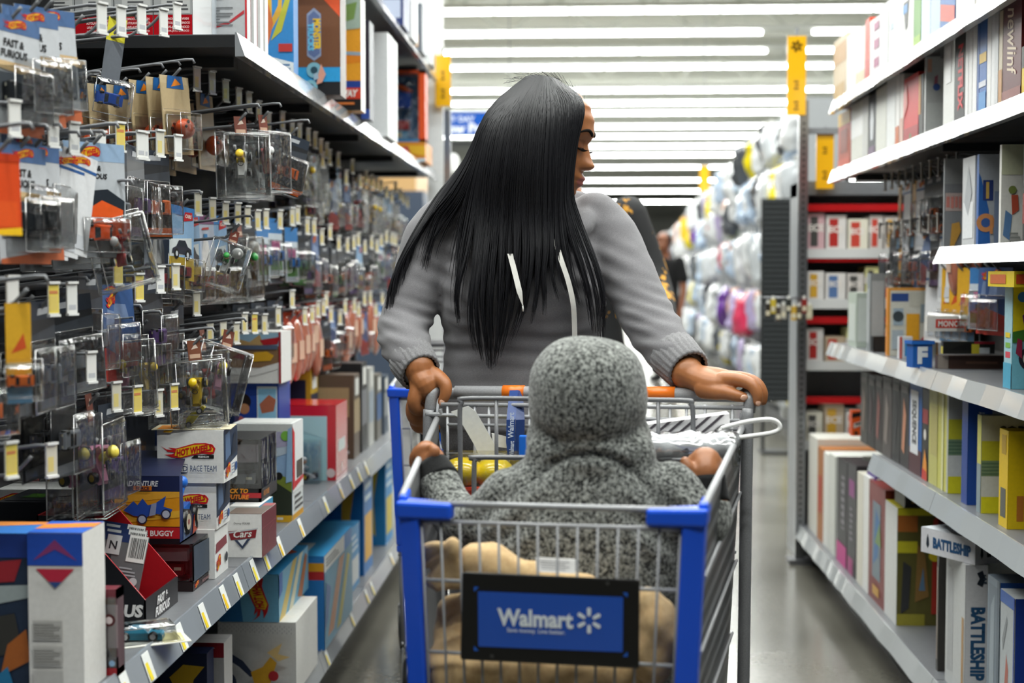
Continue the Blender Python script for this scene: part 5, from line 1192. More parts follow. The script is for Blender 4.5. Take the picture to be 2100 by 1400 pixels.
# the short white-fronted shelf
rbox(1932, 1934, 1971, 325, Z4, '8d9092', 'grey game box with a pink word and a yellow shape', [], [('r', 0, 0, 1, 1, '8b8e92'), ('r', 0.0, 0.72, 1, 1, '9fa1a2'), ('r', 0.05, 0.42, 0.95, 0.62, 'c9b5b0'), ('r', 0.1, 0.46, 0.28, 0.58, 'd98a80'), ('r', 0.34, 0.45, 0.5, 0.58, 'd98a80'), ('r', 0.56, 0.46, 0.7, 0.58, 'd98a80'), ('r', 0.76, 0.45, 0.9, 0.58, 'd98a80'), ('p', [(0.3, 0.0), (0.5, 0.02), (0.9, 0.2), (0.8, 0.3), (0.4, 0.28)], 'd2a04a')])
rbox(1971, 1996, 2004, 318, Z4, 'd0d2d4', 'silver-white game box between the grey and the blue ones', [('r', 0.1, 0.1, 0.9, 0.5, 'eceef0'), ('p', [(0.2, 0.5), (0.5, 0.35), (0.8, 0.6), (0.5, 0.9)], 'b2b6ba')])
rbox(2000, 2004, 2044, 316, Z4, '3467b0', 'blue, grey and orange game box on the white-fronted shelf', [], [('r', 0, 0, 1, 1, 'aeb4bc'), ('p', [(0, 0), (0.6, 0), (0.5, 0.4), (0.1, 0.75), (0, 0.8)], '2b66b4'), ('r', 0.2, 0.5, 0.7, 0.72, '2c3f80'), ('r', 0.35, 0.52, 0.5, 0.7, 'd8b45a'), ('c', 0.35, 0.26, 0.1, 'd8925a'), ('c', 0.35, 0.26, 0.05, '3b5fa0'), ('r', 0.55, 0.14, 0.7, 0.34, 'd8925a'), ('r', 0.75, 0, 1, 0.6, '7d8ca8')])
rbox(2046, 2050, 2094, 296, Z4, 'e6e5de', 'white illustrated game box with small coloured figures', [], [('r', 0, 0.7, 1, 1, 'd5d8b8'), ('p', [(0.1, 0.1), (0.4, 0.05), (0.5, 0.3), (0.2, 0.35)], '5f86b4'), ('p', [(0.5, 0.3), (0.8, 0.35), (0.75, 0.5), (0.45, 0.5)], 'c0563f'), ('c', 0.5, 0.55, 0.04, '7d8a4a'), ('lines', 0.4, 0.02, 0.9, 0.14, 3, '8d8f8a')])
rbox(2095, 2140, None, 280, Z4, '1d1c1e', 'black game box at the picture edge, white-fronted shelf', [('r', 0, 0.2, 0.4, 0.5, '8a2f2c')])
# shelf at waist height
rbox(1818, 1822, 1923, 590, Z3, 'e09a3c', 'orange-framed craft box with picture squares', [('r', 0, 0, 1, 1, 'e49236')], [('r', 0.04, 0.0, 0.96, 0.96, 'd0cec2'), ('r', 0.06, 0.8, 0.4, 0.92, '2a4a8a'), ('r', 0.42, 0.72, 1, 0.94, 'c4c2b4'), ('r', 0.1, 0.45, 0.3, 0.7, '9fb0bc'), ('c', 0.2, 0.58, 0.08, '3b4448'), ('r', 0.36, 0.2, 0.62, 0.62, 'e0a020'), ('r', 0.64, 0.5, 0.84, 0.76, '8f9ca4'), ('r', 0.08, 0.1, 0.3, 0.38, 'a9b4bc'), ('p', [(0.6, 0.2), (0.95, 0.5), (1, 0.6), (1, 0.3)], 'b8283a'), ('r', 0.84, 0.5, 1, 0.7, 'd99a2c')], name='craft_box')
t = thing('toy_block', PX(1912, 740, 0.985) * 1.0, 0.1, 'blue toy block with a white letter F on the waist-high shelf', 'toy')
t.location.z = Z3
b = MB(); b.box(-0.055, 0.0, 0, 0.055, 0, 0.075, '2160b4'); b.box(-0.06, 0.005, -0.004, 0.06, 0.066, 0.075, '2a6cc4'); b.text('F', (-0.028, -0.001, 0.035), (1, 0, 0), (0, 0, 1), 0.048, 'e9edf2', 0.06); b.build('cube_body', 'plastic', t)
rbox(1842, 1846, 1868, 690, Z3, 'd9dbe0', 'small white and blue box beside the letter block', [], [('r', 0.4, 0.1, 0.9, 0.7, '2f8ac8'), ('r', 0.0, 0, 0.2, 1, 'c9584a')], X=0.99, w_=0.04, name='craft_box')
rbox(1920, 1925, 2066, 729, Z3, '4a332a', 'flat brown game box under a pile on the waist-high shelf', [('r', 0, 0, 1, 1, '5f4a40')], [('r', 0, 0, 0.15, 1, '9a8f86'), ('lines', 0.4, 0.3, 0.85, 0.7, 1, '6f5040')], X=0.99)
rbox(1932, 1936, 2020, 700, 1.0385, '1f1f1c', 'black and yellow box on the brown game box', [('r', 0, 0, 1, 0.6, 'c9b84a')], [('p', [(0.1, 0.3), (0.5, 0.9), (0.9, 0.3)], '121212'), ('r', 0.55, 0.0, 0.7, 0.8, 'd8c83a'), ('r', 0.7, 0.0, 0.9, 0.5, 'c9cdd0'), ('r', 0.6, 0.8, 1, 1, 'a8283a')], w_=0.14, X=1.0)
rbox(1898, 1903, 2066, 648, 1.0955, 'e9e6df', 'flat white game box with a red logo strip, topmost of its pile', [('r', 0, 0, 1, 1, 'd9d6cf')], [('r', 0.1, 0.22, 0.62, 0.8, 'd8483a'), ('t', 'MONOPOLY', 0.36, 0.5, 0.4, 'f6efe8', {'bold': 0.03, 'fit': 0.105}), ('t', 'STAR', 0.86, 0.66, 0.28, '1d1d1f', {'bold': 0.05, 'fit': 0.05}), ('t', 'WARS', 0.86, 0.3, 0.28, '1d1d1f', {'bold': 0.05, 'fit': 0.05})], X=0.985)
o = rbox(2062, 2078, 2140, 588, Z3, '8fc9da', 'pale blue and yellow activity game box standing on the waist-high shelf', [('r', 0, 0, 1, 1, 'a5cfdb'), ('r', 0.2, 0.3, 0.8, 0.36, 'd94a5a'), ('r', 0.2, 0.4, 0.8, 0.45, '7fb84a'), ('r', 0.2, 0.5, 0.8, 0.55, 'e8d02c'), ('r', 0, 0, 1, 0.25, '4fa9c9')],
     [('r', 0, 0, 1, 0.4, '7cc4d8'), ('r', 0, 0.55, 1, 1, 'ecd71e'), ('p', [(0, 0.45), (1, 0.5), (1, 0.62), (0, 0.56)], '3f7a2c'), ('p', [(0.3, 0.72), (0.9, 0.85), (1, 0.65), (0.4, 0.55)], '6a2a7a'), ('c', 0.6, 0.3, 0.12, '2a2430'), ('c', 0.6, 0.3, 0.08, 'c9c4b8'), ('p', [(0.1, 0.35), (0.3, 0.3), (0.3, 0.48), (0.15, 0.5)], '9a2a4a'), ('c', 0.3, 0.9, 0.05, '3f7fc0')])
zt = Z3 + max(v.co.z for v in o.data.vertices)
carton('board_game', (1.09, 3.17, zt), 0.14, 0.20, 0.035, 'e6cb1c', 0, [('r', 0.03, 0.2, 0.5, 0.8, 'd8502a'), ('c', 0.9, 0.5, 0.3, 'c2303a')], L=[('r', 0.1, 0.2, 0.7, 0.8, 'd06a30')], label='flat yellow game box lying on the pale blue one', cat='board game')
for a in [(1740, 1757, 1777, 600, 'b9c4b8', 'clear-lidded pale box at the far end of the waist-high shelf', 'cfd6d0'), (1778, 1785, 1815, 560, '8f9496', 'silver box at the far end of the waist-high shelf', 'b4b8ba'), (1786, 1792, 1818, 690, '18191b', 'low black box on the waist-high shelf', '222326')]:
    rbox(a[0], a[1], a[2], a[3], Z3, a[4], a[5], [('r', 0.1, 0.1, 0.9, 0.8, a[6])], [('r', 0.1, 0.1, 0.9, 0.9, a[6])], name='craft_box')
# knee-high shelf
for i, (a, b_, yt, c) in enumerate([(1768, 1782, 765, '3a3632'), (1783, 1797, 770, '1c1b1c'), (1798, 1812, 772, '2a2422'), (1813, 1832, 775, '453c3a'), (1833, 1849, 778, '19191a'), (1850, 1868, 782, '242021')]):
    rbox(a, b_, None, yt, Z2, c, 'dark game box on the knee-high shelf, %s from its far end' % ordinal(i), [('p', [(0.2, 0.2), (0.5, 0.15), (0.7, 0.6), (0.4, 0.8)], ['7a6a60', '3b2a2e', '8a4f4a', '857a74', '1f1f22', 'c98a6a'][i]), ('r', 0.1, 0.85, 0.9, 0.93, '5f5a55')])
rbox(1869, 1894, None, 790, Z2, '1c63b0', 'blue game box with white upright lettering and a maroon foot', [('r', 0, 0.0, 1, 0.28, '4a1520'), ('r', 0.1, 0.22, 0.75, 0.92, 'e4e6ea'), V('SEQUENCE', 0.42, 0.57, 0.4, '2b2f38', 0.04, 0.13)])
rbox(1895, 1909, None, 800, Z2, '1a1614', 'black game box with red, white and flame patches', [('r', 0.1, 0.62, 0.9, 0.78, '9a2026'), ('c', 0.5, 0.5, 0.06, 'e6e2dc'), ('p', [(0.1, 0.02), (0.9, 0.02), (0.8, 0.2), (0.5, 0.34), (0.3, 0.2)], 'e8962a'), ('p', [(0.1, 0.0), (0.9, 0.0), (0.8, 0.1), (0.2, 0.12)], 'c8301f')])
rbox(1910, 1946, None, 800, Z2, 'cfcb6a', 'cream-yellow game box before the striped one', [('r', 0.0, 0, 0.5, 1, 'c4c070'), ('r', 0.1, 0.3, 0.5, 0.8, 'b9b06a'), ('r', 0.75, 0, 0.85, 1, 'e2e0a8')])
SO = [('r', 0, 0.74, 1, 1, 'b9bcb4'), ('r', 0, 0.52, 1, 0.74, 'd6d33a'), ('r', 0, 0.38, 1, 0.54, '7f9a7a'), ('lines', 0, 0.39, 1, 0.53, 4, '5f7f64'), ('r', 0, 0.16, 1, 0.38, 'd5d8d4'), ('p', [(0.3, 0.16), (0.5, 0.18), (0.6, 0.3), (0.45, 0.26), (0.3, 0.3)], 'c9452f'), ('c', 0.78, 0.22, 0.05, '2f6a4a'), ('r', 0, 0, 1, 0.17, 'e0d921'), ('t', 'SORRY!', 0.5, 0.87, 0.09, '2a2822', {'bold': 0.05, 'fit': 0.07})]
rbox(1946, 1949, 1979, 806, Z2, 'b9bcb4', 'striped yellow and green game box, half behind the blue one', [], SO, w_=0.2)
rbox(1978, 1990, 2012, 800, Z2, '17479e', 'tall blue game box with white and red upright words', [('r', 0, 0, 1, 1, '163f90')], [('t', 'MONOPOLY', 0.55, 0.72, 0.25, 'dfe4ee', {'rot': 90, 'bold': 0.02, 'fit': 0.055}), ('r', 0.38, 0.2, 0.72, 0.52, 'c9382f'), ('t', 'MONOPOLY', 0.55, 0.36, 0.22, 'f0dcd8', {'rot': 90, 'bold': 0.02, 'fit': 0.05})], w_=0.06)
rbox(2010, 2018, 2075, 852, Z2, 'c9c9b4', 'striped yellow and green game box at the shelf edge, words uncovered', [('r', 0, 0.5, 1, 1, 'cfcc6a'), ('r', 0, 0, 1, 0.5, '8a9aa0')], [('r', 0, 0.72, 1, 1, 'c9c9b6')] + SO[1:-1] + [('t', 'SORRY!', 0.62, 0.84, 0.12, '1d1b18', {'bold': 0.06, 'fit': 0.12})], w_=0.16)
rbox(2056, 2074, 2110, 884, Z2, 'e6c30f', 'bright yellow game box at the picture edge, knee-high shelf', [('r', 0, 0, 1, 1, 'e2be14'), ('r', 0.2, 0.1, 0.8, 0.4, '5a5a52'), ('r', 0.3, 0.75, 0.8, 0.95, 'b8941a')], [('r', 0, 0, 1, 1, 'edc90f'), ('r', 0.2, 0.08, 0.36, 0.34, 'c4782a'), ('r', 0.4, 0.55, 0.9, 0.75, 'd9d6c8')], w_=0.1)
rbox(1745, 1750, 1786, 842, Z2, 'e0571c', 'orange and black spotted game box near the far end of the knee-high shelf', [], [('r', 0, 0, 1, 1, 'e65c1f'), ('p', [(0, 0.7), (0.6, 0.8), (1, 0.95), (1, 1), (0, 0.9)], '1c1a1a'), ('p', [(0.1, 0.3), (0.9, 0.5), (0.9, 0.66), (0.1, 0.5)], 'd9cfc8'), ('p', [(0.2, 0.42), (0.8, 0.52), (0.8, 0.58), (0.2, 0.49)], '1d1a1a'), ('c', 0.7, 0.2, 0.1, '201c1b'), ('c', 0.25, 0.12, 0.07, '201c1b')], w_=0.06)
# bottom shelf
for a in [(1662, 1680, 900, 'e4e2da', 'white game box at the far end of the bottom game shelf', []), (1681, 1692, 922, 'b5743f', 'orange-brown game box near the far end of the bottom shelf', [('r', 0.2, 0.3, 0.8, 0.7, 'b8402c')]), (1693, 1703, 932, 'e9e9e4', 'white game box just after the orange-brown one', []), (1704, 1717, 936, 'dddfd9', 'pale game box before the two black ones', []),
          (1722, 1742, 950, '1d1b20', 'black game box with a pink foot, far one of two', [('r', 0.45, 0.35, 0.75, 0.85, '8d888f'), ('lines', 0.45, 0.35, 0.75, 0.85, 7, '1d1b20'), ('r', 0.0, 0.0, 1, 0.2, 'c22a86')]), (1743, 1761, 956, '201c24', 'black game box with purple marks, near one of two', [('r', 0.2, 0.7, 0.8, 0.85, '8a2f7a'), ('r', 0.1, 0.0, 0.7, 0.15, 'a02a70'), ('lines', 0.35, 0.3, 0.65, 0.62, 6, '8a848c')]),
          (1763, 1775, 974, 'e6e2d4', 'cream game box before the maroon picture box', []), (1776, 1787, 980, 'efefec', 'white game box touching the maroon picture box', []), (1788, 1821, 1006, '7d2a28', 'maroon game box with a blue picture panel', [('r', 0.25, 0.2, 0.75, 0.85, '6f7f8a'), ('p', [(0.3, 0.3), (0.6, 0.4), (0.7, 0.7), (0.45, 0.8)], '2f6aa0'), ('p', [(0.4, 0.5), (0.8, 0.5), (0.7, 0.7)], '6a8a4a'), ('r', 0.3, 0.06, 0.7, 0.14, 'c9983a')])]:
    rbox(a[0], a[1], None, a[2], ZB, a[3], a[4], a[5])
rbox(1822, 1847, 1928, 1042, ZB, 'dedfdb', 'big yellow and dark picture game box with a white side, bottom shelf', [('r', 0, 0, 1, 1, 'd9dad8')], [('r', 0, 0, 1, 1, '5f5a2c'), ('r', 0, 0.8, 0.5, 0.94, 'b0682c'), ('r', 0, 0.94, 1, 1, 'd9cf2c'), ('r', 0, 0.62, 0.5, 0.72, 'c9c02c'), ('p', [(0.1, 0.1), (0.3, 0.15), (0.35, 0.5), (0.15, 0.55)], '37383a'), ('p', [(0.45, 0.2), (0.8, 0.25), (0.7, 0.6), (0.5, 0.7)], '8a6a3a'), ('p', [(0.55, 0.3), (0.7, 0.3), (0.65, 0.5)], '5f7f9c'), ('r', 0, 0, 0.7, 0.1, '9a9236'), ('p', [(0.86, 0.1), (1, 0.1), (1, 0.95), (0.88, 0.9)], 'b03428'), ('c', 0.93, 0.6, 0.05, 'e8d02c')],
     T=[('r', 0, 0, 1, 1, 'c9bd2a'), ('p', [(0.2, 0.2), (0.8, 0.3), (0.7, 0.7), (0.3, 0.6)], 'e08a2a')])
rbox(1930, 1934, 1950, 1140, ZB, '3a3835', 'thin dark box squeezed beside the upright white game box', [('r', 0.2, 0.1, 0.8, 0.9, '8a7d74')], [], w_=0.03)
o = rbox(1950, 1990, 2034, 1158, ZB, 'd9dadb', 'white game box standing upright with blue downward lettering', [('r', 0, 0, 1, 1, 'c4c6c6'), ('p', [(0.1, 0.1), (0.4, 0.12), (0.4, 0.9), (0.1, 0.92)], 'aeb0b2'), ('r', 0.85, 0.1, 0.95, 0.6, 'b08a5a')],
     [('r', 0, 0, 1, 1, 'dcdcdf'), ('t', 'BATTLESHIP', 0.58, 0.42, 0.68, '26527a', {'rot': -90, 'bold': 0.05, 'fit': 0.19}), ('p', [(0.5, 0.86), (0.75, 0.84), (0.9, 0.9), (0.75, 0.96), (0.5, 0.94), (0.62, 0.9)], '1b2430'), ('lines', 0.8, 0.86, 0.95, 0.94, 3, '40505f')])
zt = ZB + max(v.co.z for v in o.data.vertices) + 0.001
yn = o.location.y
# the same game lying across the top, turned so that two sides show
bw, bd, bh = 0.25, 0.16, 0.066
def lettered(u, fit): return [('r', 0, 0, 1, 1, 'd3d3d8'), ('p', [(0.10, 0.35), (0.13, 0.2), (0.16, 0.35), (0.15, 0.6), (0.13, 0.8), (0.11, 0.6)], '26303a'), ('t', 'BATTLESHIP', 0.58, 0.48, 0.45, u, {'bold': 0.06, 'fit': fit})]
m = Matrix.Rotation(math.radians(28), 4, 'Z')
carton('board_game', Vector((1.005, yn - 0.01, zt)) + m @ Vector((0.16, 0, 0)), 0.16, 0.2, bh, 'd6d6da', math.radians(28), lettered('15181c', 0.11), (), lettered('27507a', 0.14), [('r', 0, 0, 1, 1, 'c8ccd2'), ('p', [(0.1, 0.2), (0.5, 0.3), (0.4, 0.8), (0.1, 0.7)], 'dfe3e8'), ('p', [(0.5, 0.4), (0.7, 0.4), (0.7, 0.7)], 'c9a89a')], label='white game box lying across the upright one, words on both sides', cat='board game')
rbox(2034, 2037, 2120, 1136, 0.36, 'd9d6cc', 'flat game box with red and green rings at the picture edge', [('r', 0, 0.6, 1, 1, '8fae8a')], [('r', 0, 0, 1, 0.2, 'c9584a'), ('r', 0, 0.55, 1, 0.7, 'c98a80'), ('t', 'TROUBLE', 0.5, 0.4, 0.3, '2a1f1c', {'bold': 0.04, 'fit': 0.08})], T=[('c', 0.3, 0.5, 0.3, 'c8473a'), ('c', 0.3, 0.5, 0.22, 'e6e4da'), ('c', 0.75, 0.5, 0.2, '3a7a4a')], X=1.06)
o2 = rbox(2036, 2062, 2180, 1195, ZB, '8a97a4', 'tall grey-blue box under the ringed game box', [('r', 0.1, 0.05, 0.9, 0.95, '76838f'), ('p', [(0.2, 0.1), (0.6, 0.1), (0.6, 0.9), (0.3, 0.8)], '99a5ae'), ('r', 0.8, 0, 1, 1, '5f6c78')], [('r', 0, 0.92, 1, 1, '2a5cb0')], X=1.0, name='craft_box')
rbox(2064, 2094, 2200, 1228, ZB, 'c4c8ca', 'pale box with a blue edge nearest the camera on the bottom shelf', [('r', 0, 0, 1, 1, 'b9bfc2'), ('p', [(0.3, 0.3), (0.5, 0.2), (0.6, 0.5), (0.45, 0.6)], 'b5685a'), ('p', [(0.2, 0.6), (0.5, 0.8), (0.45, 0.85), (0.15, 0.68)], '8d9296'), ('r', 0, 0.92, 1, 1, '2f5fb0'), ('r', 0.94, 0, 1, 1, '1c3fa0'), ('lines', 0.2, 0.1, 0.6, 0.18, 3, '8d9296')], [('r', 0, 0, 1, 1, '1c3fa0')], X=0.99, name='craft_box')
# games laid flat on the standing ones
def flat(px0, px1, yt, yb, X, base, label, F=(), L=(), d=0.14):
    p = PX(px0, yb, X); k = FPX / p.y
    w2 = min((px1 - px0) / k, RB - 0.005 - X)
    return carton('board_game', (X + w2, p.y, p.z), w2, d, (yb - yt) / k, base, 0, F, (), L, label=label, cat='board game')
flat(1795, 1843, 978, 1010, 1.0, '4a3080', 'purple game box with a bar code lying on the maroon one', [('bars', 0.06, 0.1, 0.4, 0.9), ('r', 0.6, 0.6, 0.8, 0.8, '6a50a0')])
flat(1846, 1905, 966, 990, 1.05, 'a9c45a', 'green and white game box lying behind the purple one', [('r', 0, 0.2, 1, 0.5, '6fae2f'), ('r', 0, 0.8, 1, 1, 'dfe4d0')])
flat(1856, 1928, 1006, 1041, 1.0, '2a2622', 'dark game box with gold lettering lying on the big yellow one', [('r', 0.1, 0.1, 0.85, 0.9, '171513'), ('r', 0.18, 0.25, 0.3, 0.75, '8a6a2a'), ('r', 0.34, 0.25, 0.46, 0.75, '8a6a2a'), ('r', 0.5, 0.25, 0.62, 0.75, '8a6a2a'), ('r', 0.66, 0.25, 0.78, 0.75, '8a6a2a'), ('r', 0.9, 0.0, 1, 1, 'c9908a')], [('r', 0, 0, 1, 1, '8d8f8a')])
flat(1945, 1985, 1008, 1058, 1.02, '1d4796', 'blue game box lying under the knee-high shelf', [('r', 0.05, 0.1, 0.55, 0.8, '3a64a8'), ('r', 0.6, 0.05, 1, 0.3, '5a2a34')])
flat(1785, 1840, 945, 960, 1.06, '2e3426', 'thin black and yellow game box lying far back on the bottom shelf', [('r', 0.05, 0.2, 0.45, 0.9, 'd9c92c')])

# hooks under the upper shelf on the right, and what hangs there
def rhook(px, py, X, lab):
    p = PX(px, py, X)
    L = RB - X - 0.006
    key = ('cream', round(L, 2))
    if key not in HOOKP: t = HOOKP[key] = hook_proto('cream', round(L, 2))
    else: t = dup(HOOKP[key])
    t.location = p; t.rotation_euler = (0, 0, PI)
    tag(t, lab, 'display hook', 'wire hooks among the board games')
    return p
RS = ['yellow_blue', 'dark', 'peach', 'dark_orange', 'red_blue', 'white_fold', 'dark_purple']
rr = random.Random(31)
nn = 0
for row, (xs, zz) in {'upper games-side hook row': ([1818, 1832, 1846, 1860, 1876, 1893, 1910, 1928, 1946, 1965], 1.605), 'lower games-side hook row': ([1806, 1820, 1836, 1852, 1870, 1890, 1908, 1926], 1.44)}.items():
    for i, px in enumerate(xs):
        Y = yat(px, 1.06)
        py = 560 - (zz - 1.26) * FPX / Y
        wh = '%s hook, %s' % (ordinal(i), row)
        p = rhook(px, py, 1.06, 'wire hook with a cream price plate, %s' % wh)
        st = rr.choice(RS)
        for j in range(rr.choice((1, 2, 3)) if row.startswith('upper') or px < 1900 else 2):
            x = 0.05 + j * 0.055
            q = p + Vector((x, 0, -0.05 - x * SLOPE))
            if zz > 1.5 and i > 6: continue
            hang(st, q, PI + rr.uniform(-0.05, 0.1), '%s, %s on %s' % (PACK_WORDS[st], 'front one' if j == 0 else 'behind the front one', wh), 'packs on the %s' % wh)
for i, (px, st, yw) in enumerate([(1850, 'dark_orange', 0.3), (1872, 'red_blue', 0.2), (1897, 'white_fold', 0.2), (1922, 'yellow_blue', 0.3), (1938, 'yellow_blue', 0.3), (1954, 'yellow_blue', 0.3), (1970, 'yellow_blue', 0.3), (1990, 'bluewhite', 0.3), (2010, 'red_blue', 0.3), (2026, 'red_blue', 0.3)]):
    Y = yat(px, 1.08); zz = 1.255
    p = Vector((1.08, Y, zz))
    wh = '%s pack hanging above the waist-high game shelf' % ordinal(i)
    key = ('bare', round(RB - 1.06 - 0.006, 2))
    if key not in HOOKP: t = HOOKP[key] = hook_proto(*key)
    else: t = dup(HOOKP[key])
    t.location = (1.06, Y, zz + 0.055); t.rotation_euler = (0, 0, PI)
    tag(t, 'bare wire hook of the %s' % wh, 'display hook', 'wire hooks among the board games')
    hang(st, p + Vector((0.03, 0, 0)), PI + yw, '%s, %s' % (PACK_WORDS[st], wh), None)
# ------------------------------------------------------------------ the far end of the aisle
# silver post at the end of the game shelves with its two yellow hanging signs
t = thing('display_post', (0.955, 6.20, 0), 0, 'slim silver upright post at the far end of the game shelves', 'post')
MB().box(-0.02, 0.02, -0.02, 0.02, 0.02, 2.0, '8f9296').build('shaft', 'metal', t)
b = MB()
for i in range(70): b.box(-0.004, 0.004, -0.0215, -0.02, 0.1 + i * 0.026, 0.112 + i * 0.026, '2a2a2c')
b.build('slots', 'paint', t)
MB().box(-0.05, 0.05, -0.05, 0.05, 0, 0.02, '5a5b5e').build('foot', 'paint', t)
MB().box(-0.02, 0.3, 0.02, 0.045, 1.86, 1.885, '7d8084').build('arm', 'paint', t)
def flag(loc, w_, h, label, glyphs):
    t = thing('hanging_sign', loc, 0, label, 'sign')
    b = MB(); b.box(-w_ / 2, w_ / 2, 0, 0.006, -h, 0, 'f2b61d')
    for st, v, k in glyphs:
        if st == 'paw':
            b.disc((0, -0.001, -h * v), (0, -1, 0), w_ * 0.17, '3a2a12', 18)
            for a in range(6): b.disc((w_ * 0.24 * math.cos(a * PI / 3 + 0.3), -0.001, -h * v + w_ * 0.24 * math.sin(a * PI / 3 + 0.3)), (0, -1, 0), w_ * 0.08, '3a2a12', 10)
            b.disc((0, -0.0015, -h * v), (0, -1, 0), w_ * 0.07, 'f2b61d', 12)
        else:
                for j in range(3): b.box(-w_ * 0.14 + (j % 2) * w_ * 0.06, w_ * 0.12, -0.001, 0, -h * v - h * k * (j - 1) * 0.5 - h * k * 0.14, -h * v - h * k * (j - 1) * 0.5 + h * k * 0.14, '7a5a1a')
    b.build('board', 'gloss', t)
    MB().box(-0.006, 0.006, 0.001, 0.005, 0, 0.035, '8f9296').build('clip', 'paint', t)
    return t
flag((0.92, 6.17, 2.27), 0.08, 0.335, 'tall yellow sign with a flower-like badge on the silver post', [('paw', 0.13, 0), ('A', 0.62, 0.09), ('17', 0.88, 0.09)])
flag((1.055, 6.235, 1.86), 0.075, 0.235, 'smaller yellow sign hanging on the arm of the silver post', [('A', 0.3, 0.1), ('18', 0.75, 0.12)])
t = thing('display_post', (-0.76, 7.36, 0), 0, 'white end post of the toy shelving where the aisle crosses', 'post')
MB().box(-0.03, 0.05, 0, 0.03, 0, 2.95, 'e6e8e8').build('shaft', 'paint', t); MB().box(0.055, 0.09, 0, 0.02, 0, 2.1, 'a4a7aa').build('side_strip', 'metal', t)
flag((-0.705, 7.32, 2.375), 0.08, 0.26, 'yellow hanging sign on the white end post', [('B', 0.4, 0.14), ('16', 0.75, 0.14)])
# end display that faces the camera
t = thing('end_shelving', (1.2, 6.27, 0), 0, 'grey end display with red shelf strips beyond the game shelves', 'shelving')
MB().box(-0.22, 0.24, 0.3, 0.32, 0, 1.66, '8a8c90').build('back_panel', 'paint', t)
MB().box(-0.24, 0.24, 0.0, 0.32, 1.60, 1.66, '6f7276').build('canopy', 'paint', t)
EZ = [0.52, 0.87, 1.14, 1.36]
for z in EZ:
    s_ = MB().box(-0.22, 0.24, 0.0, 0.3, z - 0.02, z, '77797d').build('shelf', 'paint', t)
    MB().box(-0.22, 0.24, -0.006, 0.0, z - 0.035, z + 0.006, 'd9dbdb').build('price_rail', 'gloss', s_)
    MB().box(-0.22, 0.24, 0.0, 0.004, z + 0.17, z + 0.2, 'b81f22').build('red_strip', 'gloss', s_)
for s in (-0.24, 0.22):
    MB().box(s, s + 0.02, 0, 0.32, 0, 1.66, '9a9da0').build('side_post', 'paint', t)
rr = random.Random(41)
n = 0
for z in EZ:
    x = -0.21
    while x < 0.15:
        w_ = rr.choice((0.06, 0.075, 0.09)); h = rr.uniform(0.11, 0.165)
        c1 = rr.choice(['e6e3e0', 'd9d4d0', 'e9e5d4', 'c9ccd2', 'c8b49a', '8aa0bc', 'd9b2b8', 'e8e6a8'])
        carton('craft_box', (1.2 + x + w_, 6.29, z + 0.001), w_ - 0.004, 0.18, h, c1, 0, [('r', 0.15, 0.1, 0.6, 0.9, rr.choice(['b8302c', 'c9483a', '5a78a8', '4a4a48', 'd8a83a'])), ('t', 'ECE', 0.5, 0.6, 0.2, 'f2ece6', {'bold': 0.04})], label='craft box on the end display, %s counted from its bottom shelf up' % ordinal(n), cat='craft box')
        n += 1; x += w_ + 0.004
# slatted rack before the clothing
t = thing('slat_rack', (1.40, 10.0, 0), 0, 'dark slatted rack standing on legs beside the crossing aisle', 'rack')
b = MB(); b.box(-0.14, 0.14, 0.02, 0.04, 0.36, 1.78, '1d1f20')
b.build('panel', 'paint', t)
b = MB()
for i in range(38): b.box(-0.13, 0.13, 0.0, 0.02, 0.38 + i * 0.037, 0.40 + i * 0.037, '34383a')
b.build('slats', 'paint', t)
for x in (-0.12, 0.12): MB().box(x - 0.012, x + 0.012, 0.0, 0.024, 0, 0.36, '2a2b2c').build('leg', 'paint', t)
MB().box(-0.14, 0.14, -0.1, 0.12, 0.0, 0.02, '2a2b2c').build('foot', 'paint', t)
# a clip strip of small goods by the post
for i in range(9):
    x = 0.80 + 0.022 * i
    t = thing('small_pack', (x, 6.12, 1.13 + 0.02 * math.sin(i * 2)), 0, None)
    c1 = ['2a2a28', 'c9b23a', '4a4038', 'a8a49a', '1f1f1e', 'd0a83a', '5f5548', '8a2f2a', 'c9c4a8'][i]
    b = MB(); b.box(-0.012, 0.012, -0.006, 0.006, -0.06, 0.0, c1); b.box(-0.008, 0.008, -0.007, 0.0, -0.05, -0.03, 'd9d2b8'); b.build('bag', 'gloss', t)
    MB().box(-0.006, 0.006, -0.002, 0.002, 0.0, 0.015, 'e0e0da').build('tab', 'card', t)
    tag(t, 'tiny snack-sized pack on the wire arm by the silver post, %s along it' % ordinal(i), 'small pack', 'small packs on the wire arm')
t = thing('display_bracket', (0.78, 6.13, 1.155), 0, 'thin wire arm reaching into the aisle from the silver post', 'display hook')
MB().tube([(0, 0, 0), (0.16, 0.0, 0.0), (0.158, 0.06, 0)], 0.004, '7a7c80', 8).build('wire', 'metal', t)

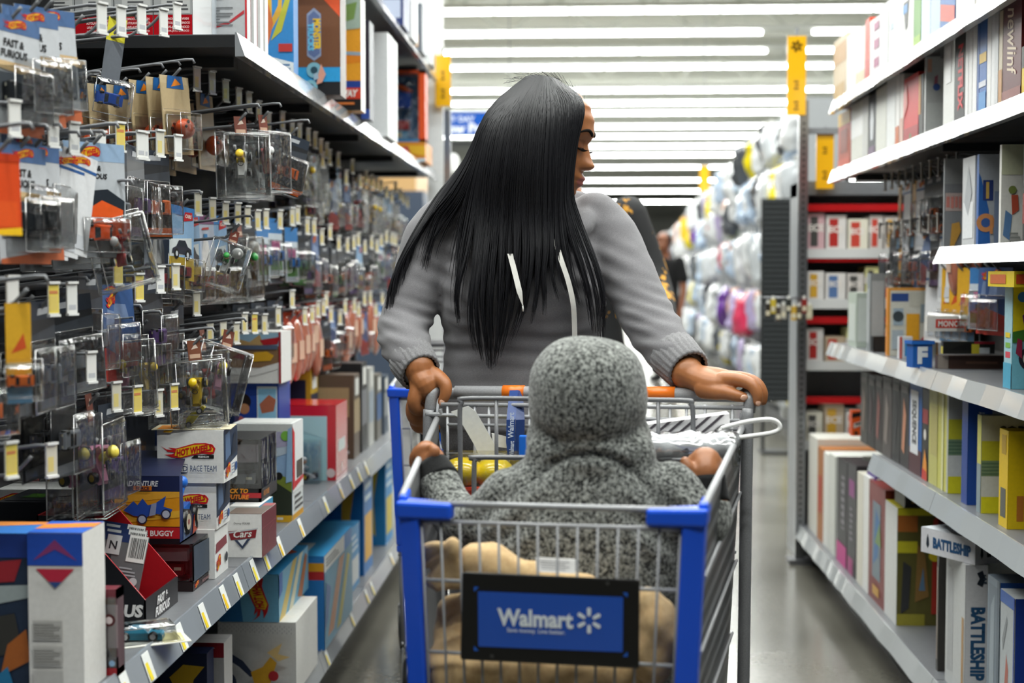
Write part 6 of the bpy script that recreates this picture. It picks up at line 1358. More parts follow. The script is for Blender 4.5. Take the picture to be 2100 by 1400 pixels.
# racks of bagged goods down the far right side
BAGC = [('white', 'e4e6e8', 9), ('pale grey', 'c3c7cb', 8), ('lilac', 'b7a9cf', 2), ('purple', '6a3a96', 2), ('pale blue', 'aebfd4', 4), ('yellow', 'e6d21f', 1), ('peach', 'dcae98', 2), ('dark grey', '4a4d52', 4), ('pink-red', 'c83a5a', 1), ('green', '7a9a5a', 1)]
pool = [c for c in BAGC for _ in range(c[2])]
def bag_mesh(col, seed):
    r = random.Random(seed); b = MB()
    nu, nv = 22, 16; vs = []
    for i in range(nv + 1):
        v = i / nv; ph = -PI / 2 + PI * v
        for j in range(nu):
            th = 2 * PI * j / nu
            q = abs(math.cos(ph)) ** 0.55
            x = 0.19 * q * math.copysign(abs(math.cos(th)) ** 0.7, math.cos(th)); y = 0.10 * q * math.copysign(abs(math.sin(th)) ** 0.8, math.sin(th))
            z = -0.26 + 0.26 * math.copysign(abs(math.sin(ph)) ** 0.8, math.sin(ph))
            k = 1 + 0.45 * noise.noise(Vector((x * 11 + seed, y * 11, z * 11)))
            vs.append((x * k, y * k, z))
    fs = [(i * nu + j, i * nu + (j + 1) % nu, (i + 1) * nu + (j + 1) % nu, (i + 1) * nu + j) for i in range(nv) for j in range(nu)]
    b.add(vs, fs, col, 0, True)
    return b
rr = random.Random(77)
BP = {}
for m_ in range(9):
    y0 = 10.6 + m_ * 3.7
    xx = 1.46 + m_ * 0.14
    t = thing('wire_rack', (xx + 0.5, y0, 0), 0, 'tall wire rack hung with bags, %s rack along the far side of the main aisle' % ordinal(m_), 'rack', 'racks of bagged goods')
    MB().box(-0.02, 0.02, 0, 3.4, 0.1, 2.3, 'a9adb2').build('back_panel', 'paint', t)
    for k in range(2): MB().box(-0.365, 0.02, 3.37 * k, 3.37 * k + 0.03, 0, 2.55, '9a9da0').build('upright', 'paint', t)
    for z in (0.62, 1.1, 1.62, 2.13, 2.5): MB().box(-0.36, -0.345, 0, 3.4, z, z + 0.006, 'c3c6c9').build('bar', 'paint', t)
    MB().box(-0.3, 0.02, 0, 3.4, 0, 0.1, '3a3b3d').build('base', 'paint', t)
    for z in (0.62, 1.1, 1.62, 2.13, 2.5):
        k = 0
        while k < 12 - m_ * 0.8:
            yy = y0 + 0.28 + k * (0.31 + m_ * 0.06)
            if yy > y0 + 3.1: break
            nm, col, _ = rr.choice(pool)
            if m_ == 0 and z < 1 and k == 0: nm, col = 'yellow', 'e6d21f'
            if nm not in BP:
                o = thing('hanging_bag'); bag_mesh(col, len(BP) * 3.1).build('bag', 'gloss', o); MB().box(-0.03, 0.03, -0.004, 0.004, -0.02, 0.06, 'e9e9e4').build('header_tab', 'card', o); BP[nm] = o
            else: o = dup(BP[nm])
            o.location = (xx + 0.1475 + rr.uniform(-0.05, 0.03), yy + rr.uniform(-0.06, 0.06), z + rr.uniform(-0.05, 0.01)); o.rotation_euler = (rr.uniform(-0.2, 0.2), rr.uniform(-0.2, 0.2), PI / 2 + rr.uniform(-0.7, 0.7))
            s = rr.uniform(0.6, 1.05) * (0.9 + 0.03 * m_); o.scale = (s, s, s)
            tag(o, '%s bag hanging on the racks down the far side of the main aisle' % nm, 'bag', '%s bags on the far racks' % nm)
            k += 1
    # yellow flags on the racks
for q in (flag((1.55, 18.0, 2.6), 0.12, 0.32, 'distant yellow flag sign above the racks of bags', []), flag((1.95, 27.0, 2.3), 0.14, 0.4, 'most distant yellow flag sign down the aisle', [])):
    MB().cyl((0, 0.003, 0), (0, 0.003, 6.6 - q.location.z), 0.004, '9a9c9e', 6).build('cable', 'paint', q)
# beyond the toy aisle on the left: blue price sign, board and a row of dark cabinets
t = thing('price_sign', (-0.98, 12.0, 2.51), 0, 'long blue sign with white words over the crossing aisle', 'sign')
b = MB(); b.box(-0.24, 0.42, 0, 0.03, -0.1, 0.1, '1d56b4'); b.text('EVERY DAY', (-0.08, -0.002, 0.045), (1, 0, 0), (0, 0, 1), 0.05, 'dfe6f2', 0.03); b.text('Low Prices', (0.06, -0.002, -0.035), (1, 0, 0), (0, 0, 1), 0.09, 'e9eef6', 0.05); b.build('board', 'gloss', t)
for x in (-0.2, 0.38): MB().cyl((x, 0.015, 0.1), (x, 0.015, 4.1), 0.004, '8d8f90', 6).build('cable', 'paint', t)
t = thing('menu_board', (-0.95, 12.1, 0), 0, 'dark board with big white numerals below the blue sign', 'sign')
b = MB(); b.box(-0.3, 0.5, 0, 0.03, 1.95, 2.38, '55564e'); b.ell((-0.13, -0.01, 2.19), (0.055, 0.012, 0.085), 'f2f3f0', 14, 10); b.tube([(0.0, -0.01, 2.08), (0.14, -0.01, 2.32)], 0.04, 'f4f4f2', 10); b.build('board', 'paint', t)
for x in (-0.28, 0.46): MB().box(x, x + 0.03, 0.005, 0.03, 0, 1.95, '8a8c8e').build('post', 'paint', t)
MB().box(-0.3, 0.5, -0.1, 0.15, 0, 0.02, '55565a').build('foot', 'paint', t)
rr = random.Random(91)
for m_ in range(4):
    y0 = 14.5 + m_ * 5
    t = thing('store_cabinet', (-2.0, y0, 0), 0, 'tall stocked fixture beyond the toy aisle, %s behind the dark board' % ordinal(m_), 'shelving', 'fixtures beyond the toy aisle')
    MB().box(-0.4, 0.4, 0, 3.2, 0, 2.1, ['3f4a5c', '6f7276', '9aa0a6', '7a6f66'][m_]).build('body', 'paint', t)
    for z in (0.5, 1.0, 1.5): MB().box(0.4, 0.44, 0, 3.2, z, z + 0.04, 'd0d2d4').build('price_rail', 'paint', t)
    MB().box(-0.3, 0.3, 0.2, 3.0, 2.1, 2.5, ['c9a06a', 'd9d4cc', 'b8b4ae', 'c0a890'][m_]).build('top_stock', 'card', t)

rr = random.Random(17)
for m_ in range(7):
    x0 = -9.0 + m_ * 3.4
    t = thing('store_fixture', (x0, 46 + (m_ % 2) * 4, 0), 0, 'pale stocked fixture at the far end of the store, %s across' % ordinal(m_), 'shelving', 'fixtures at the far end of the store')
    MB().box(-1.5, 1.5, 0, 0.8, 0, 2.0, ['c9d2da', 'dfe3e6', 'b4c2d0', 'e4e4e0'][m_ % 4]).build('body', 'paint', t)
    for z in (0.4, 0.9, 1.4, 1.9): MB().box(-1.5, 1.5, -0.06, 0, z, z + 0.05, 'eef0f0').build('price_rail', 'paint', t)
    for k in range(9): MB().box(-1.45 + k * 0.33, -1.2 + k * 0.33, -0.05, 0, 0.46 + (k % 3) * 0.5, 0.46 + (k % 3) * 0.5 + 0.3, rr.choice(['8fa3b8', 'c9b8a4', 'e8e6e2', '5a6f8a', 'b8504a', 'd9c45a'])).build('goods', 'card', t)
# ------------------------------------------------------------------ the shopping cart
BLUE = '1553d8'; TUBE = '8b8c8f'; WIRE = '9a9b9e'
CB = Vector((-0.02, 2.36, 0.0))
def rel(p): return Vector(p) - CB
FLt = rel(PY(824, 1030, 2.03)); FRt = rel(PY(1444, 1047, 1.93))
RLt = rel(PY(896, 866, 2.79)); RRt = rel(PY(1522, 884, 2.68))
FLb = FLt + Vector((0.02, 0.02, -0.48)); FRb = FRt + Vector((-0.02, 0.02, -0.48))
RLb = RLt + Vector((0.03, 0.0, -0.58)); RRb = RRt + Vector((-0.03, 0.0, -0.58))
def front(u, d, out=0.0):
    """a point of the cart's front: u from its picture-left to its picture-right side, d metres below the top rail, out metres towards the camera"""
    a = FLt.lerp(FLb, d / 0.48); b = FRt.lerp(FRb, d / 0.48)
    n = (FRt - FLt).cross(FLb - FLt).normalized()
    if n.y > 0: n = -n
    return a.lerp(b, u) + n * out
cart = thing('shopping_cart', CB, 0, 'grey shopping cart with blue corners and a blue sign, carrying the seated child', 'shopping cart')
# front: frame, wires, posts, bumpers
b = MB()
for d, r in ((0.0, 0.0045), (0.027, 0.0036), (0.112, 0.0028), (0.218, 0.0028), (0.325, 0.0028), (0.43, 0.0032)):
    b.tube([front(0.02, d), front(0.5, d), front(0.98, d)], r, WIRE, 8)
for i in range(14):
    u = 0.07 + 0.86 * i / 13
    b.tube([front(u, 0.027, 0.004), front(u, 0.45, 0.004)], 0.0022, '7f8083', 6)
b.build('front_grid', 'tube_steel', cart)
for u0, s in ((0.0, 1), (1.0, -1)):
    b = MB()
    def post(u, d, o): return front(u, d, o)
    wv = 0.064
    ring = []
    for d in (0.0, 0.02, 0.45, 0.47):
        a0, a1 = (u0, u0 + wv * s)
        ring.append([post(a0 - 0.008 * s, d, 0.008), post(a1, d, 0.012), post(a1, d, -0.014), post(a0 - 0.008 * s, d, -0.022)])
    for k in range(3):
        b.hexa(ring[k + 1], ring[k], BLUE)
    b.build('corner_post', 'plastic', cart, 0.004)
    b = MB()
    a1 = u0 + 0.178 * s
    b.hexa([front(u0 - 0.014 * s, 0.022, 0.014), front(a1, 0.022, 0.014), front(a1, 0.022, -0.010), front(u0 - 0.014 * s, 0.022, -0.025)], [front(u0 - 0.014 * s, -0.004, 0.014), front(a1, -0.002, 0.014), front(a1, -0.002, -0.010), front(u0 - 0.014 * s, -0.004, -0.025)], BLUE)
    side = (RLt - FLt).normalized() if s > 0 else (RRt - FRt).normalized()
    p0 = front(u0 - 0.012 * s, -0.004, 0.0); p1 = p0 + side * 0.06
    ax = Vector((0.014 * s, 0, 0))
    b.hexa([p0 - Vector((0, 0, 0.022)), p0 - Vector((0, 0, 0.022)) + ax, p1 - Vector((0, 0, 0.014)) + ax, p1 - Vector((0, 0, 0.014))], [p0 + Vector((0, 0, 0.006)), p0 + Vector((0, 0, 0.006)) + ax, p1 + Vector((0, 0, 0.006)) + ax, p1 + Vector((0, 0, 0.006))], BLUE)
    b.build('bumper_cap', 'plastic', cart, 0.005)
# sign
def P_(px, py, out):
    """sign coordinates: the picture's point taken onto the plane of the cart's front"""
    r = ray(px, py); q0 = front(0, 0, out) + CB
    n = (FRt - FLt).cross(FLb - FLt).normalized()
    return CAM + r * ((q0 - CAM).dot(n) / r.dot(n)) - CB
def quad3(tl, tr, br, bl, out, th, col, name, mat, parent, bev=0.0):
    b = MB(); b.hexa([P_(*bl, out), P_(*br, out), P_(*br, out - th), P_(*bl, out - th)], [P_(*tl, out), P_(*tr, out), P_(*tr, out - th), P_(*tl, out - th)], col)
    return b.build(name, mat, parent, bev)
sign = quad3((948, 1172), (1312, 1188), (1311, 1371), (944, 1352), 0.022, 0.016, '0c0c0d', 'sign_frame', 'paint', cart, 0.003)
pan = quad3((980, 1212), (1278, 1224), (1277, 1337), (981, 1325), 0.0235, 0.001, '0f4fb8', 'sign_panel', 'gloss', sign)
ux = (P_(1278, 1224, 0.025) - P_(980, 1212, 0.025)).normalized(); uy = (P_(980, 1212, 0.025) - P_(981, 1325, 0.025)).normalized()
pxs = (P_(1278, 1224, 0.025) - P_(980, 1212, 0.025)).length / 298
b = MB()
b.text('Walmart', P_(1097, 1268, 0.0245), ux, uy, 36 * pxs, 'e4ecf4', 0.035, 0, fit=157 * pxs)
b.text('Save money. Live better.', P_(1099, 1295, 0.0245), ux, uy, 11.5 * pxs, 'dfe8f2', 0.012, 0, fit=154 * pxs)
b.build('lettering', 'card', pan)
b = MB(); c0 = P_(1208, 1272, 0.0246)
for k in range(6):
    a = PI / 2 + k * PI / 3
    dr = ux * math.cos(a) + uy * math.sin(a); pr = ux * -math.sin(a) + uy * math.cos(a)
    r0, r1, w_ = 9 * pxs, 26 * pxs, 4.2 * pxs
    b.poly([c0 + dr * r0 - pr * w_ * 0.5, c0 + dr * (r0 + 2 * pxs) - pr * w_ * 0.8, c0 + dr * (r1 - 3 * pxs) - pr * w_, c0 + dr * r1 - pr * w_ * 0.6, c0 + dr * r1 + pr * w_ * 0.6, c0 + dr * (r1 - 3 * pxs) + pr * w_, c0 + dr * (r0 + 2 * pxs) + pr * w_ * 0.8, c0 + dr * r0 + pr * w_ * 0.5], 'e4ecf4')
b.build('spark_emblem', 'card', pan)
for px, py, sx, sy in ((976, 1207, 1, -1), (1283, 1219, -1, -1), (976, 1330, 1, 1), (1283, 1342, -1, 1)):
    b = MB(); b.poly([P_(px - 4 * sx, py + 4 * sy, 0.0235), P_(px + 6 * sx, py + 4 * sy, 0.0235), P_(px - 4 * sx, py - 6 * sy, 0.0235)], '1f5fc4'); b.build('corner_mark', 'card', sign)
for px, py in ((1246, 1196), (1009, 1345)):
    MB().disc(P_(px, py, 0.0235), front(0, 0, 1) - front(0, 0, 0), 0.003, '5a5a5c', 12).build('screw', 'metal', sign)
# sides: a perforated grey sheet between rails
for nm, ft, fb, rt, rb, s in (('l', FLt, FLb, RLt, RLb, -1), ('r', FRt, FRb, RRt, RRb, 1)):
    def sd(u, v): return ft.lerp(rt, u).lerp(fb.lerp(rb, u), v)
    nrm = (rt - ft).cross(fb - ft).normalized()
    if nrm.x * s < 0: nrm = -nrm
    b = MB()
    b.hexa([sd(0.03, 1), sd(1, 1), sd(1, 1) - nrm * 0.003, sd(0.03, 1) - nrm * 0.003], [sd(0.03, 0.0), sd(1, 0.0), sd(1, 0.0) - nrm * 0.003, sd(0.03, 0.0) - nrm * 0.003], '6d6e71')
    for i in range(46):
        for j in range(14):
            u = 0.06 + 0.92 * i / 45; v = 0.05 + 0.9 * j / 13
            for o_ in (0.0006, -0.0036):
                b.poly([sd(u, v) + nrm * o_, sd(u + 0.009, v) + nrm * o_, sd(u + 0.009, v + 0.045) + nrm * o_, sd(u, v + 0.045) + nrm * o_], '3c3d3f')
    b.build('side_panel', 'tube_steel', cart)
    b = MB()
    b.tube([sd(0.02, -0.012), sd(0.5, -0.012), sd(1.0, -0.012)], 0.006, 'a8a9ab', 10)
    for v in (0.2, 0.42, 0.66, 0.9):
        b.tube([sd(0.03, v) + nrm * 0.004, sd(1.0, v) + nrm * 0.004], 0.0032, 'a4a5a8', 8)
    b.build('side_rail', 'tube_steel', cart)
# rear posts and the push handle in one bent tube
hl = [PY(880, 900, 2.80), PY(882, 840, 2.805), PY(884, 812, 2.81)]
pl = [rel(PY(878, 905, 2.80)) + Vector((0, 0, -0.55)), rel(PY(879, 900, 2.80)), rel(PY(882, 845, 2.803)), rel(PY(886, 812, 2.806)), rel(PY(897, 799, 2.82)), rel(PY(912, 806, 2.86))]
pr = [rel(PY(1528, 905, 2.685)) + Vector((0.0, 0, -0.55)), rel(PY(1532, 900, 2.685)), rel(PY(1536, 845, 2.688)), rel(PY(1538, 818, 2.69)), rel(PY(1532, 806, 2.71)), rel(PY(1518, 812, 2.745))]
b = MB()
path = [tuple(p) for p in pl] + [tuple(pl[-1].lerp(pr[-1], k)) for k in (0.08, 0.3, 0.7, 0.92)] + [tuple(p) for p in reversed(pr)]
b.tube(spline(path, 5), 0.0118, TUBE, 14)
hd = b.build('handle_tube', 'tube_steel', cart)
def hpt(px):
    k = (px - 912) / (1518 - 912)
    return pl[-1].lerp(pr[-1], k)
MB().tube([hpt(935) + Vector((0, 0, 0.003)), hpt(1480) + Vector((0, 0, 0.003))], 0.0126, 'a9aaad', 14).build('grip', 'tube_steel', cart)
for a, c_ in ((1037, 1082), (1318, 1390)):
    MB().tube([hpt(a) + Vector((0, 0, 0.0035)), hpt(c_) + Vector((0, 0, 0.0035))], 0.0140, 'f07a24', 16).build('orange_sleeve', 'plastic', cart)
# rear gate
def G(px, py):
    k = (px - 890) / 650.0
    return rel(PY(px, py, 2.79 - 0.105 * k))
b = MB()
b.tube([G(905, 829), G(1540, 836)], 0.0042, WIRE, 8)
b.tube(spline([tuple(G(903, 838)), tuple(G(906, 848)), tuple(G(918, 851)), tuple(G(1505, 862)), tuple(G(1519, 858)), tuple(G(1522, 846))], 6), 0.0042, WIRE, 8)
b.tube([G(918, 870), G(1515, 880)], 0.0034, WIRE, 8)
for px in (918, 974, 1003, 1043, 1086, 1130, 1174, 1218, 1262, 1306, 1350, 1374, 1408, 1446, 1502):
    b.tube([G(px, 829), G(px, 1120)], 0.0032, 'a6a7aa', 6)
for py in (930, 1000, 1070, 1120): b.tube([G(918, py), G(1510, py + 12)], 0.003, WIRE, 6)
b.build('rear_gate', 'tube_steel', cart)
# child seat frame
def S(px, py):
    k = (px - 890) / 650.0
    return rel(PY(px, py, 2.60 - 0.09 * k))
b = MB()
b.tube(spline([tuple(S(944, 1080)), tuple(S(944, 930)), tuple(S(943, 845)), tuple(S(947, 826)), tuple(S(962, 817)), tuple(S(1200, 819)), tuple(S(1400, 821)), tuple(S(1416, 828)), tuple(S(1421, 845)), tuple(S(1421, 940)), tuple(S(1421, 1060))], 6), 0.0046, '6f7073', 10)
for px in (1018, 1350): b.tube([S(px, 818), S(px, 1060)], 0.0036, '6f7073', 8)
b.build('seat_back_frame', 'tube_steel', cart)
b = MB()
b.tube(spline([tuple(S(980, 1100) + Vector((0, -0.08, 0))), tuple(S(979, 950) + Vector((0, -0.08, 0))), tuple(S(984, 931) + Vector((0, -0.08, 0))), tuple(S(1000, 926) + Vector((0, -0.08, 0))), tuple(S(1370, 930) + Vector((0, -0.08, 0))), tuple(S(1390, 935) + Vector((0, -0.08, 0))), tuple(S(1396, 952) + Vector((0, -0.08, 0))), tuple(S(1396, 1090) + Vector((0, -0.08, 0)))], 6), 0.0046, '6f7073', 10)
b.build('seat_front_frame', 'tube_steel', cart)
b = MB(); c1 = S(1080, 910)
b.box(c1.x - 0.014, c1.x + 0.16, c1.y - 0.004, c1.y + 0.004, c1.z - 0.03, c1.z + 0.016, '1a6ad0'); b.build('seat_flap', 'plastic', cart, 0.003)
b = MB(); a0, a1 = S(950, 1085), S(1415, 1085)
b.hexa([a0 + Vector((0, -0.1, -0.006)), a1 + Vector((0, -0.1, -0.006)), a1 + Vector((0, 0.16, -0.006)), a0 + Vector((0, 0.16, -0.006))], [a0 + Vector((0, -0.1, 0)), a1 + Vector((0, -0.1, 0)), a1 + Vector((0, 0.16, 0)), a0 + Vector((0, 0.16, 0))], '7d7e81')
b.build('seat_base', 'tube_steel', cart)
# floor of the basket, under-frame, wheels
b = MB()
for i in range(13):
    k = i / 12
    b.tube([FLb.lerp(FRb, k), RLb.lerp(RRb, k)], 0.0026, WIRE, 6)
for i in range(16):
    k = i / 15
    b.tube([FLb.lerp(RLb, k), FRb.lerp(RRb, k)], 0.0026, WIRE, 6)
b.build('basket_floor', 'tube_steel', cart)
b = MB()
for s, fb, rb_, pp in ((-1, FLb, RLb, pl[0]), (1, FRb, RRb, pr[0])):
    b.tube(spline([tuple(pp), (pp.x, pp.y - 0.02, 0.22), (pp.x, pp.y - 0.1, 0.16), (fb.x * 0.92, fb.y + 0.08, 0.16)], 6), 0.012, TUBE, 10)
    b.tube([(fb.x, fb.y + 0.1, 0.16), (fb.x, fb.y + 0.06, fb.z)], 0.008, TUBE, 8)
b.tube([(pl[0].x, pl[0].y - 0.1, 0.16), (pr[0].x, pr[0].y - 0.1, 0.16)], 0.01, TUBE, 8); b.tube([(FLb.x * 0.92, FLb.y + 0.08, 0.16), (FRb.x * 0.92, FRb.y + 0.08, 0.16)], 0.01, TUBE, 8)
for i in range(9):
    k = i / 8
    b.tube([Vector((FLb.x, FLb.y + 0.08, 0.17)).lerp(Vector((FRb.x, FRb.y + 0.08, 0.17)), k), Vector((pl[0].x, pl[0].y - 0.12, 0.2)).lerp(Vector((pr[0].x, pr[0].y - 0.12, 0.2)), k)], 0.0035, WIRE, 6)
b.build('under_frame', 'tube_steel', cart)
for q in ((FLb.x * 0.92, FLb.y + 0.1), (FRb.x * 0.92, FRb.y + 0.1), (pl[0].x, pl[0].y - 0.1), (pr[0].x, pr[0].y - 0.1)):
    b = MB(); b.cyl((q[0] - 0.012, q[1], 0.06), (q[0] + 0.012, q[1], 0.06), 0.06, '2a2a2c', 24); b.cyl((q[0] - 0.014, q[1], 0.06), (q[0] + 0.014, q[1], 0.06), 0.03, '8a8b8e', 18)
    wh = b.build('wheel', 'plastic', cart)
    b = MB(); b.box(q[0] - 0.02, q[0] - 0.016, q[1] - 0.02, q[1] + 0.02, 0.05, 0.15, TUBE); b.box(q[0] + 0.016, q[0] + 0.02, q[1] - 0.02, q[1] + 0.02, 0.05, 0.15, TUBE); b.box(q[0] - 0.02, q[0] + 0.02, q[1] - 0.02, q[1] + 0.02, 0.145, 0.155, TUBE)
    b.build('caster_fork', 'paint', wh)
# a second cart waiting behind on the left
cart2 = dup(cart)
tgt = PY(800, 806, 4.02)
rz2 = math.radians(0)
loc = tgt - Matrix.Rotation(rz2, 3, 'Z') @ FLt
cart2.location = (loc.x, loc.y, 0); cart2.rotation_euler = (0, 0, rz2)
tag(cart2, 'second shopping cart behind the woman, blue corner showing past her hand', 'shopping cart')

# ------------------------------------------------------------------ what is in the cart
# lanyard on the handle
t = thing('lanyard', CB + hpt(1058), 0, 'dark blue lettered lanyard looped over the cart handle', 'lanyard')
b = MB()
o_ = hpt(1058)
ls = [(1054, 800, 2.812, 0.0), (1052, 818, 2.77, 0), (1048, 860, 2.74, 0), (1047, 905, 2.735, 0), (1051, 940, 2.735, 0)]
rs_ = [(1057, 800, 2.816, 0.0), (1064, 818, 2.775, 0), (1067, 860, 2.746, 0), (1066, 905, 2.742, 0), (1060, 940, 2.74, 0)]
for path, c_ in ((ls, '24407a'), (rs_, '1d3568')):
    pts = [rel(PY(x, y, Y)) - o_ for x, y, Y, _ in path]
    for i in range(len(pts) - 1):
        wv = Vector((0.0085, 0.003, 0)); th = Vector((0.0, 0.0012, 0))
        b.hexa([pts[i + 1] - wv - th, pts[i + 1] + wv - th, pts[i + 1] + wv + th, pts[i + 1] - wv + th], [pts[i] - wv - th, pts[i] + wv - th, pts[i] + wv + th, pts[i] - wv + th], c_)
tp = rel(PY(1048, 872, 2.731)) - o_
b.text('Walmart', tp, Vector((0.03, 0, 1)), Vector((-1, 0, 0.03)), 0.011, 'c9d4e8', 0.02, 0, fit=0.05)
b.text('Walmart', rel(PY(1049, 920, 2.731)) - o_, Vector((0.05, 0, 1)), Vector((-1, 0, 0.05)), 0.009, 'c9d4e8', 0.02, 0, fit=0.03)
b.build('strap', 'card', t)
# clear pack of yellow and orange things in the seat
p = PY(970, 1015, 2.68)
seatz = (CB + S(950, 1085)).z
t = thing('food_pack', (p.x, p.y, seatz + 0.001), 0.0, 'clear-lidded pack, yellow over orange-red, in the cart seat', 'food pack')
hh = PY(970, 932, 2.68).z - seatz
b = MB()
b.ell((-0.02, 0, hh * 0.72), (0.042, 0.045, 0.03), 'ecc818', 16, 10); b.ell((0.04, 0.005, hh * 0.70), (0.04, 0.045, 0.032), 'efce22', 16, 10); b.build('yellow_wrap', 'gloss', t)
MB().box(-0.05, 0.085, -0.04, 0.04, 0.003, hh * 0.55, 'd8401c').build('red_tray', 'gloss', t, 0.006)
MB().box(-0.066, 0.1, -0.055, 0.055, 0.001, hh, 'ffffff').build('lid', 'film', t)
# striped gift bag with a rope handle
p = PY(1420, 935, 2.56)
t = thing('gift_bag', (p.x, p.y, seatz + 0.001), 0.0, 'white gift bag with grey diagonal stripes and a white rope handle', 'gift bag')
O = Vector((p.x, p.y, seatz + 0.001))
def B_(px, py, Y=2.56): return PY(px, py, Y) - O
tl, tr, br, bl = B_(1315, 872), B_(1496, 848), B_(1500, 930), B_(1315, 950)
th = Vector((0, 0.05, 0))
b = MB(); b.hexa([bl, br, br + th, bl + th], [tl, tr, tr + th, tl + th], 'f0eef0')
for i in range(11):
    x0 = -0.6 + i * 0.15
    def q(u, v): return tl.lerp(tr, u).lerp(bl.lerp(br, u), v) + Vector((0, -0.0008, 0))
    pts = []
    for k in range(9):
        v = 1 - k / 8; u = x0 + 0.75 * (1 - v) ** 0.8 * 1.0
        pts.append((u, v))
    for k in range(8):
        (u0, v0), (u1, v1) = pts[k], pts[k + 1]
        if u1 > 0.0 and u1 + 0.05 < 1.0 and u0 > 0:
            b.poly([q(u0, v0), q(u0 + 0.05, v0), q(u1 + 0.05, v1), q(u1, v1)], '4d474e')
b.build('paper_body', 'card', t)
b = MB(); b.tube(spline([tuple(B_(1480, 878, 2.55)), tuple(B_(1500, 872, 2.55)), tuple(B_(1540, 863, 2.55)), tuple(B_(1580, 860, 2.55)), tuple(B_(1597, 868, 2.55)), tuple(B_(1598, 880, 2.55)), tuple(B_(1580, 888, 2.55)), tuple(B_(1540, 894, 2.55)), tuple(B_(1500, 899, 2.55)), tuple(B_(1478, 902, 2.55))], 8), 0.0042, 'f4f4f2', 10)
b.build('rope_handle', 'matte', t)
MB().ell((B_(1482, 905)), (0.022, 0.02, 0.03), 'd9d9dc', 12, 8).build('foil_tuft', 'film', t)
# a long clear sleeve of white goods before the bag
p = PY(1390, 950, 2.48)
t = thing('clear_sleeve', (p.x, p.y, p.z - 0.02), 0.04, 'crinkled clear sleeve of white goods lying before the striped bag', 'packet')
b = MB(); 
def sl(x): return 0.028 + 0.004 * math.sin(x * 90)
b.tube([(-0.07 + 0.16 * i / 12, 0, 0.045 + 0.002 * math.sin(i * 2)) for i in range(13)], [sl(i / 12 * 0.16) * (0.6 if i in (0, 12) else 1) for i in range(13)], 'eceef2', 12)
b.build('white_roll', 'matte', t)
b = MB(); b.tube([(-0.08 + 0.185 * i / 16, 0, 0.045) for i in range(17)], [0.034 + 0.003 * math.sin(i * 2.7) for i in range(17)], 'ffffff', 14, flat=[0.9] * 17); b.build('film_sleeve', 'film', t)
b = MB(); b.poly([(-0.01, -0.0335, 0.056), (0.03, -0.0335, 0.052), (0.045, -0.0335, 0.044), (0.01, -0.0335, 0.047)], 'a9adbd'); b.poly([(0.0, -0.034, 0.047), (0.05, -0.034, 0.042), (0.052, -0.034, 0.038), (0.01, -0.034, 0.042)], '8d93a8'); b.build('print', 'card', t)
# white strap and pale card leaning in the seat behind the lanyard
p = PY(975, 930, 2.74)
t = thing('paper_strap', (p.x, p.y, seatz), 0, 'white paper strap leaning across the back of the cart seat', 'strap')
O = Vector((p.x, p.y, seatz))
b = MB()
pts = [(942, 838), (958, 850), (990, 905), (1004, 935)]
vs = [PY(x, y, 2.745) - O for x, y in pts]; wv = Vector((0.017, 0, 0.006))
for i in range(3): b.hexa([vs[i + 1] - wv, vs[i + 1] + wv, vs[i + 1] + wv + Vector((0, 0.002, 0)), vs[i + 1] - wv + Vector((0, 0.002, 0))], [vs[i] - wv, vs[i] + wv, vs[i] + wv + Vector((0, 0.002, 0)), vs[i] - wv + Vector((0, 0.002, 0))], 'd6d8d8')
a0 = vs[3]; b.hexa([Vector((a0.x - 0.02, a0.y, 0.0)), Vector((a0.x + 0.02, a0.y, 0)), Vector((a0.x + 0.02, a0.y + 0.003, 0)), Vector((a0.x - 0.02, a0.y + 0.003, 0))], [a0 - wv, a0 + wv, a0 + wv + Vector((0, 0.003, 0)), a0 - wv + Vector((0, 0.003, 0))], 'cfd1d2')
v2 = [PY(x, y, 2.75) - O for x, y in ((1008, 888), (1092, 908), (1092, 925), (1012, 915))]
b.hexa([v2[3], v2[2], v2[2] + Vector((0, 0.004, 0)), v2[3] + Vector((0, 0.004, 0))], [v2[0], v2[1], v2[1] + Vector((0, 0.004, 0)), v2[0] + Vector((0, 0.004, 0))], 'e4e5e6')
b.build('strap', 'card', t)
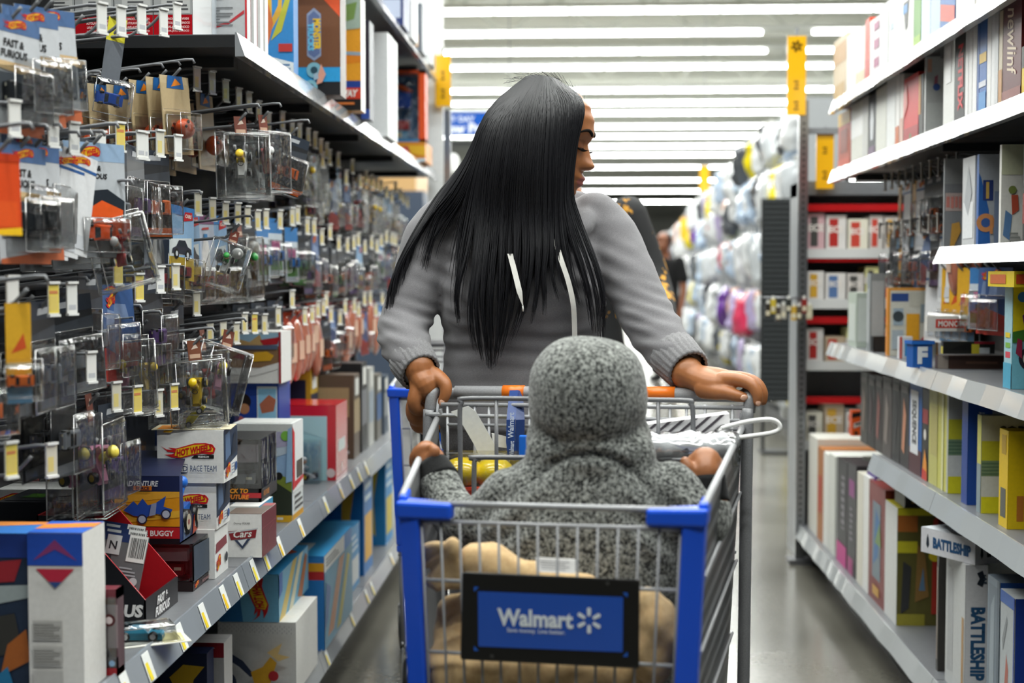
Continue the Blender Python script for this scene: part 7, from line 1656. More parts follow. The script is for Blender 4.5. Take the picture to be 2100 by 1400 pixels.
# ------------------------------------------------------------------ people
def limb(mb, pts, n=18, sub=5, flat=None, ends=True):
    """tapering limb through (x, y, z, radius) points"""
    sp = spline([tuple(p) for p in pts], sub)
    mb.tube([p[:3] for p in sp], [p[3] for p in sp], 'ffffff', n, flat=[flat] * len(sp) if flat else None)
    if ends:
        for p in (sp[0], sp[-1]):
            mb.ell(p[:3], p[3] * 0.985, 'ffffff', n, 10)
def W(px, py, Y, r):
    p = PY(px, py, Y)
    return (p.x, p.y, p.z, r)
def rings(mb, rows, n=40, e=2.3):
    """solid built of level rings: (z, xmin, xmax, ycentre, front depth, back depth)"""
    vs = []
    sp = spline([tuple(r) for r in rows], 4)
    for z, x0, x1, yc, bf, bb in sp:
        cx, a = (x0 + x1) / 2, (x1 - x0) / 2
        for j in range(n):
            th = 2 * PI * j / n
            c_, s_ = math.cos(th), math.sin(th)
            x = cx + a * math.copysign(abs(c_) ** (2 / e), c_)
            y = yc + (bb if s_ > 0 else bf) * math.copysign(abs(s_) ** (2 / e), s_)
            vs.append((x, y, z))
    k = len(sp); fs = []
    for i in range(k - 1):
        for j in range(n):
            j2 = (j + 1) % n
            fs.append((i * n + j, i * n + j2, (i + 1) * n + j2, (i + 1) * n + j))
    fs.append(tuple(reversed(range(n)))); fs.append(tuple((k - 1) * n + j for j in range(n)))
    # keep the winding outward whichever way z runs
    if sp[0][0] > sp[-1][0]: fs = [tuple(reversed(f)) for f in fs]
    mb.add(vs, fs, 'ffffff', 0, True)
def solid(mb, name, mat, voxel, smooth, base, parent=None, disp=None, colfun=None, sfac=0.5):
    """weld overlapping solids into one continuous skin"""
    me = bpy.data.meshes.new('tmp')
    me.from_pydata([tuple(Vector(p) - base) for p in mb.v], [], mb.f)
    me.update()
    o = bpy.data.objects.new('tmp', me); C.objects.link(o)
    r = o.modifiers.new('r', 'REMESH'); r.mode = 'VOXEL'; r.voxel_size = voxel; r.use_smooth_shade = True
    if smooth:
        s_ = o.modifiers.new('s', 'SMOOTH'); s_.factor = sfac; s_.iterations = smooth
    bpy.context.view_layer.update()
    dg = bpy.context.evaluated_depsgraph_get()
    m2 = bpy.data.meshes.new_from_object(o.evaluated_get(dg))
    bpy.data.objects.remove(o); bpy.data.meshes.remove(me)
    m2.name = name
    if disp:
        nr = [v.normal.copy() for v in m2.vertices]
        for v, n_ in zip(m2.vertices, nr):
            v.co += n_ * disp(v.co + base)
    m2.polygons.foreach_set('use_smooth', [True] * len(m2.polygons))
    m2.materials.clear(); m2.materials.append(M[mat] if isinstance(mat, str) else mat)
    if colfun:
        ca = m2.color_attributes.new('Col', 'FLOAT_COLOR', 'POINT')
        buf = []
        for v in m2.vertices: buf.extend((*colfun(v.co + base), 1.0))
        ca.data.foreach_set('color', buf)
    m2.update()
    ob = bpy.data.objects.new(name, m2); C.objects.link(ob)
    if parent is not None: ob.parent = parent
    else: ob.location = base
    return ob
def skin_mat():
    m = col_mat('brown_skin', 0.42, spec=0.45, grain=0.06, gscale=90)
    b = m.node_tree.nodes['Principled BSDF']
    b.inputs['Subsurface Weight'].default_value = 0.12
    b.inputs['Subsurface Radius'].default_value = (0.9, 0.4, 0.2)
    b.inputs['Subsurface Scale'].default_value = 0.006
    return m
M['skin'] = skin_mat()
def hair_mat():
    m, nt, b = new_mat('black_hair')
    b.inputs['Base Color'].default_value = (*lin('15151a'), 1)
    b.inputs['Roughness'].default_value = 0.42
    b.inputs['Specular IOR Level'].default_value = 0.55
    return m
M['hair'] = hair_mat()
SK = lin('a2683f'); SKD = lin('8f5833'); LIPC = lin('a35f57'); PALM = lin('b98563')

# ---------- the woman
WB = Vector((-0.115, 3.05, 0.0))
PIT = math.radians(14); YW = math.radians(-9)
HR = Matrix.Rotation(YW, 3, 'Z') @ Matrix.Rotation(PIT, 3, 'Y')
NOSE = PY(1219, 339, 2.97)
HC = NOSE - HR @ Vector((0.1135, 0, -0.031))
def interp(tab, z):
    if z >= tab[0][0]: return tab[0][1]
    for (a, va), (b_, vb) in zip(tab, tab[1:]):
        if z >= b_:
            t = (z - b_) / (a - b_); t = t * t * (3 - 2 * t)
            return vb + (va - vb) * t
    return tab[-1][1]
FRONT = [(0.116, 0.0), (0.112, 0.03), (0.10, 0.055), (0.08, 0.078), (0.055, 0.091), (0.03, 0.0955), (0.018, 0.0945), (0.005, 0.0885), (-0.02, 0.088), (-0.042, 0.0895), (-0.058, 0.0915), (-0.07, 0.090), (-0.084, 0.0845), (-0.097, 0.086), (-0.108, 0.076), (-0.116, 0.045), (-0.118, 0.01)]
BACK = [(0.116, 0.0), (0.10, -0.055), (0.07, -0.085), (0.03, -0.098), (-0.01, -0.096), (-0.05, -0.075), (-0.08, -0.05), (-0.118, -0.02)]
WID = [(0.116, 0.0), (0.11, 0.028), (0.09, 0.055), (0.05, 0.072), (0.02, 0.074), (-0.02, 0.069), (-0.05, 0.062), (-0.08, 0.050), (-0.10, 0.036), (-0.118, 0.012)]
def ga(x, s): return math.exp(-(x * x) / (2 * s * s))
def head_mesh(mb, HCv, R, scale=1.0):
    nu, nv = 96, 110; vs = []
    for i in range(nv):
        z = 0.1155 - (0.1155 + 0.1175) * i / (nv - 1)
        xf, xb, w_ = interp(FRONT, z), interp(BACK, z), interp(WID, z)
        for j in range(nu):
            th = 2 * PI * j / nu
            c_, s_ = math.cos(th), math.sin(th)
            x = (xf if c_ > 0 else -xb) * math.copysign(abs(c_) ** (0.82 if c_ > 0 else 1), c_)
            y = w_ * math.copysign(abs(s_) ** 0.9, s_)
            if c_ > 0:
                f = 0.0
                # nose
                hz = 0.0
                if -0.05 < z < 0.02:
                    t = (0.012 - z) / 0.044
                    hz = 0.0245 * max(0, min(1, t)) ** 1.15 if z > -0.032 else 0.0245 * math.sqrt(max(0, 1 - ((-0.032 - z) / 0.0145) ** 2))
                f += hz * ga(y, 0.0085 + 0.004 * max(0, min(1, (0.0 - z) / 0.04)))
                f += 0.008 * ga(abs(y) - 0.0125, 0.0055) * ga(z + 0.035, 0.008)
                # lips
                f += 0.0105 * ga(z + 0.0635, 0.0055) * ga(y, 0.017) + 0.0115 * ga(z + 0.0765, 0.006) * ga(y, 0.015) - 0.004 * ga(z + 0.070, 0.0022) * ga(y, 0.02)
                f += 0.004 * ga(z + 0.098, 0.011) * ga(y, 0.016)
                # sockets, lids, brows, cheeks
                f += -0.010 * ga(abs(y) - 0.031, 0.013) * ga(z - 0.006, 0.012) + 0.0065 * ga(abs(y) - 0.031, 0.010) * ga(z - 0.002, 0.0075)
                f += 0.003 * ga(abs(y) - 0.03, 0.018) * ga(z - 0.027, 0.007)
                f += 0.004 * ga(abs(y) - 0.042, 0.016) * ga(z + 0.028, 0.016)
                x += f * min(1, c_ * 2)
            vs.append(HCv + R @ (Vector((x, y, z)) * scale))
    fs = []
    for i in range(nv - 1):
        for j in range(nu):
            j2 = (j + 1) % nu
            fs.append((i * nu + j, (i + 1) * nu + j, (i + 1) * nu + j2, i * nu + j2))
    fs.append(tuple(range(nu))); fs.append(tuple(reversed([(nv - 1) * nu + j for j in range(nu)])))
    mb.add(vs, fs, 'ffffff', 0, True)
    for s in (-1, 1):
        e = HCv + R @ (Vector((-0.012, s * 0.073, -0.004)) * scale)
        mb.ell(e, (0.014 * scale, 0.008 * scale, 0.03 * scale), 'ffffff', 12, 8, mat=R)

def hand_left(mb):
    # gripping the side post: palm over the top of the bend, thumb down the near side, fingers down the far side
    limb(mb, [W(858, 752, 2.835, 0.033), W(866, 770, 2.83, 0.031), W(876, 786, 2.822, 0.033), W(880, 796, 2.83, 0.028)], flat=0.8)
    limb(mb, [W(862, 772, 2.83, 0.024), W(860, 795, 2.82, 0.021), W(856, 808, 2.815, 0.016)])
    limb(mb, [W(888, 772, 2.83, 0.021), W(903, 779, 2.815, 0.0165), W(913, 789, 2.805, 0.0135), W(914, 806, 2.80, 0.0118), W(907, 823, 2.80, 0.0095)])
    limb(mb, [W(856, 800, 2.812, 0.0165), W(849, 822, 2.806, 0.0142), W(853, 838, 2.812, 0.0125), W(866, 840, 2.828, 0.0112), W(880, 836, 2.845, 0.0095)])
    limb(mb, [W(855, 812, 2.83, 0.0158), W(846, 838, 2.826, 0.0142), W(850, 858, 2.83, 0.0128), W(866, 863, 2.842, 0.0112), W(882, 858, 2.857, 0.0095)])
    limb(mb, [W(858, 826, 2.845, 0.015), W(852, 855, 2.842, 0.0135), W(856, 874, 2.846, 0.0122), W(870, 878, 2.856, 0.0108), W(888, 874, 2.866, 0.0092)])
    limb(mb, [W(864, 836, 2.86, 0.013), W(862, 862, 2.858, 0.0118), W(868, 880, 2.862, 0.0105), W(880, 884, 2.868, 0.0092), W(896, 876, 2.872, 0.008)])
def hand_right(mb):
    limb(mb, [W(1408, 764, 2.78, 0.034), W(1432, 776, 2.765, 0.031), W(1460, 787, 2.74, 0.031), W(1482, 788, 2.725, 0.024)], flat=0.85)
    limb(mb, [W(1440, 772, 2.77, 0.022), W(1475, 775, 2.745, 0.02), W(1500, 777, 2.73, 0.015)])
    # index, middle, ring and little finger hang over the corner of the handle
    limb(mb, [W(1482, 779, 2.722, 0.0165), W(1515, 779, 2.70, 0.0135), W(1541, 789, 2.685, 0.0122), W(1553, 808, 2.678, 0.0108), W(1554, 824, 2.678, 0.0088)])
    limb(mb, [W(1480, 776, 2.745, 0.0165), W(1520, 776, 2.725, 0.0138), W(1549, 785, 2.712, 0.0124), W(1563, 804, 2.705, 0.011), W(1564, 822, 2.704, 0.009)])
    limb(mb, [W(1475, 776, 2.768, 0.016), W(1515, 776, 2.75, 0.0132), W(1548, 785, 2.738, 0.012), W(1562, 803, 2.732, 0.0105), W(1563, 820, 2.73, 0.0088)])
    limb(mb, [W(1468, 780, 2.788, 0.0145), W(1505, 780, 2.775, 0.0118), W(1535, 788, 2.766, 0.0105), W(1549, 803, 2.762, 0.0094), W(1551, 816, 2.76, 0.008)])
    # thumb lies along the near side of the bar
    limb(mb, [W(1445, 796, 2.735, 0.021), W(1470, 803, 2.715, 0.0165), W(1492, 806, 2.70, 0.0132), W(1510, 811, 2.692, 0.0118), W(1526, 815, 2.688, 0.0094)])
def z_at(py, Y): return PY(1050, py, Y).z
def x_at(px, Y): return PY(px, 700, Y).x
bm_ = MB()
head_mesh(bm_, HC, HR)
neck0 = HC + HR @ Vector((-0.02, 0, -0.07))
limb(bm_, [(*neck0, 0.05), (*(PY(1075, 415, 3.06)), 0.052), (*(PY(1072, 470, 3.07)), 0.06)])
rings(bm_, [(z_at(430, 3.05), -0.20, -0.03, 3.06, 0.05, 0.05), (z_at(470, 3.05), x_at(915, 3.05), x_at(1228, 3.05), 3.06, 0.075, 0.075), (z_at(590, 3.05), x_at(930, 3.05), x_at(1220, 3.05), 3.06, 0.12, 0.10), (z_at(700, 3.05), x_at(935, 3.05), x_at(1210, 3.05), 3.06, 0.10, 0.09), (z_at(830, 3.05), x_at(922, 3.05), x_at(1225, 3.05), 3.06, 0.11, 0.12), (0.84, x_at(915, 3.05), x_at(1232, 3.05), 3.06, 0.10, 0.11)])
limb(bm_, [W(912, 462, 3.05, 0.045), W(862, 570, 3.02, 0.043), W(828, 672, 2.97, 0.04), W(842, 722, 2.89, 0.036), W(858, 756, 2.832, 0.031)])
limb(bm_, [W(1230, 462, 3.05, 0.045), W(1288, 560, 3.0, 0.043), W(1328, 652, 2.93, 0.04), W(1374, 722, 2.85, 0.036), W(1408, 764, 2.78, 0.032)])
hand_left(bm_); hand_right(bm_)
for s in (-1, 1):
    limb(bm_, [(-0.12 + s * 0.085, 3.06, 0.90, 0.09), (-0.12 + s * 0.09, 3.05, 0.70, 0.078), (-0.12 + s * 0.09, 3.04, 0.48, 0.052), (-0.12 + s * 0.09, 3.07, 0.30, 0.05), (-0.12 + s * 0.09, 3.09, 0.09, 0.034)])
    limb(bm_, [(-0.12 + s * 0.09, 3.10, 0.055, 0.036), (-0.12 + s * 0.095, 3.02, 0.045, 0.034), (-0.12 + s * 0.10, 2.94, 0.035, 0.024)])
HI = HR.transposed()
def wcol(p):
    q = HI @ (p - HC)
    if abs(q.y) < 0.023 and q.x > 0.07:
        zz = q.z + 0.070
        k = ga(zz, 0.0085) * ga(q.y, 0.014)
        if abs(zz) < 0.014 and k > 0.35: return LIPC
    if q.x > 0.05 and abs(abs(q.y) - 0.031) < 0.014 and abs(q.z - 0.004) < 0.0085: return SKD
    return SK
woman = solid(bm_, 'person', 'skin', 0.0026, 2, WB, colfun=wcol)
tag(woman, 'woman in a grey hoodie with long black hair, pushing the cart and looking aside', 'person')

# hoodie
b = MB()
rw = [(398, 1000, 1150, 3.06, 0.05, 0.07), (415, 955, 1190, 3.06, 0.065, 0.085), (440, 900, 1236, 3.06, 0.085, 0.095), (480, 880, 1256, 3.06, 0.10, 0.10), (540, 896, 1254, 3.055, 0.13, 0.105), (590, 900, 1248, 3.05, 0.152, 0.105), (640, 903, 1240, 3.05, 0.148, 0.10),
      (700, 912, 1233, 3.05, 0.125, 0.10), (760, 909, 1237, 3.05, 0.127, 0.115), (820, 902, 1246, 3.05, 0.135, 0.13), (868, 898, 1250, 3.05, 0.138, 0.135), (880, 904, 1244, 3.05, 0.13, 0.13)]
rings(b, [(z_at(y, 3.05), x_at(a, 3.05), x_at(c_, 3.05), yc, f, k) for y, a, c_, yc, f, k in rw], 56, 2.25)
limb(b, [W(925, 450, 3.06, 0.06), W(893, 490, 3.05, 0.068), W(862, 570, 3.02, 0.0605), W(838, 640, 2.99, 0.055), W(827, 678, 2.965, 0.0555), W(834, 712, 2.91, 0.0515), W(850, 748, 2.85, 0.042)], 26)
limb(b, [W(1218, 450, 3.06, 0.06), W(1248, 490, 3.05, 0.066), W(1286, 560, 3.0, 0.059), W(1322, 640, 2.945, 0.0575), W(1352, 690, 2.89, 0.0535), W(1392, 742, 2.81, 0.0445)], 26)
limb(b, [W(940, 412, 3.10, 0.03), W(965, 430, 3.02, 0.027), W(1020, 470, 2.965, 0.024), W(1085, 500, 2.94, 0.02)], 14)
limb(b, [W(1200, 425, 3.08, 0.024), W(1203, 448, 3.0, 0.022), W(1180, 480, 2.955, 0.022), W(1130, 505, 2.935, 0.02)], 14)
limb(b, [W(945, 410, 3.12, 0.04), W(1075, 420, 3.17, 0.055), W(1190, 420, 3.12, 0.03)], 14)
def fold(p):
    d = 0.0018 * noise.noise(Vector((p.x * 9, p.y * 9, p.z * 26))) + 0.0014 * noise.noise(Vector((p.x * 30, p.y * 20, p.z * 42)))
    # gathers inside the elbows and round the waist
    for e in (PY(850, 690, 2.93), PY(1342, 668, 2.91)):
        r = (p - e).length
        if r < 0.12: d += 0.0038 * math.sin((p.z * 1.0 + p.x * 0.35) * 260) * (1 - r / 0.12) ** 1.2
    for e in (PY(925, 545, 2.95), PY(1225, 560, 2.95)):
        r = (p - e).length
        if r < 0.11: d += 0.004 * math.sin((p.z + (p.x - e.x) * 0.5) * 150) * (1 - r / 0.11)
    wz = p.z - z_at(700, 3.05)
    if abs(wz) < 0.09: d += 0.0025 * math.sin(p.z * 170 + 3 * noise.noise(p * 6)) * (1 - abs(wz) / 0.09)
    return d
hoodie = solid(b, 'hoodie', 'hoodie', 0.006, 7, WB, woman, fold)
def cuff(a, c_, name='cuff'):
    """ribbed band round a wrist from a to c_, both (x, y, z, r)"""
    b = MB(); A = Vector(a[:3]); B2 = Vector(c_[:3]); ax = (B2 - A).normalized(); u = ax.orthogonal().normalized(); v = ax.cross(u); n = 96; vs = []
    prof = [(0.0, -0.004), (0.04, 0.001), (0.5, 0.0012), (0.94, 0.001), (1.0, -0.001), (0.98, -0.006)]
    for t, o in prof:
        c0 = A.lerp(B2, t); r = a[3] + (c_[3] - a[3]) * t + o
        for j in range(n):
            rr_ = r + (0.0009 if (j // 2) % 2 else -0.0007)
            th = 2 * PI * j / n
            vs.append(c0 + u * (math.cos(th) * rr_) + v * (math.sin(th) * rr_ * 0.9))
    fs = [(i * n + j, i * n + (j + 1) % n, (i + 1) * n + (j + 1) % n, (i + 1) * n + j) for i in range(len(prof) - 1) for j in range(n)]
    b.add([p - WB for p in vs], fs, 'ffffff', 0, True)
    return b.build(name, 'rib', hoodie)
cuff(W(842, 733, 2.876, 0.0475), W(862, 764, 2.826, 0.0425))
cuff(W(1378, 724, 2.838, 0.0495), W(1412, 760, 2.775, 0.0435))
b = MB()
rows = [(z_at(868, 3.05), x_at(899, 3.05), x_at(1249, 3.05), 3.05, 0.137, 0.134), (z_at(880, 3.05), x_at(903, 3.05), x_at(1245, 3.05), 3.05, 0.134, 0.13), (z_at(915, 3.05), x_at(906, 3.05), x_at(1242, 3.05), 3.05, 0.131, 0.128), (z_at(920, 3.05), x_at(912, 3.05), x_at(1236, 3.05), 3.05, 0.124, 0.12)]
rings(b, rows, 120, 2.25); b.v = [tuple(Vector(p) - WB) for p in b.v]
b.build('waistband', 'rib', hoodie)
# leggings and shoes
b = MB()
rings(b, [(z_at(905, 3.05), x_at(915, 3.05), x_at(1233, 3.05), 3.06, 0.118, 0.12), (0.86, x_at(905, 3.05), x_at(1243, 3.05), 3.06, 0.12, 0.13), (0.78, x_at(908, 3.05), x_at(1240, 3.05), 3.06, 0.11, 0.12)], 40)
for s in (-1, 1):
    limb(b, [(-0.12 + s * 0.085, 3.06, 0.84, 0.10), (-0.12 + s * 0.09, 3.05, 0.70, 0.088), (-0.12 + s * 0.09, 3.04, 0.48, 0.062), (-0.12 + s * 0.09, 3.07, 0.30, 0.059), (-0.12 + s * 0.09, 3.09, 0.12, 0.042)])
solid(b, 'leggings', 'leggings', 0.008, 4, WB, woman)
for s in (-1, 1):
    b = MB()
    limb(b, [(-0.12 + s * 0.09, 3.115, 0.06, 0.045), (-0.12 + s * 0.095, 3.03, 0.05, 0.045), (-0.12 + s * 0.10, 2.93, 0.04, 0.038)])
    b.box(-0.12 + s * 0.095 - 0.045, -0.12 + s * 0.095 + 0.045, 2.90, 3.155, 0.001, 0.022, 'ffffff')
    solid(b, 'shoe', 'black_fabric', 0.006, 4, WB, woman)
# drawstrings
def ribbon(pts, wpx, name, tip=True):
    b = MB(); P = [PY(x, y, Y) - WB for x, y, Y in pts]
    sp = [Vector(p) for p in spline([tuple(p) for p in P], 6)]
    for i in range(len(sp) - 1):
        k = 1.0 if i < len(sp) - 5 or not tip else (len(sp) - 1 - i) / 5
        k2 = 1.0 if i + 1 < len(sp) - 5 or not tip else max(0.25, (len(sp) - 2 - i) / 5)
        wv = Vector((wpx / 2000.0, 0.001, 0)); th = Vector((0, 0.0022, 0))
        b.hexa([sp[i + 1] - wv * k2 - th, sp[i + 1] + wv * k2 - th, sp[i + 1] + wv * k2, sp[i + 1] - wv * k2], [sp[i] - wv * k - th, sp[i] + wv * k - th, sp[i] + wv * k, sp[i] - wv * k], 'dcdad4')
    if tip: b.tube([sp[-1], sp[-1] + Vector((0.001, 0, -0.012))], 0.0016, 'e6e5e0', 8)
    return b.build(name, 'matte', hoodie)
ribbon([(1131, 452, 2.915), (1137, 485, 2.898), (1150, 530, 2.885), (1165, 575, 2.880), (1175, 620, 2.882), (1178, 660, 2.892), (1179, 720, 2.905)], 10.5, 'drawstring', False)
ribbon([(1046, 520, 2.885), (1055, 555, 2.872), (1064, 592, 2.862), (1072, 626, 2.862)], 11, 'drawstring')

# hair
GUIDES = [
 [(1078, 160, 3.00), (1003, 225, 3.02), (952, 330, 3.04), (893, 405, 3.02), (835, 500, 2.985), (802, 580, 2.965), (787, 655, 2.95), (784, 700, 2.945)],
 [(1084, 158, 2.99), (1000, 232, 2.98), (955, 330, 2.985), (905, 405, 2.985), (858, 480, 2.965), (820, 550, 2.955), (806, 610, 2.945), (800, 650, 2.94)],
 [(1090, 157, 2.98), (1004, 240, 2.955), (968, 330, 2.95), (935, 395, 2.95), (900, 440, 2.965), (880, 480, 2.965), (868, 520, 2.96), (862, 550, 2.96)],
 [(1096, 157, 2.97), (1015, 245, 2.93), (988, 340, 2.92), (977, 430, 2.925), (968, 520, 2.905), (958, 590, 2.89), (955, 650, 2.885), (963, 705, 2.893)],
 [(1101, 157, 2.965), (1035, 240, 2.915), (1012, 340, 2.90), (1003, 440, 2.91), (992, 540, 2.89), (985, 620, 2.88), (992, 690, 2.885), (1000, 755, 2.90)],
 [(1106, 157, 2.96), (1060, 235, 2.905), (1042, 340, 2.888), (1035, 440, 2.90), (1030, 540, 2.883), (1026, 620, 2.876), (1020, 700, 2.882), (1013, 752, 2.895)],
 [(1111, 157, 2.955), (1085, 230, 2.90), (1072, 340, 2.883), (1068, 440, 2.896), (1066, 530, 2.882), (1060, 600, 2.876), (1048, 660, 2.877), (1030, 725, 2.885)],
 [(1116, 158, 2.955), (1108, 228, 2.897), (1100, 340, 2.882), (1098, 440, 2.895), (1098, 520, 2.882), (1094, 580, 2.876), (1086, 630, 2.875), (1070, 680, 2.88)],
 [(1122, 159, 2.955), (1132, 225, 2.898), (1126, 335, 2.885), (1124, 440, 2.897), (1124, 510, 2.886), (1120, 560, 2.879), (1124, 600, 2.876), (1128, 640, 2.876)],
 [(1128, 160, 2.958), (1155, 222, 2.90), (1148, 330, 2.89), (1144, 430, 2.90), (1146, 500, 2.89), (1152, 550, 2.883), (1162, 585, 2.879), (1172, 605, 2.878)],
 [(1134, 162, 2.962), (1178, 215, 2.905), (1166, 320, 2.90), (1160, 400, 2.905), (1172, 470, 2.90), (1198, 550, 2.892), (1215, 620, 2.89), (1222, 690, 2.90)],
 [(1140, 164, 2.97), (1197, 212, 2.92), (1183, 300, 2.912), (1174, 392, 2.915), (1190, 450, 2.915), (1220, 530, 2.902), (1240, 610, 2.90), (1236, 700, 2.91)],
]
GS = [[Vector(p) for p in spline([tuple(PY(*q)) for q in g], 6)] for g in GUIDES]
NG = len(GS); NT = len(GS[0])
def hair_at(u, t):
    """point on the combed sheet: u across the guides, t from root to tip"""
    u = max(0, min(NG - 1.0001, u)); i = int(u); f = u - i
    k = max(0, min(NT - 1.0001, t * (NT - 1))); j = int(k); g = k - j
    def at(n): n = max(0, min(NG - 1, n)); return GS[n][j].lerp(GS[n][min(j + 1, NT - 1)], g)
    p0, p1, p2, p3 = at(i - 1), at(i), at(i + 1), at(i + 2)
    return 0.5 * (2 * p1 + (p2 - p0) * f + (2 * p0 - 5 * p1 + 4 * p2 - p3) * f * f + (3 * p1 - p0 - 3 * p2 + p3) * f ** 3)
hb = MB()
# scalp cap
hb.ell(HC + HR @ Vector((-0.012, 0, 0.014)), (0.088, 0.077, 0.094), 'ffffff', 40, 26, mat=HR)
# the sheet beneath the strands
nu, nt_ = 60, 30
def tmax(u): return 0.36 if u < 3 else (0.50 if u < 9.5 else 0.46)
grid = []
for s in (0, 1):
    for a in range(nu + 1):
        u = (NG - 1) * a / nu
        for c_ in range(nt_ + 1):
            t = tmax(u) * c_ / nt_
            p = hair_at(u, t) + Vector((0, 0.011 + 0.014 * s + 0.01 * s * min(1, t * 3), -0.002 if t < 0.05 else 0))
            grid.append(p)
fs = []; m0 = (nu + 1) * (nt_ + 1)
for a in range(nu):
    for c_ in range(nt_):
        q = (a * (nt_ + 1) + c_, a * (nt_ + 1) + c_ + 1, (a + 1) * (nt_ + 1) + c_ + 1, (a + 1) * (nt_ + 1) + c_)
        fs.append(q); fs.append(tuple(m0 + x for x in reversed(q)))
hb.add(grid, fs, 'ffffff', 0, True)
rr = random.Random(4)
locks = [0.15, 0.5, 1.0, 1.5, 2.1] + [2.75, 3.2, 3.55, 4.1, 4.45, 5.0, 5.3, 5.8, 6.35, 6.7, 7.3, 7.8, 8.4, 8.9, 9.3, 9.9, 10.3, 10.75, 11.0]
for k in range(2900):
    u = rr.uniform(0, NG - 1)
    if u < 2.6 and rr.random() < 0.45: u = rr.uniform(2.6, NG - 1)
    lc = min(locks, key=lambda q: abs(q - u))
    end = rr.uniform(0.62, 1.0) if u > 2.6 else rr.uniform(0.6, 1.0)
    if 5.0 < u < 9.3: end *= rr.choice((0.84, 0.92, 1.0))
    if rr.random() < 0.15: end *= 0.85
    lay = rr.random() ** 1.5 * 0.022
    jx, jp = rr.uniform(-0.004, 0.004), rr.uniform(0, 6)
    cl = rr.uniform(0.72, 1.0) if rr.random() < 0.85 else 0.3
    pts = []; n = 20
    for i in range(n + 1):
        t = end * i / n
        c2 = max(0.0, (t - 0.40) / 0.34); c2 = min(1, c2) * cl
        uu = u + (lc - u) * c2
        p = hair_at(uu, t)
        p += Vector((jx * t + 0.002 * math.sin(jp + t * 7) * t, lay * (0.3 + 0.7 * min(1, t * 2)) - 0.003, 0.002 * (1 - t)))
        pts.append(p)
    r0 = rr.uniform(0.0007, 0.0012)
    hb.tube(pts, [r0 * (1 if i < n * 0.7 else max(0.3, 1 - (i - n * 0.7) / (n * 0.4))) for i in range(n + 1)], 'ffffff', 3, cap=False)
for k in range(70):     # stray hairs over the crown and beside the mouth
    a = rr.uniform(-0.6, 1.0); p0 = HC + HR @ Vector((-0.02 + 0.1 * math.sin(a), rr.uniform(-0.05, 0.02), 0.016 + 0.1 * math.cos(a)))
    d = (p0 - HC).normalized(); tg = HR @ Vector((-math.cos(a), 0, math.sin(a)))
    hb.tube([p0, p0 + d * 0.008 + tg * 0.015, p0 + d * rr.uniform(0.004, 0.016) + tg * 0.035], 0.0003, 'ffffff', 3, cap=False)
hb.v = [tuple(Vector(p) - WB) for p in hb.v]
hb.build('hair', 'hair', woman)
# brow, lashes, eye
def HP(x, y, z): return HC + HR @ Vector((x, y, z)) - WB
def face_x(y, z):
    """depth of the face's skin at a given height and side"""
    xf, w_ = interp(FRONT, z), interp(WID, z)
    s_ = min(0.999, (abs(y) / w_)) ** (1 / 0.9); c_ = math.sqrt(1 - s_ * s_)
    f = -0.010 * ga(abs(y) - 0.031, 0.013) * ga(z - 0.006, 0.012) + 0.0065 * ga(abs(y) - 0.031, 0.010) * ga(z - 0.002, 0.0075) + 0.003 * ga(abs(y) - 0.03, 0.018) * ga(z - 0.027, 0.007)
    return xf * c_ ** 0.82 + f * min(1, c_ * 2)
for s in (-1, 1):
    b = MB()
    br = [(0.012, 0.026, 0.0028), (0.02, 0.030, 0.0036), (0.032, 0.034, 0.0034), (0.044, 0.031, 0.0024), (0.053, 0.024, 0.0012)]
    sp = spline(br, 5)
    b.tube([HP(face_x(y, z) + 0.0003, s * y, z) for y, z, r in sp], [r for _, _, r in sp], '17120f', 8)
    b.build('eyebrow', 'matte', woman)
    b = MB()
    b.tube([HP(face_x(y, z) + 0.0006, s * y, z) for y, z in [(0.018, -0.003), (0.025, -0.0055), (0.033, -0.006), (0.041, -0.0035), (0.047, 0.001)]], 0.0013, '0d0b0b', 8)
    for i in range(16):
        y = 0.019 + 0.027 * i / 15; z = -0.004 - 0.003 * math.sin(PI * i / 15)
        x = face_x(y, z)
        b.tube([HP(x, s * y, z), HP(x + 0.009, s * (y + 0.002), z - 0.003), HP(x + 0.016, s * (y + 0.004), z + 0.001)], [0.0009, 0.0007, 0.0003], '0d0b0b', 4)
    b.build('eyelash', 'matte', woman)
def nail(px, py, Y, rx, rz, ax):
    b = MB(); p = PY(px, py, Y) - WB
    b.ell(p, (rx, 0.0025, rz), 'd3a58c', 12, 8, mat=Matrix.Rotation(ax, 3, 'Y'))
    b.build('fingernail', 'gloss', woman)
nail(906, 825, 2.792, 0.0055, 0.0075, 0.3)
nail(1526, 815, 2.680, 0.0075, 0.0055, -0.2)
nail(1555, 826, 2.671, 0.005, 0.006, 0.0)
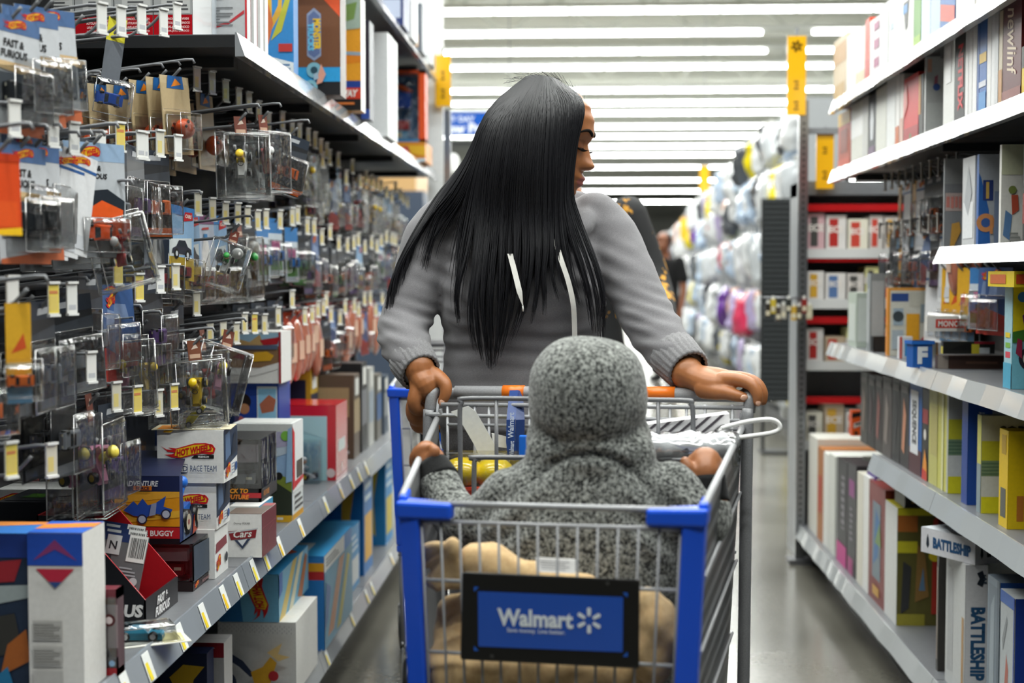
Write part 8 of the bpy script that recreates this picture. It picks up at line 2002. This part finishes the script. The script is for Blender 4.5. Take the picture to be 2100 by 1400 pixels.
# ---------- the child in the cart
KB = Vector((PY(1195, 1100, 2.24).x, 2.24, 0.47))
YK = 2.24
def zk(py, Y=YK): return PY(1050, py, Y).z
def xk(px, Y=YK): return PY(px, 1000, Y).x
b = MB()
b.ell(PY(1205, 812, 2.25), (0.07, 0.08, 0.078), 'ffffff', 24, 16)
limb(b, [W(1205, 860, 2.25, 0.045), W(1205, 950, 2.24, 0.05)])
rings(b, [(zk(940), xk(1080), xk(1320), YK, 0.05, 0.05), (zk(985), xk(1020), xk(1370), YK, 0.065, 0.065), (zk(1100), xk(1000), xk(1370), YK, 0.075, 0.075), (zk(1300), xk(1010), xk(1360), YK, 0.08, 0.085), (0.475, xk(1010), xk(1365), YK, 0.09, 0.09)])
for side in (0, 1):
    if side == 0:
        limb(b, [W(1060, 1030, 2.24, 0.026), W(1005, 1062, 2.245, 0.024), W(958, 1074, 2.265, 0.024), W(918, 1034, 2.305, 0.024), W(890, 965, 2.345, 0.022)])
        limb(b, [W(893, 958, 2.345, 0.022), W(884, 940, 2.355, 0.024), W(874, 928, 2.36, 0.021)], flat=0.85)
        for k, (x, y, yy) in enumerate([(866, 921, 2.350), (861, 924, 2.368), (858, 929, 2.385), (858, 935, 2.398)]):
            limb(b, [W(x + 12, y - 2, yy, 0.0115), W(x - 2, y, yy, 0.0102), W(x - 9, y + 12, yy, 0.0092), W(x - 6, y + 24, yy, 0.0078)], 12)
        limb(b, [W(886, 936, 2.335, 0.011), W(892, 925, 2.33, 0.0095), W(886, 918, 2.335, 0.008)], 12)
    else:
        limb(b, [W(1385, 1000, 2.24, 0.035), W(1452, 1072, 2.22, 0.032), W(1458, 1030, 2.24, 0.028), W(1447, 985, 2.25, 0.024)])
        limb(b, [W(1447, 985, 2.25, 0.025), W(1445, 968, 2.255, 0.029), W(1446, 950, 2.265, 0.027)], flat=0.85)
        for k, (x, y, yy) in enumerate([(1420, 946, 2.262), (1436, 941, 2.268), (1452, 943, 2.27), (1466, 949, 2.272)]):
            limb(b, [W(x, y + 14, yy, 0.0118), W(x + 1, y, yy + 0.002, 0.0108), W(x + 4, y - 3, yy + 0.022, 0.0095), W(x + 6, y + 6, yy + 0.038, 0.008)], 12)
        limb(b, [W(1424, 972, 2.245, 0.0125), W(1411, 958, 2.24, 0.0105), W(1405, 946, 2.242, 0.0085)], 12)
for s in (-1, 1):
    limb(b, [(KB.x + s * 0.065, YK + 0.02, 0.53, 0.058), (KB.x + s * 0.075, YK + 0.18, 0.56, 0.05), (KB.x + s * 0.08, YK + 0.27, 0.55, 0.042), (KB.x + s * 0.075, YK + 0.285, 0.47, 0.036)])
child = solid(b, 'person', 'skin', 0.0032, 2, KB, colfun=lambda p: lin('9a6440'))
tag(child, 'child in a speckled grey hoodie sitting in the cart, back to the camera', 'person')
b = MB()
# hood: fuller at the crown, tucked in at the neck
vs = []; nu, nv = 48, 34
hc = PY(1205, 802, 2.25)
for i in range(nv + 1):
    ph = -PI / 2 + PI * i / nv
    for j in range(nu):
        th = 2 * PI * j / nu
        cz = math.sin(ph); cr = math.cos(ph)
        r = cr ** (0.82 if cz > 0 else 0.38)
        x = 0.0955 * r * math.cos(th); y = 0.108 * r * math.sin(th)
        z = 0.088 * cz
        vs.append(hc + Vector((x + 0.006 * cz * 0, y, z)))
b.add(vs, [(i * nu + j, i * nu + (j + 1) % nu, (i + 1) * nu + (j + 1) % nu, (i + 1) * nu + j) for i in range(nv) for j in range(nu)], 'ffffff', 0, True)
limb(b, [W(1140, 900, 2.26, 0.05), W(1205, 915, 2.25, 0.06), W(1275, 902, 2.26, 0.05)], 16)
limb(b, [W(1135, 935, 2.22, 0.045), W(1210, 940, 2.20, 0.05), W(1290, 935, 2.22, 0.045)], 16)
rings(b, [(zk(912), xk(1120), xk(1290), YK, 0.055, 0.06), (zk(935), xk(1085), xk(1330), YK, 0.075, 0.075), (zk(965), xk(1040), xk(1372), YK, 0.085, 0.08), (zk(1000), xk(1008), xk(1395), YK, 0.092, 0.085), (zk(1050), xk(985), xk(1402), YK, 0.10, 0.09), (zk(1120), xk(975), xk(1402), YK, 0.105, 0.095), (zk(1200), xk(982), xk(1400), YK, 0.107, 0.10), (zk(1300), xk(985), xk(1392), YK, 0.105, 0.10), (0.50, xk(985), xk(1395), YK, 0.10, 0.10)], 48, 2.3)
limb(b, [W(1042, 1012, 2.23, 0.042), W(1005, 1056, 2.24, 0.044), W(955, 1072, 2.265, 0.042), W(922, 1036, 2.30, 0.038), W(902, 992, 2.325, 0.036), W(897, 980, 2.333, 0.031)], 22)
limb(b, [W(1375, 1000, 2.23, 0.044), W(1412, 1050, 2.225, 0.046), W(1440, 1076, 2.215, 0.040), W(1458, 1055, 2.232, 0.035), W(1453, 1034, 2.243, 0.031)], 22)
def fold2(p):
    d = 0.0025 * noise.noise(Vector((p.x * 14, p.y * 12, p.z * 20)))
    hz = p.z - zk(916)
    if abs(p.x - hc.x) < 0.10: d -= 0.013 * ga(hz + 0.5 * (p.x - hc.x) ** 2 / 0.09, 0.0055) * (1 - (abs(p.x - hc.x) / 0.10) ** 3)
    # hood seam down the middle and creases below it
    sx = p.x - hc.x - 0.035 * (1 - min(1, max(0, (p.z - hc.z) / 0.09)))
    q = (p - PY(1300, 865, 2.17)).length
    if q < 0.07: d -= 0.006 * ga((p.z - zk(880)) - (p.x - xk(1300)) * 0.9, 0.006) * (1 - q / 0.07)
    q = (p - PY(1135, 890, 2.17)).length
    if q < 0.05: d -= 0.009 * ga((p.z - zk(888)) + (p.x - xk(1130)) * 0.8, 0.006) * (1 - q / 0.05)
    for e, k in ((PY(1380, 1060, 2.15), 1.0), (PY(1010, 1070, 2.15), -1.0)):
        q = (p - e).length
        if q < 0.10: d += 0.006 * math.sin((p.z + k * (p.x - e.x) * 0.8) * 110) * (1 - q / 0.10)
    return d
kh = solid(b, 'hoodie', 'heather', 0.0055, 6, KB, child, fold2)
def kcuff(a, c_):
    b = MB(); limb(b, [a, c_], 24, 4, ends=False); b.v = [tuple(Vector(p) - KB) for p in b.v]
    return b.build('cuff', 'black_fabric', kh)
kcuff(W(902, 985, 2.328, 0.034), W(886, 950, 2.345, 0.027))
kcuff(W(1452, 1030, 2.242, 0.034), W(1447, 978, 2.253, 0.0315))
b = MB()
rings(b, [(0.56, xk(1000), xk(1380), YK, 0.085, 0.09), (0.475, xk(995), xk(1385), YK, 0.085, 0.1)], 36)
for s in (-1, 1):
    limb(b, [(KB.x + s * 0.065, YK + 0.02, 0.535, 0.066), (KB.x + s * 0.075, YK + 0.18, 0.565, 0.058), (KB.x + s * 0.08, YK + 0.27, 0.555, 0.048), (KB.x + s * 0.075, YK + 0.288, 0.475, 0.042)])
solid(b, 'trousers', 'black_fabric', 0.007, 4, KB, child)
for s in (-1, 1):
    b = MB(); limb(b, [(KB.x + s * 0.075, YK + 0.28, 0.452, 0.03), (KB.x + s * 0.078, YK + 0.34, 0.445, 0.028)]); solid(b, 'shoe', 'khaki', 0.006, 3, KB, child)

# ---------- khaki cloth bundle in the front of the cart
BBs = Vector((PY(1080, 1200, 2.06).x, 2.06, 0.47))
b = MB()
limb(b, [W(940, 1150, 2.085, 0.016), W(952, 1156, 2.083, 0.026), W(975, 1156, 2.08, 0.032), W(1010, 1166, 2.075, 0.034), W(1090, 1194, 2.07, 0.030), W(1160, 1212, 2.065, 0.030), W(1240, 1228, 2.06, 0.030), W(1300, 1245, 2.05, 0.028)], 24)
rings(b, [(PY(0, 1190, 2.09).z, x_at(955, 2.09), x_at(1300, 2.04), 2.095, 0.024, 0.03), (PY(0, 1225, 2.09).z, x_at(900, 2.09), x_at(1345, 2.04), 2.10, 0.024, 0.03), (PY(0, 1280, 2.09).z, x_at(892, 2.09), x_at(1362, 2.04), 2.10, 0.024, 0.03), (PY(0, 1318, 2.09).z, x_at(884, 2.09), x_at(1364, 2.04), 2.085, 0.034, 0.03), (PY(0, 1340, 2.08).z, x_at(874, 2.07), x_at(1362, 2.02), 2.07, 0.042, 0.04), (0.60, x_at(872, 2.07), x_at(1358, 2.02), 2.068, 0.040, 0.045), (0.475, x_at(872, 2.07), x_at(1340, 2.02), 2.07, 0.034, 0.045)], 44, 2.6)
limb(b, [W(1325, 1230, 2.03, 0.026), W(1345, 1290, 2.02, 0.03), W(1335, 1360, 2.02, 0.028)], 20)
def fold3(p):
    return 0.010 * noise.noise(Vector((p.x * 20, p.y * 10, p.z * 9))) + 0.005 * noise.noise(p * 42)
bun = solid(b, 'seat_cushion', 'khaki', 0.006, 4, BBs, None, fold3)
tag(bun, 'khaki seat cushion with a tied bow and white care label behind the blue sign', 'cushion')
b = MB(); rr = random.Random(8)
k0 = PY(928, 1128, 2.055)
for pts in ([(905, 1121), (885, 1120), (866, 1127), (853, 1140)], [(912, 1134), (890, 1146), (872, 1158), (857, 1168)], [(908, 1126), (888, 1128), (872, 1136), (866, 1140)]):
    limb(b, [(*k0, 0.010)] + [W(x, y, 2.055, r) for (x, y), r in zip(pts, (0.0085, 0.0075, 0.0065, 0.004))], 10, 4)
for i, (x, y) in enumerate([(884, 1192), (898, 1200), (914, 1198), (930, 1196), (942, 1196)]):
    e = PY(x, y, 2.06)
    limb(b, [(*k0, 0.011), (*k0.lerp(e, 0.5), 0.011), (*e, 0.0095)], 10, 4)
b.ell(k0, (0.014, 0.013, 0.02), 'ffffff', 14, 10)
ko = solid(b, 'tied_corner', 'khaki', 0.003, 2, BBs, bun)
b = MB(); c_ = [PY(1098, 1143, 2.02), PY(1180, 1147, 2.015), PY(1180, 1176, 2.005), PY(1100, 1172, 2.01)]
c_ = [p - BBs for p in c_]
b.hexa([c_[3], c_[2], c_[2] + Vector((0, 0.003, 0)), c_[3] + Vector((0, 0.003, 0))], [c_[0], c_[1], c_[1] + Vector((0, 0.003, 0)), c_[0] + Vector((0, 0.003, 0))], 'dcdad8')
for i in range(4):
    a0 = c_[0].lerp(c_[3], 0.2 + 0.18 * i); a1 = c_[1].lerp(c_[2], 0.2 + 0.18 * i)
    q = Vector((0, -0.0006, 0)); dz = Vector((0, 0, -0.0016))
    b.poly([a0.lerp(a1, 0.12) + q, a0.lerp(a1, 0.85 - 0.1 * (i % 2)) + q, a0.lerp(a1, 0.85 - 0.1 * (i % 2)) + q + dz, a0.lerp(a1, 0.12) + q + dz], 'a9a8ac')
b.build('care_label', 'card', bun)

# ---------- the person behind in a black and gold jacket, pushing the second cart
def camo_mat():
    m, nt, b_ = new_mat('black_gold_print')
    tc = nt.nodes.new('ShaderNodeTexCoord'); nz = nt.nodes.new('ShaderNodeTexNoise'); nz.inputs['Scale'].default_value = 9; nz.inputs['Detail'].default_value = 5; nz.inputs['Roughness'].default_value = 0.65
    cr = nt.nodes.new('ShaderNodeValToRGB'); cr.color_ramp.interpolation = 'CONSTANT'
    cr.color_ramp.elements[0].color = (*lin('17181a'), 1); cr.color_ramp.elements[1].color = (*lin('c8902c'), 1); cr.color_ramp.elements[1].position = 0.53
    e = cr.color_ramp.elements.new(0.62); e.color = (*lin('d8c9a0'), 1); e = cr.color_ramp.elements.new(0.66); e.color = (*lin('2a2a28'), 1)
    nt.links.new(tc.outputs['Object'], nz.inputs['Vector']); nt.links.new(nz.outputs['Fac'], cr.inputs[0]); nt.links.new(cr.outputs[0], b_.inputs['Base Color'])
    b_.inputs['Roughness'].default_value = 0.8
    return m
M['camo'] = camo_mat()
def bystander(base, yaw, H, skin, parts, label, head_turn=0.0, lean=0.0, arm_out=0.0, top='black_fabric', bottom='black_fabric', hair_c='hair', sleeve=True, reach=False):
    R = Matrix.Rotation(yaw, 3, 'Z'); k = H / 1.75
    def Q(x, y, z): return base + R @ (Vector((x, y, z)) * k)
    def L(x, y, z, r): return (*Q(x, y, z), r * k)
    def arms(b, g):
        for s in (-1, 1):
            if reach: limb(b, [L(s * 0.185, 0, 1.40, 0.052 + g), L(s * 0.27, -0.05, 1.16, 0.045 + g), L(s * 0.26, -0.28, 1.05, 0.036 + g), L(s * 0.24, -0.40, 1.03, 0.028 + g)])
            else: limb(b, [L(s * 0.185, 0, 1.40, 0.05 + g), L(s * 0.235, 0.01, 1.15, 0.043 + g), L(s * 0.245, -0.04, 0.95, 0.034 + g), L(s * 0.24, -0.08, 0.86, 0.026 + g)])
    b = MB()
    head_mesh(b, Q(lean, -0.02, 1.63), R @ Matrix.Rotation(-PI / 2 + head_turn, 3, 'Z'), k)
    limb(b, [L(lean * 0.8, 0, 1.56, 0.052), L(0, 0.01, 1.42, 0.06)])
    tr = [(1.44, 0.08, 0.06), (1.38, 0.17, 0.085), (1.2, 0.16, 0.105), (1.05, 0.145, 0.095), (0.92, 0.16, 0.11), (0.84, 0.15, 0.1)]
    def torso(b, g):
        n = 28; vs = []
        sp = spline([tuple(r) for r in tr], 3)
        for z, a, d in sp:
            for j in range(n):
                th = 2 * PI * j / n
                vs.append(Q((a + g) * math.cos(th), (d + g) * math.sin(th), z))
        m = len(sp); fs = [(i * n + j, (i + 1) * n + j, (i + 1) * n + (j + 1) % n, i * n + (j + 1) % n) for i in range(m - 1) for j in range(n)]
        fs += [tuple(range(n)), tuple(reversed([(m - 1) * n + j for j in range(n)]))]
        b.add(vs, fs, 'ffffff')
    torso(b, 0); arms(b, 0)
    for s in (-1, 1):
        e = (s * 0.24, -0.42, 1.02) if reach else (s * 0.24, -0.09, 0.83)
        d = (0, -0.09, -0.02) if reach else (0, -0.01, -0.09)
        limb(b, [L(e[0], e[1], e[2], 0.028), L(e[0] + d[0] * 0.6, e[1] + d[1] * 0.6, e[2] + d[2] * 0.6, 0.030)])
        for q in range(4):
            o = (q - 1.5) * 0.017
            ox, oy = (o, 0) if reach else (0, o)
            limb(b, [L(e[0] + ox + d[0] * 0.7, e[1] + oy + d[1] * 0.7, e[2] + d[2] * 0.7, 0.0095), L(e[0] + ox + d[0] * 1.3, e[1] + oy + d[1] * 1.3, e[2] + d[2] * 1.3 - 0.008, 0.009), L(e[0] + ox + d[0] * 1.5, e[1] + oy + d[1] * 1.5 + 0.01, e[2] + d[2] * 1.6 - 0.02, 0.0075)], 10)
        limb(b, [L(e[0] - s * 0.02, e[1] + d[1] * 0.2, e[2] + d[2] * 0.2, 0.012), L(e[0] - s * 0.04, e[1] + d[1] * 0.7 - 0.01, e[2] + d[2] * 0.7, 0.009)], 10)
        limb(b, [L(s * 0.085, 0, 0.88, 0.085), L(s * 0.09, -0.01, 0.5, 0.055), L(s * 0.09, 0.02, 0.28, 0.05), L(s * 0.09, 0.03, 0.09, 0.034)])
        limb(b, [L(s * 0.09, 0.03, 0.05, 0.036), L(s * 0.10, -0.12, 0.035, 0.026)])
    o = solid(b, 'person', 'skin', 0.0045 * k, 2, base, colfun=lambda p: skin)
    tag(o, label, 'person')
    b = MB(); torso(b, 0.018)
    if sleeve: arms(b, 0.014)
    else:
        for s in (-1, 1): limb(b, [L(s * 0.185, 0, 1.40, 0.066), L(s * 0.235, 0.01, 1.20, 0.062)])
    solid(b, 'jacket' if sleeve else 'shirt', top, 0.008, 5, base, o)
    b = MB()
    for s in (-1, 1): limb(b, [L(s * 0.085, 0, 0.90, 0.10), L(s * 0.09, -0.01, 0.5, 0.072), L(s * 0.09, 0.03, 0.1, 0.055)])
    solid(b, 'trousers', bottom, 0.008, 4, base, o)
    for s in (-1, 1):
        b = MB(); limb(b, [L(s * 0.09, 0.04, 0.045, 0.043), L(s * 0.10, -0.13, 0.036, 0.035)]); solid(b, 'shoe', 'black_fabric', 0.008, 3, base, o)
    b = MB(); hm = R @ Matrix.Rotation(-PI / 2 + head_turn, 3, 'Z')
    b.ell(Q(lean, -0.02, 1.63) + hm @ Vector((-0.02, 0, 0.022)) * k, (0.106 * k, 0.086 * k, 0.102 * k), 'ffffff', 24, 16, mat=hm)
    for s in (-1, 1):
        q = MB(); q.ell(Q(lean, -0.02, 1.63) + hm @ Vector((0.080, s * 0.031, 0.004)) * k - base, (0.004 * k, 0.009 * k, 0.004 * k), '1a1512', 10, 6, mat=hm); q.build('eye', 'gloss', o)
        q = MB(); q.tube([Q(lean, -0.02, 1.63) + hm @ Vector((face_x(y, 0.028) + 0.001, s * y, 0.028)) * k - base for y in (0.016, 0.03, 0.046)], 0.003 * k, '17120f', 6); q.build('eyebrow', 'matte', o)
    solid(b, 'hair', hair_c, 0.006, 2, base, o)
    return o
bystander(Vector((-0.02, 5.18, 0)), 0.1, 1.84, lin('8f5a38'), None, 'person in a black jacket with gold print, mostly hidden behind the woman', 0.3, -0.12, top='camo', reach=True)
bystander(Vector((0.98, 16.6, 0)), -0.5, 1.74, lin('7a4a30'), None, 'distant shopper in a black T-shirt walking down the main aisle', 0.0, sleeve=False)
